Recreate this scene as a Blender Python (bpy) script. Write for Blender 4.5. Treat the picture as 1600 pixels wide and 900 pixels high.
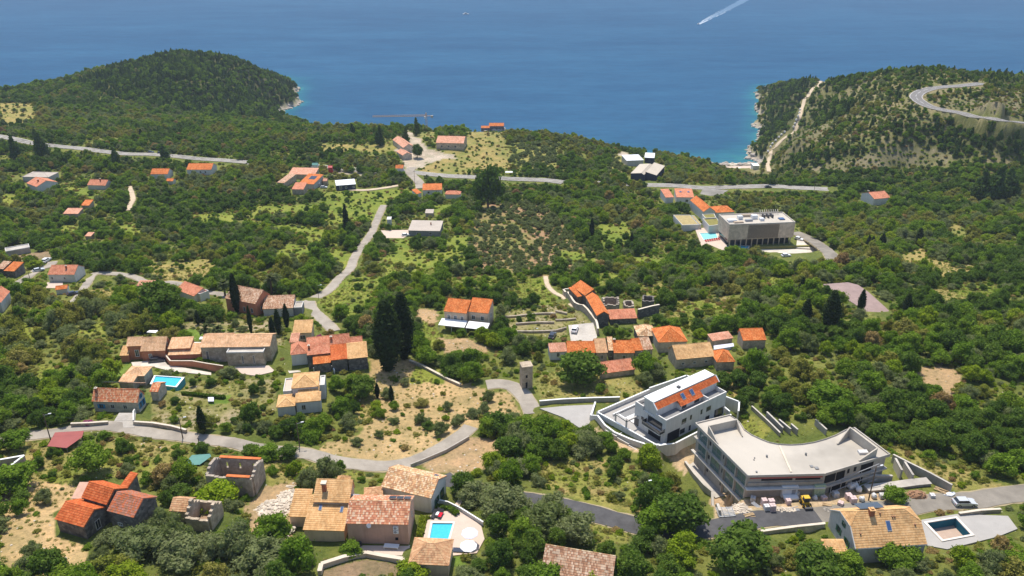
import bpy, bmesh, math, random
import numpy as np
from mathutils import Vector, Matrix
for o in list(bpy.data.objects): bpy.data.objects.remove(o)
random.seed(7); RNG = np.random.default_rng(7)
SC = bpy.context.scene; COL = SC.collection
R_ = math.radians
# ---------------------------------------------------------------- camera, sky, sun, exposure
CAM_Z, PITCH, FPX = 200.0, R_(24.5), 1244.0
cam_d = bpy.data.cameras.new('camera'); cam = bpy.data.objects.new('camera', cam_d); COL.objects.link(cam)
cam_d.sensor_width = 36.0; cam_d.lens = 36.0 * FPX / 1600.0; cam_d.clip_start = 1.0; cam_d.clip_end = 30000.0
cam.location = (0, 0, CAM_Z); cam.rotation_euler = (math.pi / 2 - PITCH, 0, 0); SC.camera = cam
SUN_EL, SUN_AZ = R_(67.0), R_(-14.0)          # azimuth from +y (seaward), negative is to the left
sun_dir = Vector((math.sin(SUN_AZ) * math.cos(SUN_EL), math.cos(SUN_AZ) * math.cos(SUN_EL), math.sin(SUN_EL)))
w = bpy.data.worlds.new('World'); SC.world = w; w.use_nodes = True
nt = w.node_tree; nt.nodes.clear()
sky = nt.nodes.new('ShaderNodeTexSky'); sky.sky_type = 'NISHITA'; sky.sun_disc = False
sky.sun_elevation = SUN_EL; sky.sun_rotation = SUN_AZ; sky.altitude = 200; sky.air_density = 1.0; sky.dust_density = 1.0; sky.ozone_density = 1.0
bg = nt.nodes.new('ShaderNodeBackground'); bg.inputs[1].default_value = 0.135
wo = nt.nodes.new('ShaderNodeOutputWorld'); nt.links.new(sky.outputs[0], bg.inputs[0]); nt.links.new(bg.outputs[0], wo.inputs[0])
sd = bpy.data.lights.new('sun', 'SUN'); sd.energy = 3.9; sd.angle = R_(0.5); sd.color = (1.0, 0.93, 0.82)
so = bpy.data.objects.new('sun', sd); COL.objects.link(so); so.rotation_euler = sun_dir.to_track_quat('Z', 'Y').to_euler()
so.location = (0, 0, 300)
vs = SC.view_settings; vs.view_transform = 'Standard'; vs.look = 'None'; vs.exposure = 0.46; vs.gamma = 1.0; vs.use_curve_mapping = False
SC.render.filter_size = 1.2
SC.cycles.max_bounces = 5; SC.cycles.diffuse_bounces = 3; SC.cycles.glossy_bounces = 2; SC.cycles.transmission_bounces = 2
SC.cycles.transparent_max_bounces = 4; SC.cycles.volume_bounces = 0; SC.cycles.use_fast_gi = False
# ---------------------------------------------------------------- camera geometry used to read places off the photograph (1600 x 900)
CP, SP = math.cos(PITCH), math.sin(PITCH)
def ray(px, py):
    u = (px - 800) / FPX; v = (450 - py) / FPX
    return np.array([u, CP + v * SP, -SP + v * CP])
def on_z(px, py, z):
    d = ray(px, py); t = (z - CAM_Z) / d[2]
    return np.array([d[0] * t, d[1] * t])
def proj(x, y, z):
    x = np.asarray(x, float); y = np.asarray(y, float); z = np.asarray(z, float) - CAM_Z
    c = y * CP - z * SP; up = y * SP + z * CP
    c = np.maximum(c, 1e-3)
    return 800 + FPX * x / c, 450 - FPX * up / c
# ---------------------------------------------------------------- terrain heights: a smooth surface through surveyed spots
ctl = []
def C(px, py, z): x, y = on_z(px, py, z); ctl.append((x, y, z))
for px in (-60, 250, 550, 800, 1050, 1350, 1660):
    lift = 0
    for py, z in ((900, 103.5), (800, 100), (700, 97), (600, 93), (500, 88), (450, 79), (400, 68)):
        C(px, py, z + (3 if px < 300 and py > 600 else 0) + (4 if px > 1300 and py < 620 else 0))
for px, py, z in ((-60, 350, 60), (250, 350, 60), (550, 350, 61), (800, 350, 61), (1050, 370, 60), (1200, 372, 60), (1400, 360, 62), (1660, 350, 66),
    (0, 290, 55), (250, 290, 55), (550, 300, 56), (800, 290, 54), (1050, 300, 54), (1300, 300, 54), (1600, 300, 60),
    (20, 218, 58), (200, 240, 55), (350, 250, 54), (500, 250, 52), (650, 262, 53), (800, 255, 51), (950, 268, 49), (1100, 283, 47), (1250, 276, 44), (1400, 275, 50), (1600, 265, 58),
    (0, 180, 54), (150, 195, 50), (300, 200, 48), (450, 212, 46), (560, 205, 48), (620, 203, 50), (700, 208, 53), (770, 204, 53), (840, 212, 49), (900, 220, 45), (1000, 242, 38), (1060, 254, 30),
    # ridge on the left that runs out to the headland
    (0, 146, 44), (60, 151, 40), (112, 148, 42), (160, 123, 50), (200, 150, 46), (200, 105, 57), (240, 91, 63), (285, 79, 67), (340, 90, 60), (400, 106, 46), (425, 116, 27), (440, 130, 7), (300, 120, 58), (380, 140, 36), (412, 160, 16), (340, 165, 35), (250, 165, 42),
    # hill on the right with the bending road
    (1300, 262, 52), (1350, 240, 63), (1400, 220, 72), (1300, 215, 66), (1240, 215, 50), (1215, 250, 20), (1250, 245, 38), (1440, 180, 84), (1440, 150, 90), (1520, 172, 86), (1600, 186, 82), (1500, 133, 94), (1540, 150, 99), (1590, 155, 100), (1350, 150, 80), (1400, 112, 92), (1340, 122, 82), (1290, 126, 68),
    (1480, 113, 92), (1560, 120, 90), (1640, 130, 88), (1500, 220, 70), (1600, 225, 70), (1238, 150, 34), (1222, 180, 16), (1242, 129, 34), (1262, 123, 44), (1222, 133, 16), (1150, 268, 5), (1175, 272, 8), (1200, 268, 12), (1096, 735, 94), (1085, 715, 92.5)):
    C(px, py, z)
# shoreline (z = 0) and sea bed
for px, py in ((450, 133), (446, 150), (434, 172), (422, 186), (1204, 136), (1204, 160), (1203, 185), (1202, 205), (1194, 225), (1184, 250)): C(px, py, 0.3)
for px, py in ((480, 130), (476, 160), (465, 190), (1170, 140), (1165, 180), (1150, 220)): C(px, py, -7)
W3 = [(-190, 830, -2), (-100, 790, -2), (0, 775, -3), (100, 765, -3), (160, 745, -3), (205, 725, -2), (240, 708, -2),
      (-190, 930, -18), (0, 900, -18), (120, 850, -18), (200, 800, -12), (0, 1100, -40), (-250, 1350, -40), (250, 1100, -40),
      (-330, 1260, -25), (-520, 1240, -20), (-800, 1150, -30), (-620, 1020, -8), (-760, 960, -8), (-900, 1000, -15), (-1100, 900, -5), (-430, 1160, 15), (-540, 1080, 8),
      (520, 1010, -8), (640, 970, -14), (760, 940, -14), (950, 940, -14), (420, 820, 20), (700, 820, 60), (500, 800, 60), (1100, 700, 70), (1100, 400, 75), (-1100, 600, 70), (-1100, 300, 80),
      (-500, 60, 112), (500, 60, 110), (0, 40, 106), (-900, 60, 112), (900, 60, 112), (600, 300, 84), (-600, 300, 84), (0, 1400, -60), (900, 1300, -60), (-900, 1400, -60)]
for px in (1120, 1148, 1176, 1202):          # the ground falls away to the cove behind the main road
    for y, z in ((512, 44), (540, 36), (570, 25), (610, 15), (655, 8)):
        ctl.append(((px - 800) / FPX * (y * CP + (CAM_Z - z) * SP), y, z + (2 if px < 1125 or px > 1200 else 0)))
ctl += W3
ctl = np.array(ctl)
GX0, GX1, GY0, GY1 = -900, 900, 20, 1400
def tps():
    P = ctl[:, :2]; n = len(P)
    d = np.sqrt(((P[:, None] - P[None]) ** 2).sum(-1)); K = d + 0.0
    A = np.zeros((n + 3, n + 3)); A[:n, :n] = K - 2.0 * np.eye(n) ; A[:n, n] = 1; A[:n, n + 1:] = P; A[n, :n] = 1; A[n + 1:, :n] = P.T
    b = np.zeros(n + 3); b[:n] = ctl[:, 2]
    s = np.linalg.solve(A, b)
    xs = np.arange(GX0, GX1 + 1, 10.0); ys = np.arange(GY0, GY1 + 1, 10.0)
    X, Y = np.meshgrid(xs, ys); Q = np.stack([X.ravel(), Y.ravel()], 1)
    D = np.sqrt(((Q[:, None] - P[None]) ** 2).sum(-1))
    Z = D @ s[:n] + s[n] + Q @ s[n + 1:]
    return Z.reshape(X.shape)
def upsample(Z, k):
    # separable Catmull-Rom style upsampling along both axes
    def up(a):
        n = a.shape[0]; m = (n - 1) * k + 1
        t = np.arange(m) / k; i = np.minimum(t.astype(int), n - 2); f = (t - i)[:, None]
        g = lambda j: a[np.clip(j, 0, n - 1)]
        p0, p1, p2, p3 = g(i - 1), g(i), g(i + 1), g(i + 2)
        return p1 + 0.5 * f * (p2 - p0 + f * (2 * p0 - 5 * p1 + 4 * p2 - p3 + f * (3 * (p1 - p2) + p3 - p0)))
    return up(up(Z).T).T
def vnoise(shape, cell, rng):
    h, w_ = shape; gh, gw = int(h / cell) + 4, int(w_ / cell) + 4
    g = rng.random((gh, gw)) * 2 - 1
    y = np.arange(h) / cell; x = np.arange(w_) / cell
    yi, xi = y.astype(int), x.astype(int); fy, fx = y - yi, x - xi
    fy = fy * fy * (3 - 2 * fy); fx = fx * fx * (3 - 2 * fx)
    a = g[yi][:, xi]; b = g[yi][:, xi + 1]; c = g[yi + 1][:, xi]; d = g[yi + 1][:, xi + 1]
    return (a * (1 - fx) + b * fx) * (1 - fy[:, None]) + (c * (1 - fx) + d * fx) * fy[:, None]
TZ = upsample(tps(), 10)
n1, n2, n3, n4 = (vnoise(TZ.shape, c, RNG) for c in (60, 24, 9, 4))
land = np.clip(TZ / 12.0, 0, 1)
far = np.clip((np.arange(GY0, GY1 + 1)[:, None] - 520) / 200.0, 0.25, 1)
TZ = TZ + land * (n1 * 2.2 * far + n2 * 1.3 * far + n3 * 0.45) + np.clip(1 - np.abs(TZ) / 8, 0, 1) * (n3 * 1.6 + n4 * 1.2)
TZ = np.where(TZ > 0, TZ + 3.5 * np.clip(TZ / 1.5, 0, 1) * np.clip(1 - (TZ - 1.5) / 25, 0, 1), TZ)   # low rocky cliff at the waterline
def hz(x, y):
    x = np.asarray(x, float); y = np.asarray(y, float)
    fx = np.clip(x - GX0, 0, TZ.shape[1] - 1.001); fy = np.clip(y - GY0, 0, TZ.shape[0] - 1.001)
    i = fx.astype(int); j = fy.astype(int); a = fx - i; b = fy - j
    return (TZ[j, i] * (1 - a) + TZ[j, i + 1] * a) * (1 - b) + (TZ[j + 1, i] * (1 - a) + TZ[j + 1, i + 1] * a) * b
def hit(px, py, tmin=60, tmax=1900):
    d = ray(px, py)
    t = np.concatenate([np.arange(tmin, 500, 1.0), np.arange(500, tmax, 2.0)])
    x, y, z = d[0] * t, d[1] * t, CAM_Z + d[2] * t
    g = np.maximum(hz(x, y), 0.0)
    k = np.argmax(z <= g)
    if z[k] > g[k]: k = len(t) - 1
    if k > 0:
        a0, a1 = z[k - 1] - g[k - 1], z[k] - g[k]
        f = a0 / (a0 - a1) if a0 != a1 else 0
        tt = t[k - 1] + (t[k] - t[k - 1]) * f
    else: tt = t[0]
    return np.array([d[0] * tt, d[1] * tt, CAM_Z + d[2] * tt])
# ---------------------------------------------------------------- working masks in the photograph's own grid
def inpoly(X, Y, poly):
    r = np.zeros(np.shape(X), bool); n = len(poly)
    for i in range(n):
        x0, y0 = poly[i]; x1, y1 = poly[(i + 1) % n]
        if y0 == y1: continue
        c = ((Y >= min(y0, y1)) & (Y < max(y0, y1)))
        r ^= c & (X < x0 + (Y - y0) * (x1 - x0) / (y1 - y0))
    return r
KEEP = np.zeros((450, 800), bool)
def paint(mask, poly, val, s=1.0):
    P = np.array(poly, float) * s; h, w_ = mask.shape
    x0, x1 = max(0, int(P[:, 0].min()) - 1), min(w_, int(P[:, 0].max()) + 2); y0, y1 = max(0, int(P[:, 1].min()) - 1), min(h, int(P[:, 1].max()) + 2)
    if x1 <= x0 or y1 <= y0: return
    X, Y = np.meshgrid(np.arange(x0, x1) + .5, np.arange(y0, y1) + .5)
    mask[y0:y1, x0:x1][inpoly(X, Y, P)] = val
def hull(pts):
    pts = sorted(set((float(a), float(b)) for a, b in pts))
    def half(ps):
        o = []
        for p in ps:
            while len(o) > 1 and (o[-1][0] - o[-2][0]) * (p[1] - o[-2][1]) - (o[-1][1] - o[-2][1]) * (p[0] - o[-2][0]) <= 0: o.pop()
            o.append(p)
        return o[:-1]
    return half(pts) + half(pts[::-1])
def keep(poly): paint(KEEP, poly, True, 0.5)
OCC = np.zeros(TZ.shape, bool)                      # ground taken by buildings, roads, paving
def dist_poly(X, Y, poly):
    d = np.full(X.shape, 1e9); n = len(poly)
    for i in range(n):
        a = np.array(poly[i]); b = np.array(poly[(i + 1) % n]); ab = b - a; L = max(ab @ ab, 1e-9)
        t = np.clip(((X - a[0]) * ab[0] + (Y - a[1]) * ab[1]) / L, 0, 1)
        d = np.minimum(d, np.hypot(X - a[0] - t * ab[0], Y - a[1] - t * ab[1]))
    d[inpoly(X, Y, poly)] = 0
    return d
def stamp(poly, z, margin=0.8, blend=3.0, occ=1.2):
    P = np.array(poly); m = margin + blend + 1
    i0, i1 = max(0, int(P[:, 0].min() - m - GX0)), int(P[:, 0].max() + m - GX0) + 2
    j0, j1 = max(0, int(P[:, 1].min() - m - GY0)), int(P[:, 1].max() + m - GY0) + 2
    X, Y = np.meshgrid(np.arange(i0, i1) + GX0, np.arange(j0, j1) + GY0)
    d = dist_poly(X.astype(float), Y.astype(float), P)
    w_ = 1 - np.clip((d - margin) / blend, 0, 1); w_ = w_ * w_ * (3 - 2 * w_)
    T = TZ[j0:j1, i0:i1]; T[...] = T * (1 - w_) + z * w_
    if occ is not None: OCC[j0:j1, i0:i1] |= d < occ
# ---------------------------------------------------------------- materials
MATS = {}
def nmat(name):
    m = bpy.data.materials.new(name); m.use_nodes = True; n = m.node_tree; n.nodes.clear()
    o = n.nodes.new('ShaderNodeOutputMaterial'); b = n.nodes.new('ShaderNodeBsdfPrincipled'); n.links.new(b.outputs[0], o.inputs[0])
    b.inputs['Roughness'].default_value = 0.85; b.inputs['Specular IOR Level'].default_value = 0.12
    return m, n, b
def N(n, t, **k):
    x = n.nodes.new(t)
    for a, v in k.items(): setattr(x, a, v)
    return x
def ramp(n, stops, fac, interp='LINEAR'):
    r = n.nodes.new('ShaderNodeValToRGB'); r.color_ramp.interpolation = interp
    e = r.color_ramp.elements
    while len(e) < len(stops): e.new(0.5)
    for i, (p, c) in enumerate(stops): e[i].position = p; e[i].color = (*c, 1) if len(c) == 3 else c
    n.links.new(fac, r.inputs[0]); return r
def mixc(n, f, a, b, mode='MIX'):
    m = n.nodes.new('ShaderNodeMix'); m.data_type = 'RGBA'; m.blend_type = mode
    for s, v in ((0, f), (6, a), (7, b)):
        if isinstance(v, bpy.types.NodeSocket): n.links.new(v, m.inputs[s])
        elif s == 0: m.inputs[0].default_value = v
        else: m.inputs[s].default_value = (*v, 1)
    return m.outputs[2]
def math_(n, op, a, b=None):
    m = n.nodes.new('ShaderNodeMath'); m.operation = op
    for i, v in enumerate((a, b)):
        if v is None: continue
        if isinstance(v, bpy.types.NodeSocket): n.links.new(v, m.inputs[i])
        else: m.inputs[i].default_value = v
    return m.outputs[0]
def noise(n, scale, detail=3, vec=None, rough=0.6):
    x = n.nodes.new('ShaderNodeTexNoise'); x.inputs['Scale'].default_value = scale; x.inputs['Detail'].default_value = detail; x.inputs['Roughness'].default_value = rough
    if vec is not None: n.links.new(vec, x.inputs['Vector'])
    return x.outputs[0]
def gpos(n): return n.nodes.new('ShaderNodeNewGeometry').outputs['Position']
def bump(n, b, h, strength=0.4, dist=0.1):
    x = n.nodes.new('ShaderNodeBump'); x.inputs['Strength'].default_value = strength; x.inputs['Distance'].default_value = dist
    n.links.new(h, x.inputs['Height']); n.links.new(x.outputs[0], b.inputs['Normal'])
def dk(c, f): return tuple(min(1.0, v * f) for v in c)
def m_plain(name, c, var=0.18, scale=0.8, rough=0.85, spec=0.12, metal=0.0, bmp=0.15, stain=None):
    if name in MATS: return MATS[name]
    m, n, b = nmat(name); g = gpos(n)
    f = noise(n, scale, 5, g, 0.7)
    r = ramp(n, [(0.25, dk(c, 1 - var)), (0.75, dk(c, 1 + var))], f)
    col = r.outputs[0]
    if stain:
        f2 = noise(n, scale * 0.35, 4, g); r2 = ramp(n, [(0.5, (0, 0, 0)), (0.72, (1, 1, 1))], f2)
        col = mixc(n, r2.outputs[0], col, stain)
    if name.startswith(('plaster', 'concrete', 'wall_block')):
        mp = N(n, 'ShaderNodeMapping'); mp.inputs['Scale'].default_value = (1.6, 1.6, .12); n.links.new(g, mp.inputs[0])
        rs = ramp(n, [(0.32, (.87, .86, .84)), (0.55, (1, 1, 1))], noise(n, 1.0, 5, mp.outputs[0], .7)); col = mixc(n, 1.0, col, rs.outputs[0], 'MULTIPLY')
    n.links.new(col, b.inputs['Base Color'])
    b.inputs['Roughness'].default_value = rough; b.inputs['Specular IOR Level'].default_value = spec; b.inputs['Metallic'].default_value = metal
    if bmp: bump(n, b, noise(n, scale * 6, 3, g), bmp, 0.05)
    MATS[name] = m; return m
def m_tile(name, cols, tw=0.26, tl=0.40, groove=True):
    # clay roof tiles: every tile gets its own tone from the palette, weathering on top
    if name in MATS: return MATS[name]
    m, n, b = nmat(name)
    uv = N(n, 'ShaderNodeUVMap').outputs[0]; s = N(n, 'ShaderNodeSeparateXYZ'); n.links.new(uv, s.inputs[0])
    cu = math_(n, 'DIVIDE', s.outputs[0], tw); cv = math_(n, 'DIVIDE', s.outputs[1], tl)
    fu = math_(n, 'FLOOR', cu); fv = math_(n, 'FLOOR', cv)
    c = N(n, 'ShaderNodeCombineXYZ'); n.links.new(fu, c.inputs[0]); n.links.new(fv, c.inputs[1])
    wn = N(n, 'ShaderNodeTexWhiteNoise'); wn.noise_dimensions = '3D'; n.links.new(c.outputs[0], wn.inputs['Vector'])
    k = len(cols); r = ramp(n, [(i / k, col) for i, col in enumerate(cols)], wn.outputs[0], 'CONSTANT')
    g = gpos(n); f = noise(n, 0.5, 5, g, 0.7)
    r2 = ramp(n, [(0.3, (0.66, 0.66, 0.68)), (0.5, (.98, .98, .98)), (0.72, (1.16, 1.2, 1.3))], f)
    col = mixc(n, 1.0, r.outputs[0], r2.outputs[0], 'MULTIPLY')
    n.links.new(col, b.inputs['Base Color'])
    wu = math_(n, 'SINE', math_(n, 'MULTIPLY', cu, 2 * math.pi)); wv = math_(n, 'FRACT', cv)
    h = math_(n, 'ADD', math_(n, 'MULTIPLY', wu, 0.5), math_(n, 'MULTIPLY', wv, -0.5))
    bump(n, b, h, 0.6, 0.05)
    b.inputs['Roughness'].default_value = 0.8
    MATS[name] = m; return m
def m_stone(name, c1, c2, mortar, sc=2.2):
    if name in MATS: return MATS[name]
    m, n, b = nmat(name); g = gpos(n)
    v = N(n, 'ShaderNodeTexVoronoi'); v.inputs['Scale'].default_value = sc; n.links.new(g, v.inputs['Vector'])
    e = N(n, 'ShaderNodeTexVoronoi'); e.feature = 'DISTANCE_TO_EDGE'; e.inputs['Scale'].default_value = sc; n.links.new(g, e.inputs['Vector'])
    sp = N(n, 'ShaderNodeSeparateXYZ'); n.links.new(v.outputs['Color'], sp.inputs[0])
    r = ramp(n, [(0, c1), (1, c2)], sp.outputs[0])
    er = ramp(n, [(0.0, (0, 0, 0)), (0.08, (1, 1, 1))], e.outputs['Distance'])
    col = mixc(n, er.outputs[0], mortar, r.outputs[0])
    f = ramp(n, [(0.3, (0.75, 0.73, 0.7)), (0.7, (1.15, 1.13, 1.1))], noise(n, 0.7, 4, g))
    n.links.new(mixc(n, 1.0, col, f.outputs[0], 'MULTIPLY'), b.inputs['Base Color'])
    bump(n, b, er.outputs[0], 0.5, 0.04); b.inputs['Roughness'].default_value = 0.9
    MATS[name] = m; return m
def m_glass(name, c, rough=0.08):
    if name in MATS: return MATS[name]
    m, n, b = nmat(name); b.inputs['Base Color'].default_value = (*c, 1); b.inputs['Roughness'].default_value = rough; b.inputs['Specular IOR Level'].default_value = 0.6
    MATS[name] = m; return m
def m_leaf(name, cols, spread=0.3):
    # foliage: tone varies from plant to plant and from leaf clump to leaf clump, leaves let some light through
    if name in MATS: return MATS[name]
    m, n, b = nmat(name)
    oi = N(n, 'ShaderNodeObjectInfo')
    r = ramp(n, [(i / (len(cols) - 1), c) for i, c in enumerate(cols)], oi.outputs['Random'])
    tc = N(n, 'ShaderNodeTexCoord')
    f = noise(n, 2.2, 3, tc.outputs['Object'])
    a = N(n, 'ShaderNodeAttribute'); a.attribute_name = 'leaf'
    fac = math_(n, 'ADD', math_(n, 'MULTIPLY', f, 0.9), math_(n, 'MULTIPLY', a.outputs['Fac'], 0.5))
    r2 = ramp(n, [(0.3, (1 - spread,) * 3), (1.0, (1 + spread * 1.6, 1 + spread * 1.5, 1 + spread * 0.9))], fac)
    col = mixc(n, 1.0, r.outputs[0], r2.outputs[0], 'MULTIPLY')
    n.links.new(col, b.inputs['Base Color']); b.inputs['Roughness'].default_value = 0.7; b.inputs['Specular IOR Level'].default_value = 0.06
    t = N(n, 'ShaderNodeBsdfTranslucent'); n.links.new(mixc(n, 1.0, col, (1.1, 1.25, 0.6), 'MULTIPLY'), t.inputs[0])
    ms = N(n, 'ShaderNodeMixShader'); ms.inputs[0].default_value = 0.38
    n.links.new(b.outputs[0], ms.inputs[1]); n.links.new(t.outputs[0], ms.inputs[2])
    o = [x for x in n.nodes if x.type == 'OUTPUT_MATERIAL'][0]; n.links.new(ms.outputs[0], o.inputs[0])
    MATS[name] = m; return m
# ---------------------------------------------------------------- mesh builder
class MB:
    def __init__(s): s.v = []; s.f = []; s.m = []; s.uv = {}
    def add(s, vs, fs, m=0):
        o = len(s.v); s.v += [tuple(map(float, p)) for p in vs]
        for f in fs: s.f.append(tuple(i + o for i in f)); s.m.append(m)
        return s
    def box(s, x0, x1, y0, y1, z0, z1, m=0):
        return s.add([(x0, y0, z0), (x1, y0, z0), (x1, y1, z0), (x0, y1, z0), (x0, y0, z1), (x1, y0, z1), (x1, y1, z1), (x0, y1, z1)],
                     [(3, 2, 1, 0), (4, 5, 6, 7), (0, 1, 5, 4), (1, 2, 6, 5), (2, 3, 7, 6), (3, 0, 4, 7)], m)
    def obox(s, c, ax, L, W, z0, z1, m=0):      # box centred on c (x, y), long axis direction ax
        u = np.array(ax[:2], float); u /= np.linalg.norm(u); v = np.array([-u[1], u[0]]); c = np.array(c[:2], float)
        p = [c - u * L / 2 - v * W / 2, c + u * L / 2 - v * W / 2, c + u * L / 2 + v * W / 2, c - u * L / 2 + v * W / 2]
        return s.prism(p, z0, z1, m)
    def prism(s, poly, z0, z1, m=0):
        P = [tuple(p[:2]) for p in poly]
        if sum(P[i][0] * P[(i + 1) % len(P)][1] - P[(i + 1) % len(P)][0] * P[i][1] for i in range(len(P))) < 0: P = P[::-1]
        n = len(P); zb = z0 if hasattr(z0, '__len__') else [z0] * n; zt = z1 if hasattr(z1, '__len__') else [z1] * n
        return s.add([(*P[i], zb[i]) for i in range(n)] + [(*P[i], zt[i]) for i in range(n)],
                     [tuple(range(n))[::-1], tuple(range(n, 2 * n))] + [(i, (i + 1) % n, n + (i + 1) % n, n + i) for i in range(n)], m)
    def tube(s, a, b, r0, r1=None, n=6, m=0):
        a = Vector(a); b = Vector(b); r1 = r0 if r1 is None else r1
        q = (b - a).to_track_quat('Z', 'Y'); vs = []
        for c, r in ((a, r0), (b, r1)):
            for i in range(n):
                t = 2 * math.pi * i / n; vs.append(c + q @ Vector((r * math.cos(t), r * math.sin(t), 0)))
        return s.add(vs, [tuple(range(n))[::-1], tuple(range(n, 2 * n))] + [(i, (i + 1) % n, n + (i + 1) % n, n + i) for i in range(n)], m)
    def bar(s, a, b, w_, h, m=0):               # square bar between two points
        a = Vector(a); b = Vector(b); q = (b - a).to_track_quat('Z', 'Y'); vs = []
        for c in (a, b):
            for x, y in ((-1, -1), (1, -1), (1, 1), (-1, 1)): vs.append(c + q @ Vector((x * w_ / 2, y * h / 2, 0)))
        return s.add(vs, [(3, 2, 1, 0), (4, 5, 6, 7), (0, 1, 5, 4), (1, 2, 6, 5), (2, 3, 7, 6), (3, 0, 4, 7)], m)
    def blob(s, c, r, seed=0, amp=0.25, m=0, sub=1):
        bm = bmesh.new(); bmesh.ops.create_icosphere(bm, subdivisions=sub, radius=1.0); rr = random.Random(seed)
        vs = [(c[0] + v.co.x * r[0] * (1 + rr.uniform(-amp, amp)), c[1] + v.co.y * r[1] * (1 + rr.uniform(-amp, amp)), c[2] + v.co.z * r[2] * (1 + rr.uniform(-amp, amp))) for v in bm.verts]
        fs = [tuple(v.index for v in f.verts) for f in bm.faces]; bm.free()
        return s.add(vs, fs, m)
    def build(s, name, mats, parent=None, smooth=False, **k):
        me = bpy.data.meshes.new(name); me.from_pydata(s.v, [], s.f)
        for x in (mats if isinstance(mats, (list, tuple)) else [mats]): me.materials.append(x)
        if len(me.materials) > 1: me.polygons.foreach_set('material_index', s.m)
        if s.uv:
            L = me.uv_layers.new(name='UVMap'); buf = np.zeros((len(me.loops), 2), np.float32); li = 0
            for i, f in enumerate(s.f):
                if i in s.uv: buf[li:li + len(f)] = s.uv[i]
                li += len(f)
            L.data.foreach_set('uv', buf.ravel())
        if smooth: me.polygons.foreach_set('use_smooth', [True] * len(me.polygons))
        me.update(); o = bpy.data.objects.new(name, me); COL.objects.link(o)
        if parent is not None: o.parent = parent
        tag(o, **k); return o
def tag(o, label=None, cat=None, group=None, kind=None):
    if label: o['label'] = label
    if cat: o['category'] = cat
    if group: o['group'] = group
    if kind: o['kind'] = kind
    return o
LANDMARKS = []
def empty(name, loc, rz=0, label=None, cat=None, group=None, mark=None):
    o = bpy.data.objects.new(name, None); COL.objects.link(o); o.location = loc; o.rotation_euler = (0, 0, rz); o.empty_display_size = 0.5
    tag(o, label, cat, group)
    if mark: LANDMARKS.append((mark, *proj(loc[0], loc[1], loc[2] + 1.5)))
    return o
def copy_tree(o, parent=None):
    kids = list(o.children); c = o.copy(); COL.objects.link(c)
    if parent is not None: c.parent = parent
    for k in kids: copy_tree(k, c)
    return c
# ---------------------------------------------------------------- frames: a local system lined up with a wall seen in the photograph
class Frame:
    def __init__(s, A, B, h, z0):
        a = on_z(*A, z0 + h); b = on_z(*B, z0 + h); s.a = a; s.z0 = z0; s.W = float(np.linalg.norm(b - a)); s.u = (b - a) / s.W; s.v = np.array([-s.u[1], s.u[0]])
        s.rz = math.atan2(s.u[1], s.u[0])
    def loc(s, px, py, h): p = on_z(px, py, s.z0 + h) - s.a; return float(p @ s.u), float(p @ s.v)
    def P(s, pts, h): return [s.loc(*p, h) for p in pts]
    def wall(s, px, py, y=0.0):     # where the sight line meets the wall plane local y = const -> (x, z)
        d = ray(px, py); o = -s.a; t = (y - o @ s.v) / (d[:2] @ s.v); p = o + d[:2] * t
        return float(p @ s.u), float(CAM_Z + d[2] * t - s.z0)
    def sidewall(s, px, py, x=0.0):
        d = ray(px, py); o = -s.a; t = (x - o @ s.u) / (d[:2] @ s.u); p = o + d[:2] * t
        return float(p @ s.v), float(CAM_Z + d[2] * t - s.z0)
    def world(s, x, y): return s.a + s.u * x + s.v * y
    def root(s, name, **k): return empty(name, (s.a[0], s.a[1], s.z0), s.rz, **k)
    def keep(s, pts3):
        w3 = [(*s.world(x, y), s.z0 + z) for x, y, z in pts3]; q = [proj(*p) for p in w3]; keep(hull(q))
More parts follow.
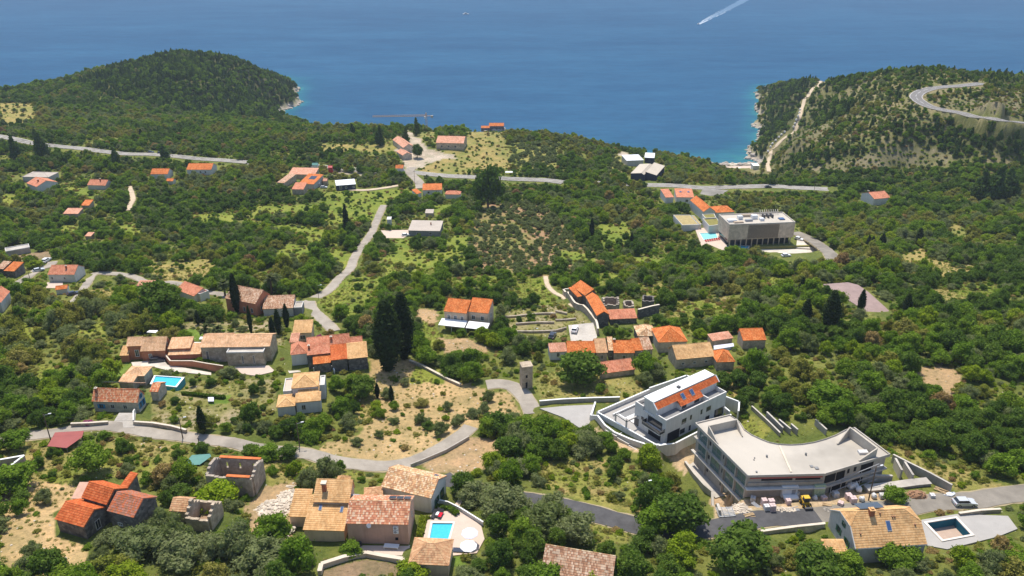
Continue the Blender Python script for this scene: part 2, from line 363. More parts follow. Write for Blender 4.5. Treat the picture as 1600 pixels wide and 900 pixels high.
# ---------------------------------------------------------------- roofs
def roof_face(mb, P0, P1, P2, P3, lev, m=0, th=0.16):
    P0, P1, P2, P3 = (np.array(p, float) for p in (P0, P1, P2, P3))
    e = P1 - P0; L = np.linalg.norm(e); eu = e / L
    q = P3 - P0 if np.linalg.norm(P3 - P0) > 1e-6 else P2 - P0
    n_ = np.cross(eu, q); n_ /= np.linalg.norm(n_)
    if n_[2] < 0: n_ = -n_
    s_ = np.cross(n_, eu); Hs = float((P3 - P0) @ s_)
    if Hs < 0: s_ = -s_; Hs = -Hs
    xl = lambda t: float((P3 - P0) @ eu) * t
    xr = lambda t: L + float((P2 - P1) @ eu) * t
    quad = [P0, P1, P2] + ([P3] if np.linalg.norm(P3 - P2) > 0.05 else [])
    low = [p - n_ * th for p in quad]; k = len(quad); o = len(mb.v)
    mb.add(low + quad, [tuple(range(k))[::-1]] + [(i, (i + 1) % k, k + (i + 1) % k, k + i) for i in range(k)], m)
    def uvf(fi, pts): mb.uv[fi] = [((p - P0) @ eu, (p - P0) @ s_) for p in pts]
    if lev == 0:
        fi = len(mb.f); mb.add(quad, [tuple(range(k))], m); uvf(fi, quad); return
    rl = 0.40; R = max(1, round(Hs / rl)); step = 0.13 if lev == 2 else None
    for i in range(R):
        t0, t1 = i / R, (i + 1) / R; a0, b0, a1, b1 = xl(t0), xr(t0), xl(t1), xr(t1)
        lo, hi = min(a0, a1), max(b0, b1)
        if hi - lo < 0.05: continue
        xs = np.arange(math.floor(lo / step) * step, hi + step, step) if step else np.array([lo, hi])
        up0, up1 = 0.06, 0.015
        crest = (np.round(xs / step).astype(int) % 2) * 0.065 if step else np.zeros(len(xs))
        X0 = np.clip(xs, a0, b0); X1 = np.clip(xs, a1, b1)
        r0 = [P0 + eu * x + s_ * (t0 * Hs - 0.02) + n_ * (up0 + c) for x, c in zip(X0, crest)]
        r1 = [P0 + eu * x + s_ * (t1 * Hs) + n_ * (up1 + c) for x, c in zip(X1, crest)]
        rb = [P0 + eu * x + s_ * (t0 * Hs - 0.02) + n_ * (0.0 if i else -0.02) for x in X0]
        n = len(xs); o = len(mb.v); fi = len(mb.f); al = r0 + r1 + rb
        fs = []
        for j in range(n - 1):
            fs.append((j, j + 1, n + j + 1, n + j)); fs.append((2 * n + j, 2 * n + j + 1, j + 1, j))
        mb.add(al, fs, m)
        off = np.array([((p - P0) @ eu + 0.065, (p - P0) @ s_ + 0.05) for p in al])
        for q_, f in enumerate(fs):
            if q_ % 2 == 0:
                u_ = off[list(f)]; cu = (math.floor(u_[:, 0].mean() / 0.26) + 0.5) * 0.26 if step else None
                mb.uv[fi + q_] = [(x if cu is None else cu, (i + 0.5) * 0.40 if step else y) for x, y in u_]
            else: mb.uv[fi + q_] = [(x, (i + 0.5) * 0.40) for x, y in off[list(f)]]
def ridge_line(mb, a, b, r=0.13, m=0):
    a = Vector(a); b = Vector(b); L = (b - a).length
    if L < 0.3: return
    k = max(1, int(L / 0.45))
    for i in range(k):
        p = a.lerp(b, i / k); q = a.lerp(b, (i + 0.97) / k); mb.tube(p, q, r, r * 0.85, 6, m)
    for f in range(len(mb.f)):
        if f not in mb.uv: mb.uv[f] = [(0.3 * (f // 8), 0.5)] * len(mb.f[f])
def vol_dims(fr, V):
    if 'A' in V:
        z = fr.z0 + V['h']; a = on_z(*V['A'], z) - fr.a; b = on_z(*V['B'], z) - fr.a
        x0, y0 = float(a @ fr.u), float(a @ fr.v); x1, y1 = float(b @ fr.u), float(b @ fr.v)
        yy = (y0 + y1) / 2; V['x'] = (x0, x1); V['y0'] = yy
        if 'C' in V:
            c = on_z(*V['C'], z) - fr.a; V['d'] = float(c @ fr.v) - yy
    return V['x'][0], V['x'][1], V['y0'], V['y0'] + V['d']
def window(parent, fr_, face, s, z, w_, h, dims, style='dark', nm='window'):
    x0, x1, y0, y1 = dims
    lv = face in 'FB'; L = (x1 - x0) if lv else (y1 - y0)
    f = MB(); p = MB()
    def place(mb, a0, a1, d0, d1, z0, z1, m=0):
        if face == 'F': mb.box(x0 + a0, x0 + a1, y0 - d1, y0 - d0, z0, z1, m)
        elif face == 'B': mb.box(x0 + a0, x0 + a1, y1 + d0, y1 + d1, z0, z1, m)
        elif face == 'L': mb.box(x0 - d1, x0 - d0, y0 + a0, y0 + a1, z0, z1, m)
        else: mb.box(x1 + d0, x1 + d1, y0 + a0, y0 + a1, z0, z1, m)
    c = s * L; t = 0.09
    place(f, c - w_ / 2 - t, c - w_ / 2, -0.02, 0.06, z - t, z + h + t); place(f, c + w_ / 2, c + w_ / 2 + t, -0.02, 0.06, z - t, z + h + t)
    place(f, c - w_ / 2, c + w_ / 2, -0.02, 0.06, z + h, z + h + t); place(f, c - w_ / 2, c + w_ / 2, -0.02, 0.1, z - t, z)
    place(f, c - 0.03, c + 0.03, 0.0, 0.035, z, z + h)
    place(p, c - w_ / 2, c + w_ / 2, -0.03, 0.015, z, z + h)
    fm = {'dark': MAT('frame_pale'), 'blue': MAT('paint_blue'), 'green': MAT('paint_green'), 'white': MAT('paint_white'), 'open': MAT('stone_pale')}[style]
    o = f.build(nm, fm, parent)
    if style in ('blue', 'green'):
        for sg in (-1, 1):
            sh = MB(); a = c + sg * (w_ / 2 + 0.02); place(sh, min(a, a + sg * w_ * .48), max(a, a + sg * w_ * .48), 0.02, 0.09, z, z + h); sh.build('shutter', fm, o)
    p.build('pane', MAT('glass_dark') if style != 'open' else MAT('void_dark'), o)
    return o
def house(name, label, cat, A, B, vols, at, wall='stone_grey', mark=None, z0=None, keepit=True, deep=2.5):
    """A, B: front eave ends in the photograph for the first volume; every volume: h (eave height), d or C (back eave corner), rise, roof, tile, lev."""
    v0 = vols[0]; v0['A'], v0['B'] = A, B
    if z0 is None: z0 = float(hit(*at)[2])
    fr = Frame(A, B, v0['h'], z0)
    root = fr.root(name, label=label, cat=cat, mark=mark)
    allp = []
    for V in vols:
        x0, x1, y0, y1 = vol_dims(fr, V); h = V['h']; rise = V.get('rise', 1.6); rt = V.get('roof', 'gable'); lev = V.get('lev', 0); wm = MAT(V.get('wall', wall)); tm = MAT(V.get('tile', 'tile_orange'))
        if x1 - x0 < 0.5 or y1 - y0 < 0.5: print('BAD VOLUME', name, x0, x1, y0, y1)
        e = V.get('over', 0.22); a0, a1, b0, b1 = x0 + e * .7, x1 - e * .7, y0 + e, y1 - e
        W = MB(); ap = V.get('apex', 0.5); zb = -deep
        if rt == 'gable':
            yr = y0 + (y1 - y0) * ap
            zr = h + rise; dz = 0.12
            sl = lambda y: h + rise * ((y - y0) / (yr - y0) if y <= yr else (y1 - y) / (y1 - yr)) - dz
            pts = [(b0, zb), (b1, zb), (b1, sl(b1)), (yr, zr - dz), (b0, sl(b0))]
            vs = [(a0, y, z) for y, z in pts] + [(a1, y, z) for y, z in pts]
            W.add(vs, [(4, 3, 2, 1, 0)[::-1][::-1], (5, 6, 7, 8, 9)] + [(i, (i + 1) % 5, 5 + (i + 1) % 5, 5 + i)[::-1] for i in range(5)])
            rf = [((x0, y0, h), (x1, y0, h), (x1, yr, zr), (x0, yr, zr)), ((x1, y1, h), (x0, y1, h), (x0, yr, zr), (x1, yr, zr))]; rl = [((x0, yr, zr), (x1, yr, zr))]
        elif rt == 'gablev':
            xr = x0 + (x1 - x0) * ap; zr = h + rise; dz = 0.12
            sl = lambda x: h + rise * ((x - x0) / (xr - x0) if x <= xr else (x1 - x) / (x1 - xr)) - dz
            pts = [(a0, zb), (a1, zb), (a1, sl(a1)), (xr, zr - dz), (a0, sl(a0))]
            vs = [(x, b0, z) for x, z in pts] + [(x, b1, z) for x, z in pts]
            W.add(vs, [(0, 1, 2, 3, 4), (9, 8, 7, 6, 5)] + [(i, (i + 1) % 5, 5 + (i + 1) % 5, 5 + i) for i in range(5)])
            rf = [((x0, y1, h), (x0, y0, h), (xr, y0, zr), (xr, y1, zr)), ((x1, y0, h), (x1, y1, h), (xr, y1, zr), (xr, y0, zr))]; rl = [((xr, y0, zr), (xr, y1, zr))]
        elif rt == 'hip':
            W.box(a0, a1, b0, b1, zb, h - 0.05); zr = h + rise
            hx, hy = V.get('inset', min(x1 - x0, y1 - y0) / 2), None
            if (x1 - x0) >= (y1 - y0): r0, r1 = (x0 + hx, (y0 + y1) / 2, zr), (x1 - hx, (y0 + y1) / 2, zr)
            else: r0, r1 = ((x0 + x1) / 2, y0 + hx, zr), ((x0 + x1) / 2, y1 - hx, zr)
            q0, q1, q2, q3 = (x0, y0, h), (x1, y0, h), (x1, y1, h), (x0, y1, h)
            if (x1 - x0) >= (y1 - y0): rf = [(q0, q1, r1, r0), (q1, q2, r1, r1), (q2, q3, r0, r1), (q3, q0, r0, r0)]; rl = [(r0, r1), (q0, r0), (q1, r1), (q2, r1), (q3, r0)]
            else: rf = [(q0, q1, r0, r0), (q1, q2, r1, r0), (q2, q3, r1, r1), (q3, q0, r0, r1)]; rl = [(r0, r1), (q0, r0), (q1, r0), (q2, r1), (q3, r1)]
        elif rt == 'shed':
            zr = h + rise; sl = lambda y: h + rise * (y - y0) / (y1 - y0) - 0.12
            vs = [(a0, b0, zb), (a1, b0, zb), (a1, b1, zb), (a0, b1, zb), (a0, b0, sl(b0)), (a1, b0, sl(b0)), (a1, b1, sl(b1)), (a0, b1, sl(b1))]
            W.add(vs, [(3, 2, 1, 0), (4, 5, 6, 7), (0, 1, 5, 4), (1, 2, 6, 5), (2, 3, 7, 6), (3, 0, 4, 7)])
            rf = [((x0, y0, h), (x1, y0, h), (x1, y1, zr), (x0, y1, zr))]; rl = []
        elif rt == 'flat':
            zr = h; rf = []; rl = []; t = 0.22; W.box(a0, a1, b0, b1, zb, h - V.get('par', 0.35))
            R = MB(); R.box(a0 + t, a1 - t, b0 + t, b1 - t, h - V.get('par', 0.35) + .003, h - V.get('par', 0.35) + 0.05); R.build('roof', tm, root)
            Pp = MB()
            for q in ((a0, a1, b0, b0 + t), (a0, a1, b1 - t, b1), (a0, a0 + t, b0 + t, b1 - t), (a1 - t, a1, b0 + t, b1 - t)): Pp.box(*q, h - V.get('par', 0.35) - 0.0, h)
            Pp.build('parapet', MAT(V.get('coping', 'plaster_white')), root)
        if rt == 'open':
            zr = h; rf = [((x0, y0, h), (x1, y0, h), (x1, y1, h + rise), (x0, y1, h + rise))]; rl = []
            for x in (x0 + .2, (x0 + x1) / 2, x1 - .2):
                for y, z in ((y0 + .2, h), (y1 - .2, h + rise)): W.box(x - .07, x + .07, y - .07, y + .07, zb, z - 0.12)
            W.build('post', wm, root)
        else: W.build('wall', wm, root)
        if rf:
            R = MB()
            for q in rf: roof_face(R, *q, lev)
            R.build('roof', tm, root)
            if rl and V.get('ridge', True):
                R = MB()
                for q in rl: ridge_line(R, q[0], q[1], 0.12 if lev else 0.15)
                R.build('ridge_cap', MAT(V.get('cap', V.get('tile', 'tile_orange'))), root)
        dims = (a0, a1, b0, b1)
        for w_ in V.get('win', ()): window(root, fr, *w_[:5], dims, w_[5] if len(w_) > 5 else 'dark')
        for d_ in V.get('door', ()):
            f_, s_, ww, hh, mm = d_; D = MB(); L = (a1 - a0) if f_ in 'FB' else (b1 - b0); c = s_ * L
            if f_ == 'F': D.box(a0 + c - ww / 2, a0 + c + ww / 2, b0 - .04, b0 + .02, 0, hh)
            elif f_ == 'R': D.box(a1 - .02, a1 + .04, b0 + c - ww / 2, b0 + c + ww / 2, 0, hh)
            else: D.box(a0 - .04, a0 + .02, b0 + c - ww / 2, b0 + c + ww / 2, 0, hh)
            D.build('door', MAT(mm), root)
        def rz_(x, y):
            if rt == 'gable': return h + rise * ((y - y0) / (yr - y0) if y <= yr else (y1 - y) / (y1 - yr))
            if rt == 'gablev': return h + rise * ((x - x0) / (xr - x0) if x <= xr else (x1 - x) / (x1 - xr))
            if rt == 'shed': return h + rise * (y - y0) / (y1 - y0)
            return h + rise * 0.5
        for ch in V.get('chim', ()):
            fx, fy, cw, chh = ch[:4]; cx, cy = x0 + (x1 - x0) * fx, y0 + (y1 - y0) * fy; zc = rz_(cx, cy)
            Cm = MB(); Cm.box(cx - cw / 2, cx + cw / 2, cy - cw / 2, cy + cw / 2, zc - 0.5, zc + chh)
            co = Cm.build('chimney', MAT(ch[4] if len(ch) > 4 else 'brick_red'), root)
            Cc = MB(); Cc.box(cx - cw / 2 - .08, cx + cw / 2 + .08, cy - cw / 2 - .08, cy + cw / 2 + .08, zc + chh, zc + chh + 0.1); Cc.box(cx - cw / 4, cx + cw / 4, cy - cw / 4, cy + cw / 4, zc + chh + .1, zc + chh + 0.3)
            Cc.build('chimney_cap', MAT('stone_pale'), co)
        for kind, key in (('skylight', 'sky'), ('solar_panel', 'solar')):
            for (fx, fy, ww, ll) in V.get(key, ()):
                cx, cy = x0 + (x1 - x0) * fx, y0 + (y1 - y0) * fy; ys = cy - ll / 2, cy + ll / 2; za, zc = rz_(cx, ys[0]), rz_(cx, ys[1])
                def slab(mb, wx, la, lb, up, th):
                    z_a, z_b = rz_(cx, la) + up, rz_(cx, lb) + up
                    mb.add([(cx - wx, la, z_a - th), (cx + wx, la, z_a - th), (cx + wx, lb, z_b - th), (cx - wx, lb, z_b - th), (cx - wx, la, z_a), (cx + wx, la, z_a), (cx + wx, lb, z_b), (cx - wx, lb, z_b)],
                           [(3, 2, 1, 0), (4, 5, 6, 7), (0, 1, 5, 4), (1, 2, 6, 5), (2, 3, 7, 6), (3, 0, 4, 7)])
                F_ = MB(); slab(F_, ww / 2, *ys, 0.2, 0.25); fo = F_.build(kind, MAT('metal_grey'), root)
                G_ = MB(); slab(G_, ww / 2 - .07, ys[0] + .07, ys[1] - .07, 0.225, 0.02); G_.build('pane' if kind == 'skylight' else 'panel', MAT('glass_blue' if kind == 'skylight' else 'solar_dark'), fo)
        poly = [fr.world(a0, b0), fr.world(a1, b0), fr.world(a1, b1), fr.world(a0, b1)]
        stamp(poly, z0 - 0.02, 0.6, 2.5, 1.8)
        if keepit: fr.keep([(x0, y0, 0.3), (x1, y0, 0.3), (x1, y1, 1.5), (x0, y1, 1.5), (x0, y0, h), (x1, y0, h), (x0, y1, h), (x1, y1, h), ((x0 + x1) / 2, (y0 + y1) / 2, zr)])
    return root, fr
# ---------------------------------------------------------------- the palette
def MAT(k):
    if k in MATS: return MATS[k]
    T = {
     'tile_orange': [(.60, .165, .040), (.52, .14, .038), (.66, .24, .08), (.57, .155, .04), (.62, .20, .06)],
     'tile_red': [(.58, .22, .12), (.52, .18, .10), (.62, .27, .16), (.55, .23, .13)],
     'tile_yellow': [(.64, .38, .17), (.69, .43, .20), (.60, .345, .15), (.67, .42, .20)],
     'tile_ochre': [(.58, .34, .18), (.64, .40, .22), (.54, .29, .15), (.62, .38, .20)],
     'tile_salmon': [(.621, .305, .192), (.565, .260, .158), (.678, .373, .249)],
     'tile_mottled': [(.54, .23, .12), (.62, .34, .20), (.46, .18, .10), (.66, .46, .31), (.56, .26, .14)],
     'tile_cream': [(.655, .452, .249), (.565, .316, .158), (.746, .565, .362), (.497, .271, .147), (.678, .407, .203)],
     'tile_brown': [(.452, .249, .147), (.542, .350, .226), (.362, .192, .113), (.610, .441, .305)],
     'tile_patchy': [(.678, .249, .113), (.723, .429, .249), (.588, .192, .090), (.701, .339, .169)],
     'tile_villa': [(.72, .43, .24), (.66, .38, .20), (.75, .48, .28), (.64, .38, .21)],
     'tile_interlock': [(.57, .135, .038), (.50, .115, .035), (.62, .18, .06), (.54, .13, .04)],
     'tile_worn': [(.50, .15, .06), (.36, .17, .10), (.45, .20, .14), (.55, .16, .07)],
    }
    if k in T: return m_tile(k, T[k], 0.26, 0.40)
    P = {
     'plaster_white': ((.62, .60, .57), .06, .5), 'plaster_pink': ((.60, .37, .27), .10, .5), 'plaster_cream': ((.66, .50, .37), .10, .5), 'plaster_terracotta': ((.52, .21, .12), .12, .5),
     'plaster_grey': ((.48, .455, .42), .12, .5), 'plaster_pale': ((.62, .60, .56), .10, .4), 'concrete': ((.42, .38, .33), .16, .4), 'concrete_pale': ((.50, .46, .405), .10, .3), 'concrete_dark': ((.24, .24, .24), .15, .5),
     'roof_screed': ((.49, .445, .38), .07, .15), 'stone_pale': ((.62, .54, .43), .15, 1.0), 'stone_coping': ((.60, .52, .42), .15, .6), 'paving_pink': ((.56, .45, .37), .08, .5), 'paving_grey': ((.38, .36, .335), .10, .4),
     'paving_pale': ((.60, .54, .46), .12, .5), 'asphalt': ((.085, .083, .085), .32, .4), 'asphalt_old': ((.24, .215, .18), .26, .25), 'road_village': ((.34, .30, .25), .26, .25), 'road_main': ((.27, .25, .22), .2, .15), 'road_hill': ((.20, .19, .18), .10, .15),
     'track': ((.52, .42, .30), .18, .3), 'metal_grey': ((.30, .31, .33), .1, 1.0), 'metal_dark': ((.06, .06, .065), .1, 1.0), 'metal_white': ((.72, .73, .74), .05, .6), 'wood_pole': ((.14, .10, .07), .2, 1.5), 'wood_brown': ((.22, .13, .07), .2, 1.5), 'wood_pale': ((.46, .33, .19), .2, 1.5),
     'brick_red': ((.36, .13, .07), .2, 1.5), 'paint_white': ((.78, .78, .76), .04, 1), 'paint_blue': ((.03, .22, .42), .1, 1), 'paint_green': ((.03, .10, .06), .15, 1), 'paint_yellow': ((.65, .40, .03), .1, 1), 'paint_red': ((.50, .03, .03), .1, 1), 'frame_pale': ((.55, .52, .47), .1, 1),
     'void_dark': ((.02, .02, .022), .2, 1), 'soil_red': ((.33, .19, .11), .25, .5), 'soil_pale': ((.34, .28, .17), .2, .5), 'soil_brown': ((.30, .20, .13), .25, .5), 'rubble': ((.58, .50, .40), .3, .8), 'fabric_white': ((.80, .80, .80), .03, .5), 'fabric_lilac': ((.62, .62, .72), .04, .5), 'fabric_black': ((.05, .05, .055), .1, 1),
     'fabric_red': ((.60, .02, .04), .05, 1), 'bag_grey': ((.58, .57, .56), .15, 2.5), 'pallet_pink': ((.60, .46, .44), .10, 2), 'cladding_navy': ((.035, .045, .07), .1, 1), 'hotel_render': ((.36, .32, .27), .05, .6), 'hotel_slat': ((.46, .37, .28), .1, 1), 'roof_green': ((.22, .20, .06), .3, .6), 'roof_dry': ((.38, .30, .14), .25, .6),
     'court_red': ((.34, .16, .15), .12, .3), 'court_grey': ((.30, .22, .20), .2, .3), 'tarp_red': ((.32, .10, .09), .08, .6), 'tarp_teal': ((.12, .26, .23), .15, .8), 'lawn': ((.13, .19, .03), .25, 1.2), 'crane_paint': ((.62, .38, .22), .1, 1), 'hull_white': ((.8, .8, .8), .02, 1), 'roof_grey_sheet': ((.46, .40, .34), .14, .25), 'roof_tan_sheet': ((.50, .44, .36), .08, .2),
     'rubber': ((.02, .02, .02), .1, 1), 'car_white': ((.78, .78, .78), .02, 1), 'car_silver': ((.50, .52, .54), .02, 1), 'car_dark': ((.03, .035, .05), .05, 1), 'car_red': ((.4, .03, .03), .05, 1), 'pink_block': ((.42, .13, .11), .1, 1), 'panel_green': ((.42, .50, .34), .1, 2), 'pool_coping': ((.70, .64, .56), .06, 1), 'pool_tile': ((.06, .30, .42), .1, 1), 'pool_floor': ((.45, .34, .27), .12, .8),
     'flower_magenta': ((.45, .06, .28), .3, 3), 'rock_shore': ((.42, .37, .32), .25, .3), 'wall_block': ((.50, .45, .38), .14, .7),
    }
    if k in P:
        c, v, sc = P[k]; r, sp = 0.85, 0.12
        if k.startswith('car_'): r, sp = 0.25, 0.6
        if k.startswith(('metal', 'paint', 'hull', 'crane')): r, sp = 0.5, 0.4
        st = None
        if k in ('roof_screed', 'concrete_pale', 'road_village', 'asphalt_old', 'road_main', 'paving_pale', 'concrete'): st = dk(c, 0.66)
        return m_plain(k, c, v, sc, r, sp, 0.0, 0.12 if not k.startswith('car_') else 0, st)
    S = {'stone_grey': ((.30, .26, .22), (.46, .40, .33), (.36, .31, .25)), 'stone_warm': ((.38, .31, .23), (.55, .46, .35), (.40, .33, .26)), 'stone_dark': ((.10, .095, .09), (.24, .22, .20), (.13, .12, .11)), 'stone_light': ((.46, .41, .34), (.62, .56, .47), (.45, .40, .33)), 'stone_hotel': ((.56, .46, .37), (.62, .52, .42), (.56, .46, .37))}
    if k in S: return m_stone(k, *S[k], 1.6)
    if k == 'glass_dark': return m_glass(k, (.03, .035, .04))
    if k == 'glass_blue': return m_glass(k, (.05, .10, .22), 0.12)
    if k == 'glass_green': return m_glass(k, (.10, .16, .15), 0.1)
    if k == 'solar_dark': return m_glass(k, (.035, .045, .07), 0.15)
    L = {
     'leaf_dark': [(.068, .120, .020), (.087, .144, .024), (.109, .168, .026)],
     'leaf_mid': [(.106, .179, .019), (.132, .210, .021), (.165, .236, .026)],
     'leaf_bright': [(.168, .238, .016), (.198, .266, .018), (.238, .289, .024)],
     'leaf_olive': [(.153, .186, .078), (.189, .215, .101), (.132, .165, .059)],
     'leaf_pine': [(.052, .094, .026), (.068, .113, .031), (.085, .127, .033)],
     'leaf_cypress': [(.024, .042, .014), (.030, .052, .016), (.036, .058, .018)],
     'leaf_scrub': [(.177, .197, .037), (.224, .224, .048), (.260, .234, .073)],
     'leaf_dry': [(.28, .20, .09), (.32, .24, .10), (.26, .16, .09)],
     'leaf_palm': [(.10, .13, .045), (.13, .15, .06)],
     'leaf_lime': [(.22, .30, .016), (.24, .31, .018)],
     'leaf_hedge': [(.27, .33, .03), (.30, .35, .034)],
     'leaf_flower': [(.30, .06, .20), (.34, .08, .22)],
     'leaf_grass': [(.30, .27, .10), (.22, .25, .06), (.38, .31, .15), (.16, .21, .045)],
    }
    if k in L: return m_leaf(k, L[k])
    if k == 'bark': return m_plain(k, (.13, .095, .065), .25, 3)
    if k == 'pool_water':
        m, n, b = nmat(k); g = gpos(n); v = N(n, 'ShaderNodeTexVoronoi'); v.inputs['Scale'].default_value = 2.5; n.links.new(g, v.inputs['Vector'])
        r = ramp(n, [(0, (.04, .44, .62)), (1, (.06, .52, .70))], v.outputs['Distance']); n.links.new(r.outputs[0], b.inputs['Base Color'])
        b.inputs['Roughness'].default_value = 0.08; b.inputs['Specular IOR Level'].default_value = 0.5; bump(n, b, noise(n, 3, 2, g), 0.15, 0.05); MATS[k] = m; return m
    if k == 'pool_water_pale':
        m, n, b = nmat(k); g = gpos(n); r = ramp(n, [(0, (.20, .62, .66)), (1, (.28, .68, .70))], noise(n, 1.0, 3, g)); n.links.new(r.outputs[0], b.inputs['Base Color'])
        b.inputs['Roughness'].default_value = 0.1; MATS[k] = m; return m
    if k == 'foam':
        m, n, b = nmat(k); g = gpos(n); r = ramp(n, [(0.3, (.45, .55, .65)), (0.65, (.85, .87, .88))], noise(n, 0.35, 4, g)); n.links.new(r.outputs[0], b.inputs['Base Color']); b.inputs['Roughness'].default_value = 0.9; MATS[k] = m; return m
    if k == 'foam_thin':
        m, n, b = nmat(k); g = gpos(n); r = ramp(n, [(0.3, (.020, .085, .17)), (0.7, (.10, .20, .32))], noise(n, 0.2, 4, g)); n.links.new(r.outputs[0], b.inputs['Base Color']); b.inputs['Roughness'].default_value = 0.5; MATS[k] = m; return m
    raise KeyError(k)
# ---------------------------------------------------------------- roads (drawn over the ground; the ground is graded under them)
ROADS = []; HIDDEN = []
def catmull(P, step):
    P = [np.array(p, float) for p in P]; out = []
    for i in range(len(P) - 1):
        p0, p1, p2, p3 = P[max(i - 1, 0)], P[i], P[i + 1], P[min(i + 2, len(P) - 1)]
        n = max(1, int(np.linalg.norm((p2 - p1)[:2]) / step))
        for j in range(n):
            f = j / n; out.append(p1 + 0.5 * f * (p2 - p0 + f * (2 * p0 - 5 * p1 + 4 * p2 - p3 + f * (3 * (p1 - p2) + p3 - p0))))
    out.append(P[-1]); return np.array(out)
def road(name, px, width, mat, keeps=True, grade=14, curb=None):
    P = [hit(*p) for p in px]; S = catmull(P, 1.5)
    z = hz(S[:, 0], S[:, 1]); k = grade
    zp = np.concatenate([np.full(k, z[0]), z, np.full(k, z[-1])]); z = np.convolve(zp, np.ones(2 * k + 1) / (2 * k + 1), 'valid')
    S[:, 2] = z; rad = width / 2 + 4.5
    i0, i1 = int(S[:, 0].min() - rad - GX0), int(S[:, 0].max() + rad - GX0) + 2; j0, j1 = int(S[:, 1].min() - rad - GY0), int(S[:, 1].max() + rad - GY0) + 2
    i0, j0 = max(i0, 0), max(j0, 0); i1, j1 = min(i1, TZ.shape[1]), min(j1, TZ.shape[0])
    D = np.full((j1 - j0, i1 - i0), 1e9); Zm = np.zeros_like(D)
    for x, y, zz in S:
        a0, a1 = max(int(x - rad - GX0) - i0, 0), min(int(x + rad - GX0) + 2 - i0, D.shape[1]); b0, b1 = max(int(y - rad - GY0) - j0, 0), min(int(y + rad - GY0) + 2 - j0, D.shape[0])
        if a1 <= a0 or b1 <= b0: continue
        X, Y = np.meshgrid(np.arange(a0, a1) + i0 + GX0, np.arange(b0, b1) + j0 + GY0); d = np.hypot(X - x, Y - y)
        s = D[b0:b1, a0:a1]; m = d < s; s[m] = d[m]; Zm[b0:b1, a0:a1][m] = zz
    w_ = 1 - np.clip((D - width / 2 - 1.2) / 2.5, 0, 1); w_ = w_ * w_ * (3 - 2 * w_); T = TZ[j0:j1, i0:i1]; T[...] = T * (1 - w_) + Zm * w_
    OCC[j0:j1, i0:i1] |= D < width / 2 + 1.0
    ROADS.append((name, S, width, mat))
    if name == 'main_road' and not keeps: HIDDEN.append((S, width))
    if keeps:
        for a, b in zip(px[:-1], px[1:]):
            d = np.linalg.norm(hit(*a) - np.array([0, 0, CAM_Z])); hw = FPX / d * width * 0.5; n_ = np.array([-(b[1] - a[1]), b[0] - a[0]], float); n_ /= np.linalg.norm(n_); n_ *= [hw, hw * 0.5]
            keep([np.array(a) + n_, np.array(b) + n_, np.array(b) - n_, np.array(a) - n_])
    return S
def build_roads():
    for name, S, width, mat in ROADS:
        t = np.gradient(S[:, :2], axis=0); t /= np.maximum(np.linalg.norm(t, axis=1), 1e-6)[:, None]; nn = np.stack([-t[:, 1], t[:, 0]], 1)
        mb = MB(); rr = random.Random(len(S)); n = len(S); vs = []
        for i in range(n):
            d = math.hypot(S[i, 0], S[i, 1]); lift = 0.06 + d * 0.0005
            l = width / 2 + rr.uniform(-.12, .12); r = width / 2 + rr.uniform(-.12, .12); z = S[i, 2] + lift
            L, Rr = S[i, :2] + nn[i] * l, S[i, :2] - nn[i] * r
            vs += [(*L, z - 0.6), (*L, z), (S[i, 0], S[i, 1], z + 0.04), (*Rr, z), (*Rr, z - 0.6)]
        fs = [(5 * i + j + 1, 5 * i + j, 5 * i + 5 + j, 5 * i + 6 + j) for i in range(n - 1) for j in range(4)]
        mb.add(vs, fs); mb.build(name, MAT(mat), kind='structure')
        if mat not in ('stone_pale',):
            vb = MB(); q = []
            for i in range(n):
                d = math.hypot(S[i, 0], S[i, 1]); z = S[i, 2] + .02 + d * .0003; a = S[i, :2] + nn[i] * (width / 2 + rr.uniform(.05, .5)); b = S[i, :2] - nn[i] * (width / 2 + rr.uniform(.05, .5)); q += [(*a, z - .5), (*a, z), (*b, z), (*b, z - .5)]
            vb.add(q, [(4 * i + j + 1, 4 * i + j, 4 * i + 4 + j, 4 * i + 5 + j) for i in range(n - 1) for j in range(3)]); vb.build('road_verge', MAT('soil_pale'), kind='structure')
        if mat in ('road_main', 'road_hill'):
            for off, dash in ((width / 2 - .35, False), (-(width / 2 - .35), False), (0, True)):
                m2 = MB()
                for i in range(n - 1):
                    if dash and i % 5 > 2: continue
                    a, b = S[i], S[i + 1]; d = math.hypot(a[0], a[1]); z = 0.06 + d * 0.0005 + (0.05 if dash else 0.02)
                    p = [a[:2] + nn[i] * (off + .1), a[:2] + nn[i] * (off - .1), b[:2] + nn[i + 1] * (off - .1), b[:2] + nn[i + 1] * (off + .1)]
                    m2.add([(*p[0], a[2] + z), (*p[1], a[2] + z), (*p[2], b[2] + z), (*p[3], b[2] + z)], [(0, 1, 2, 3)])
                m2.build('road_marking', MAT('paint_white'), kind='structure')
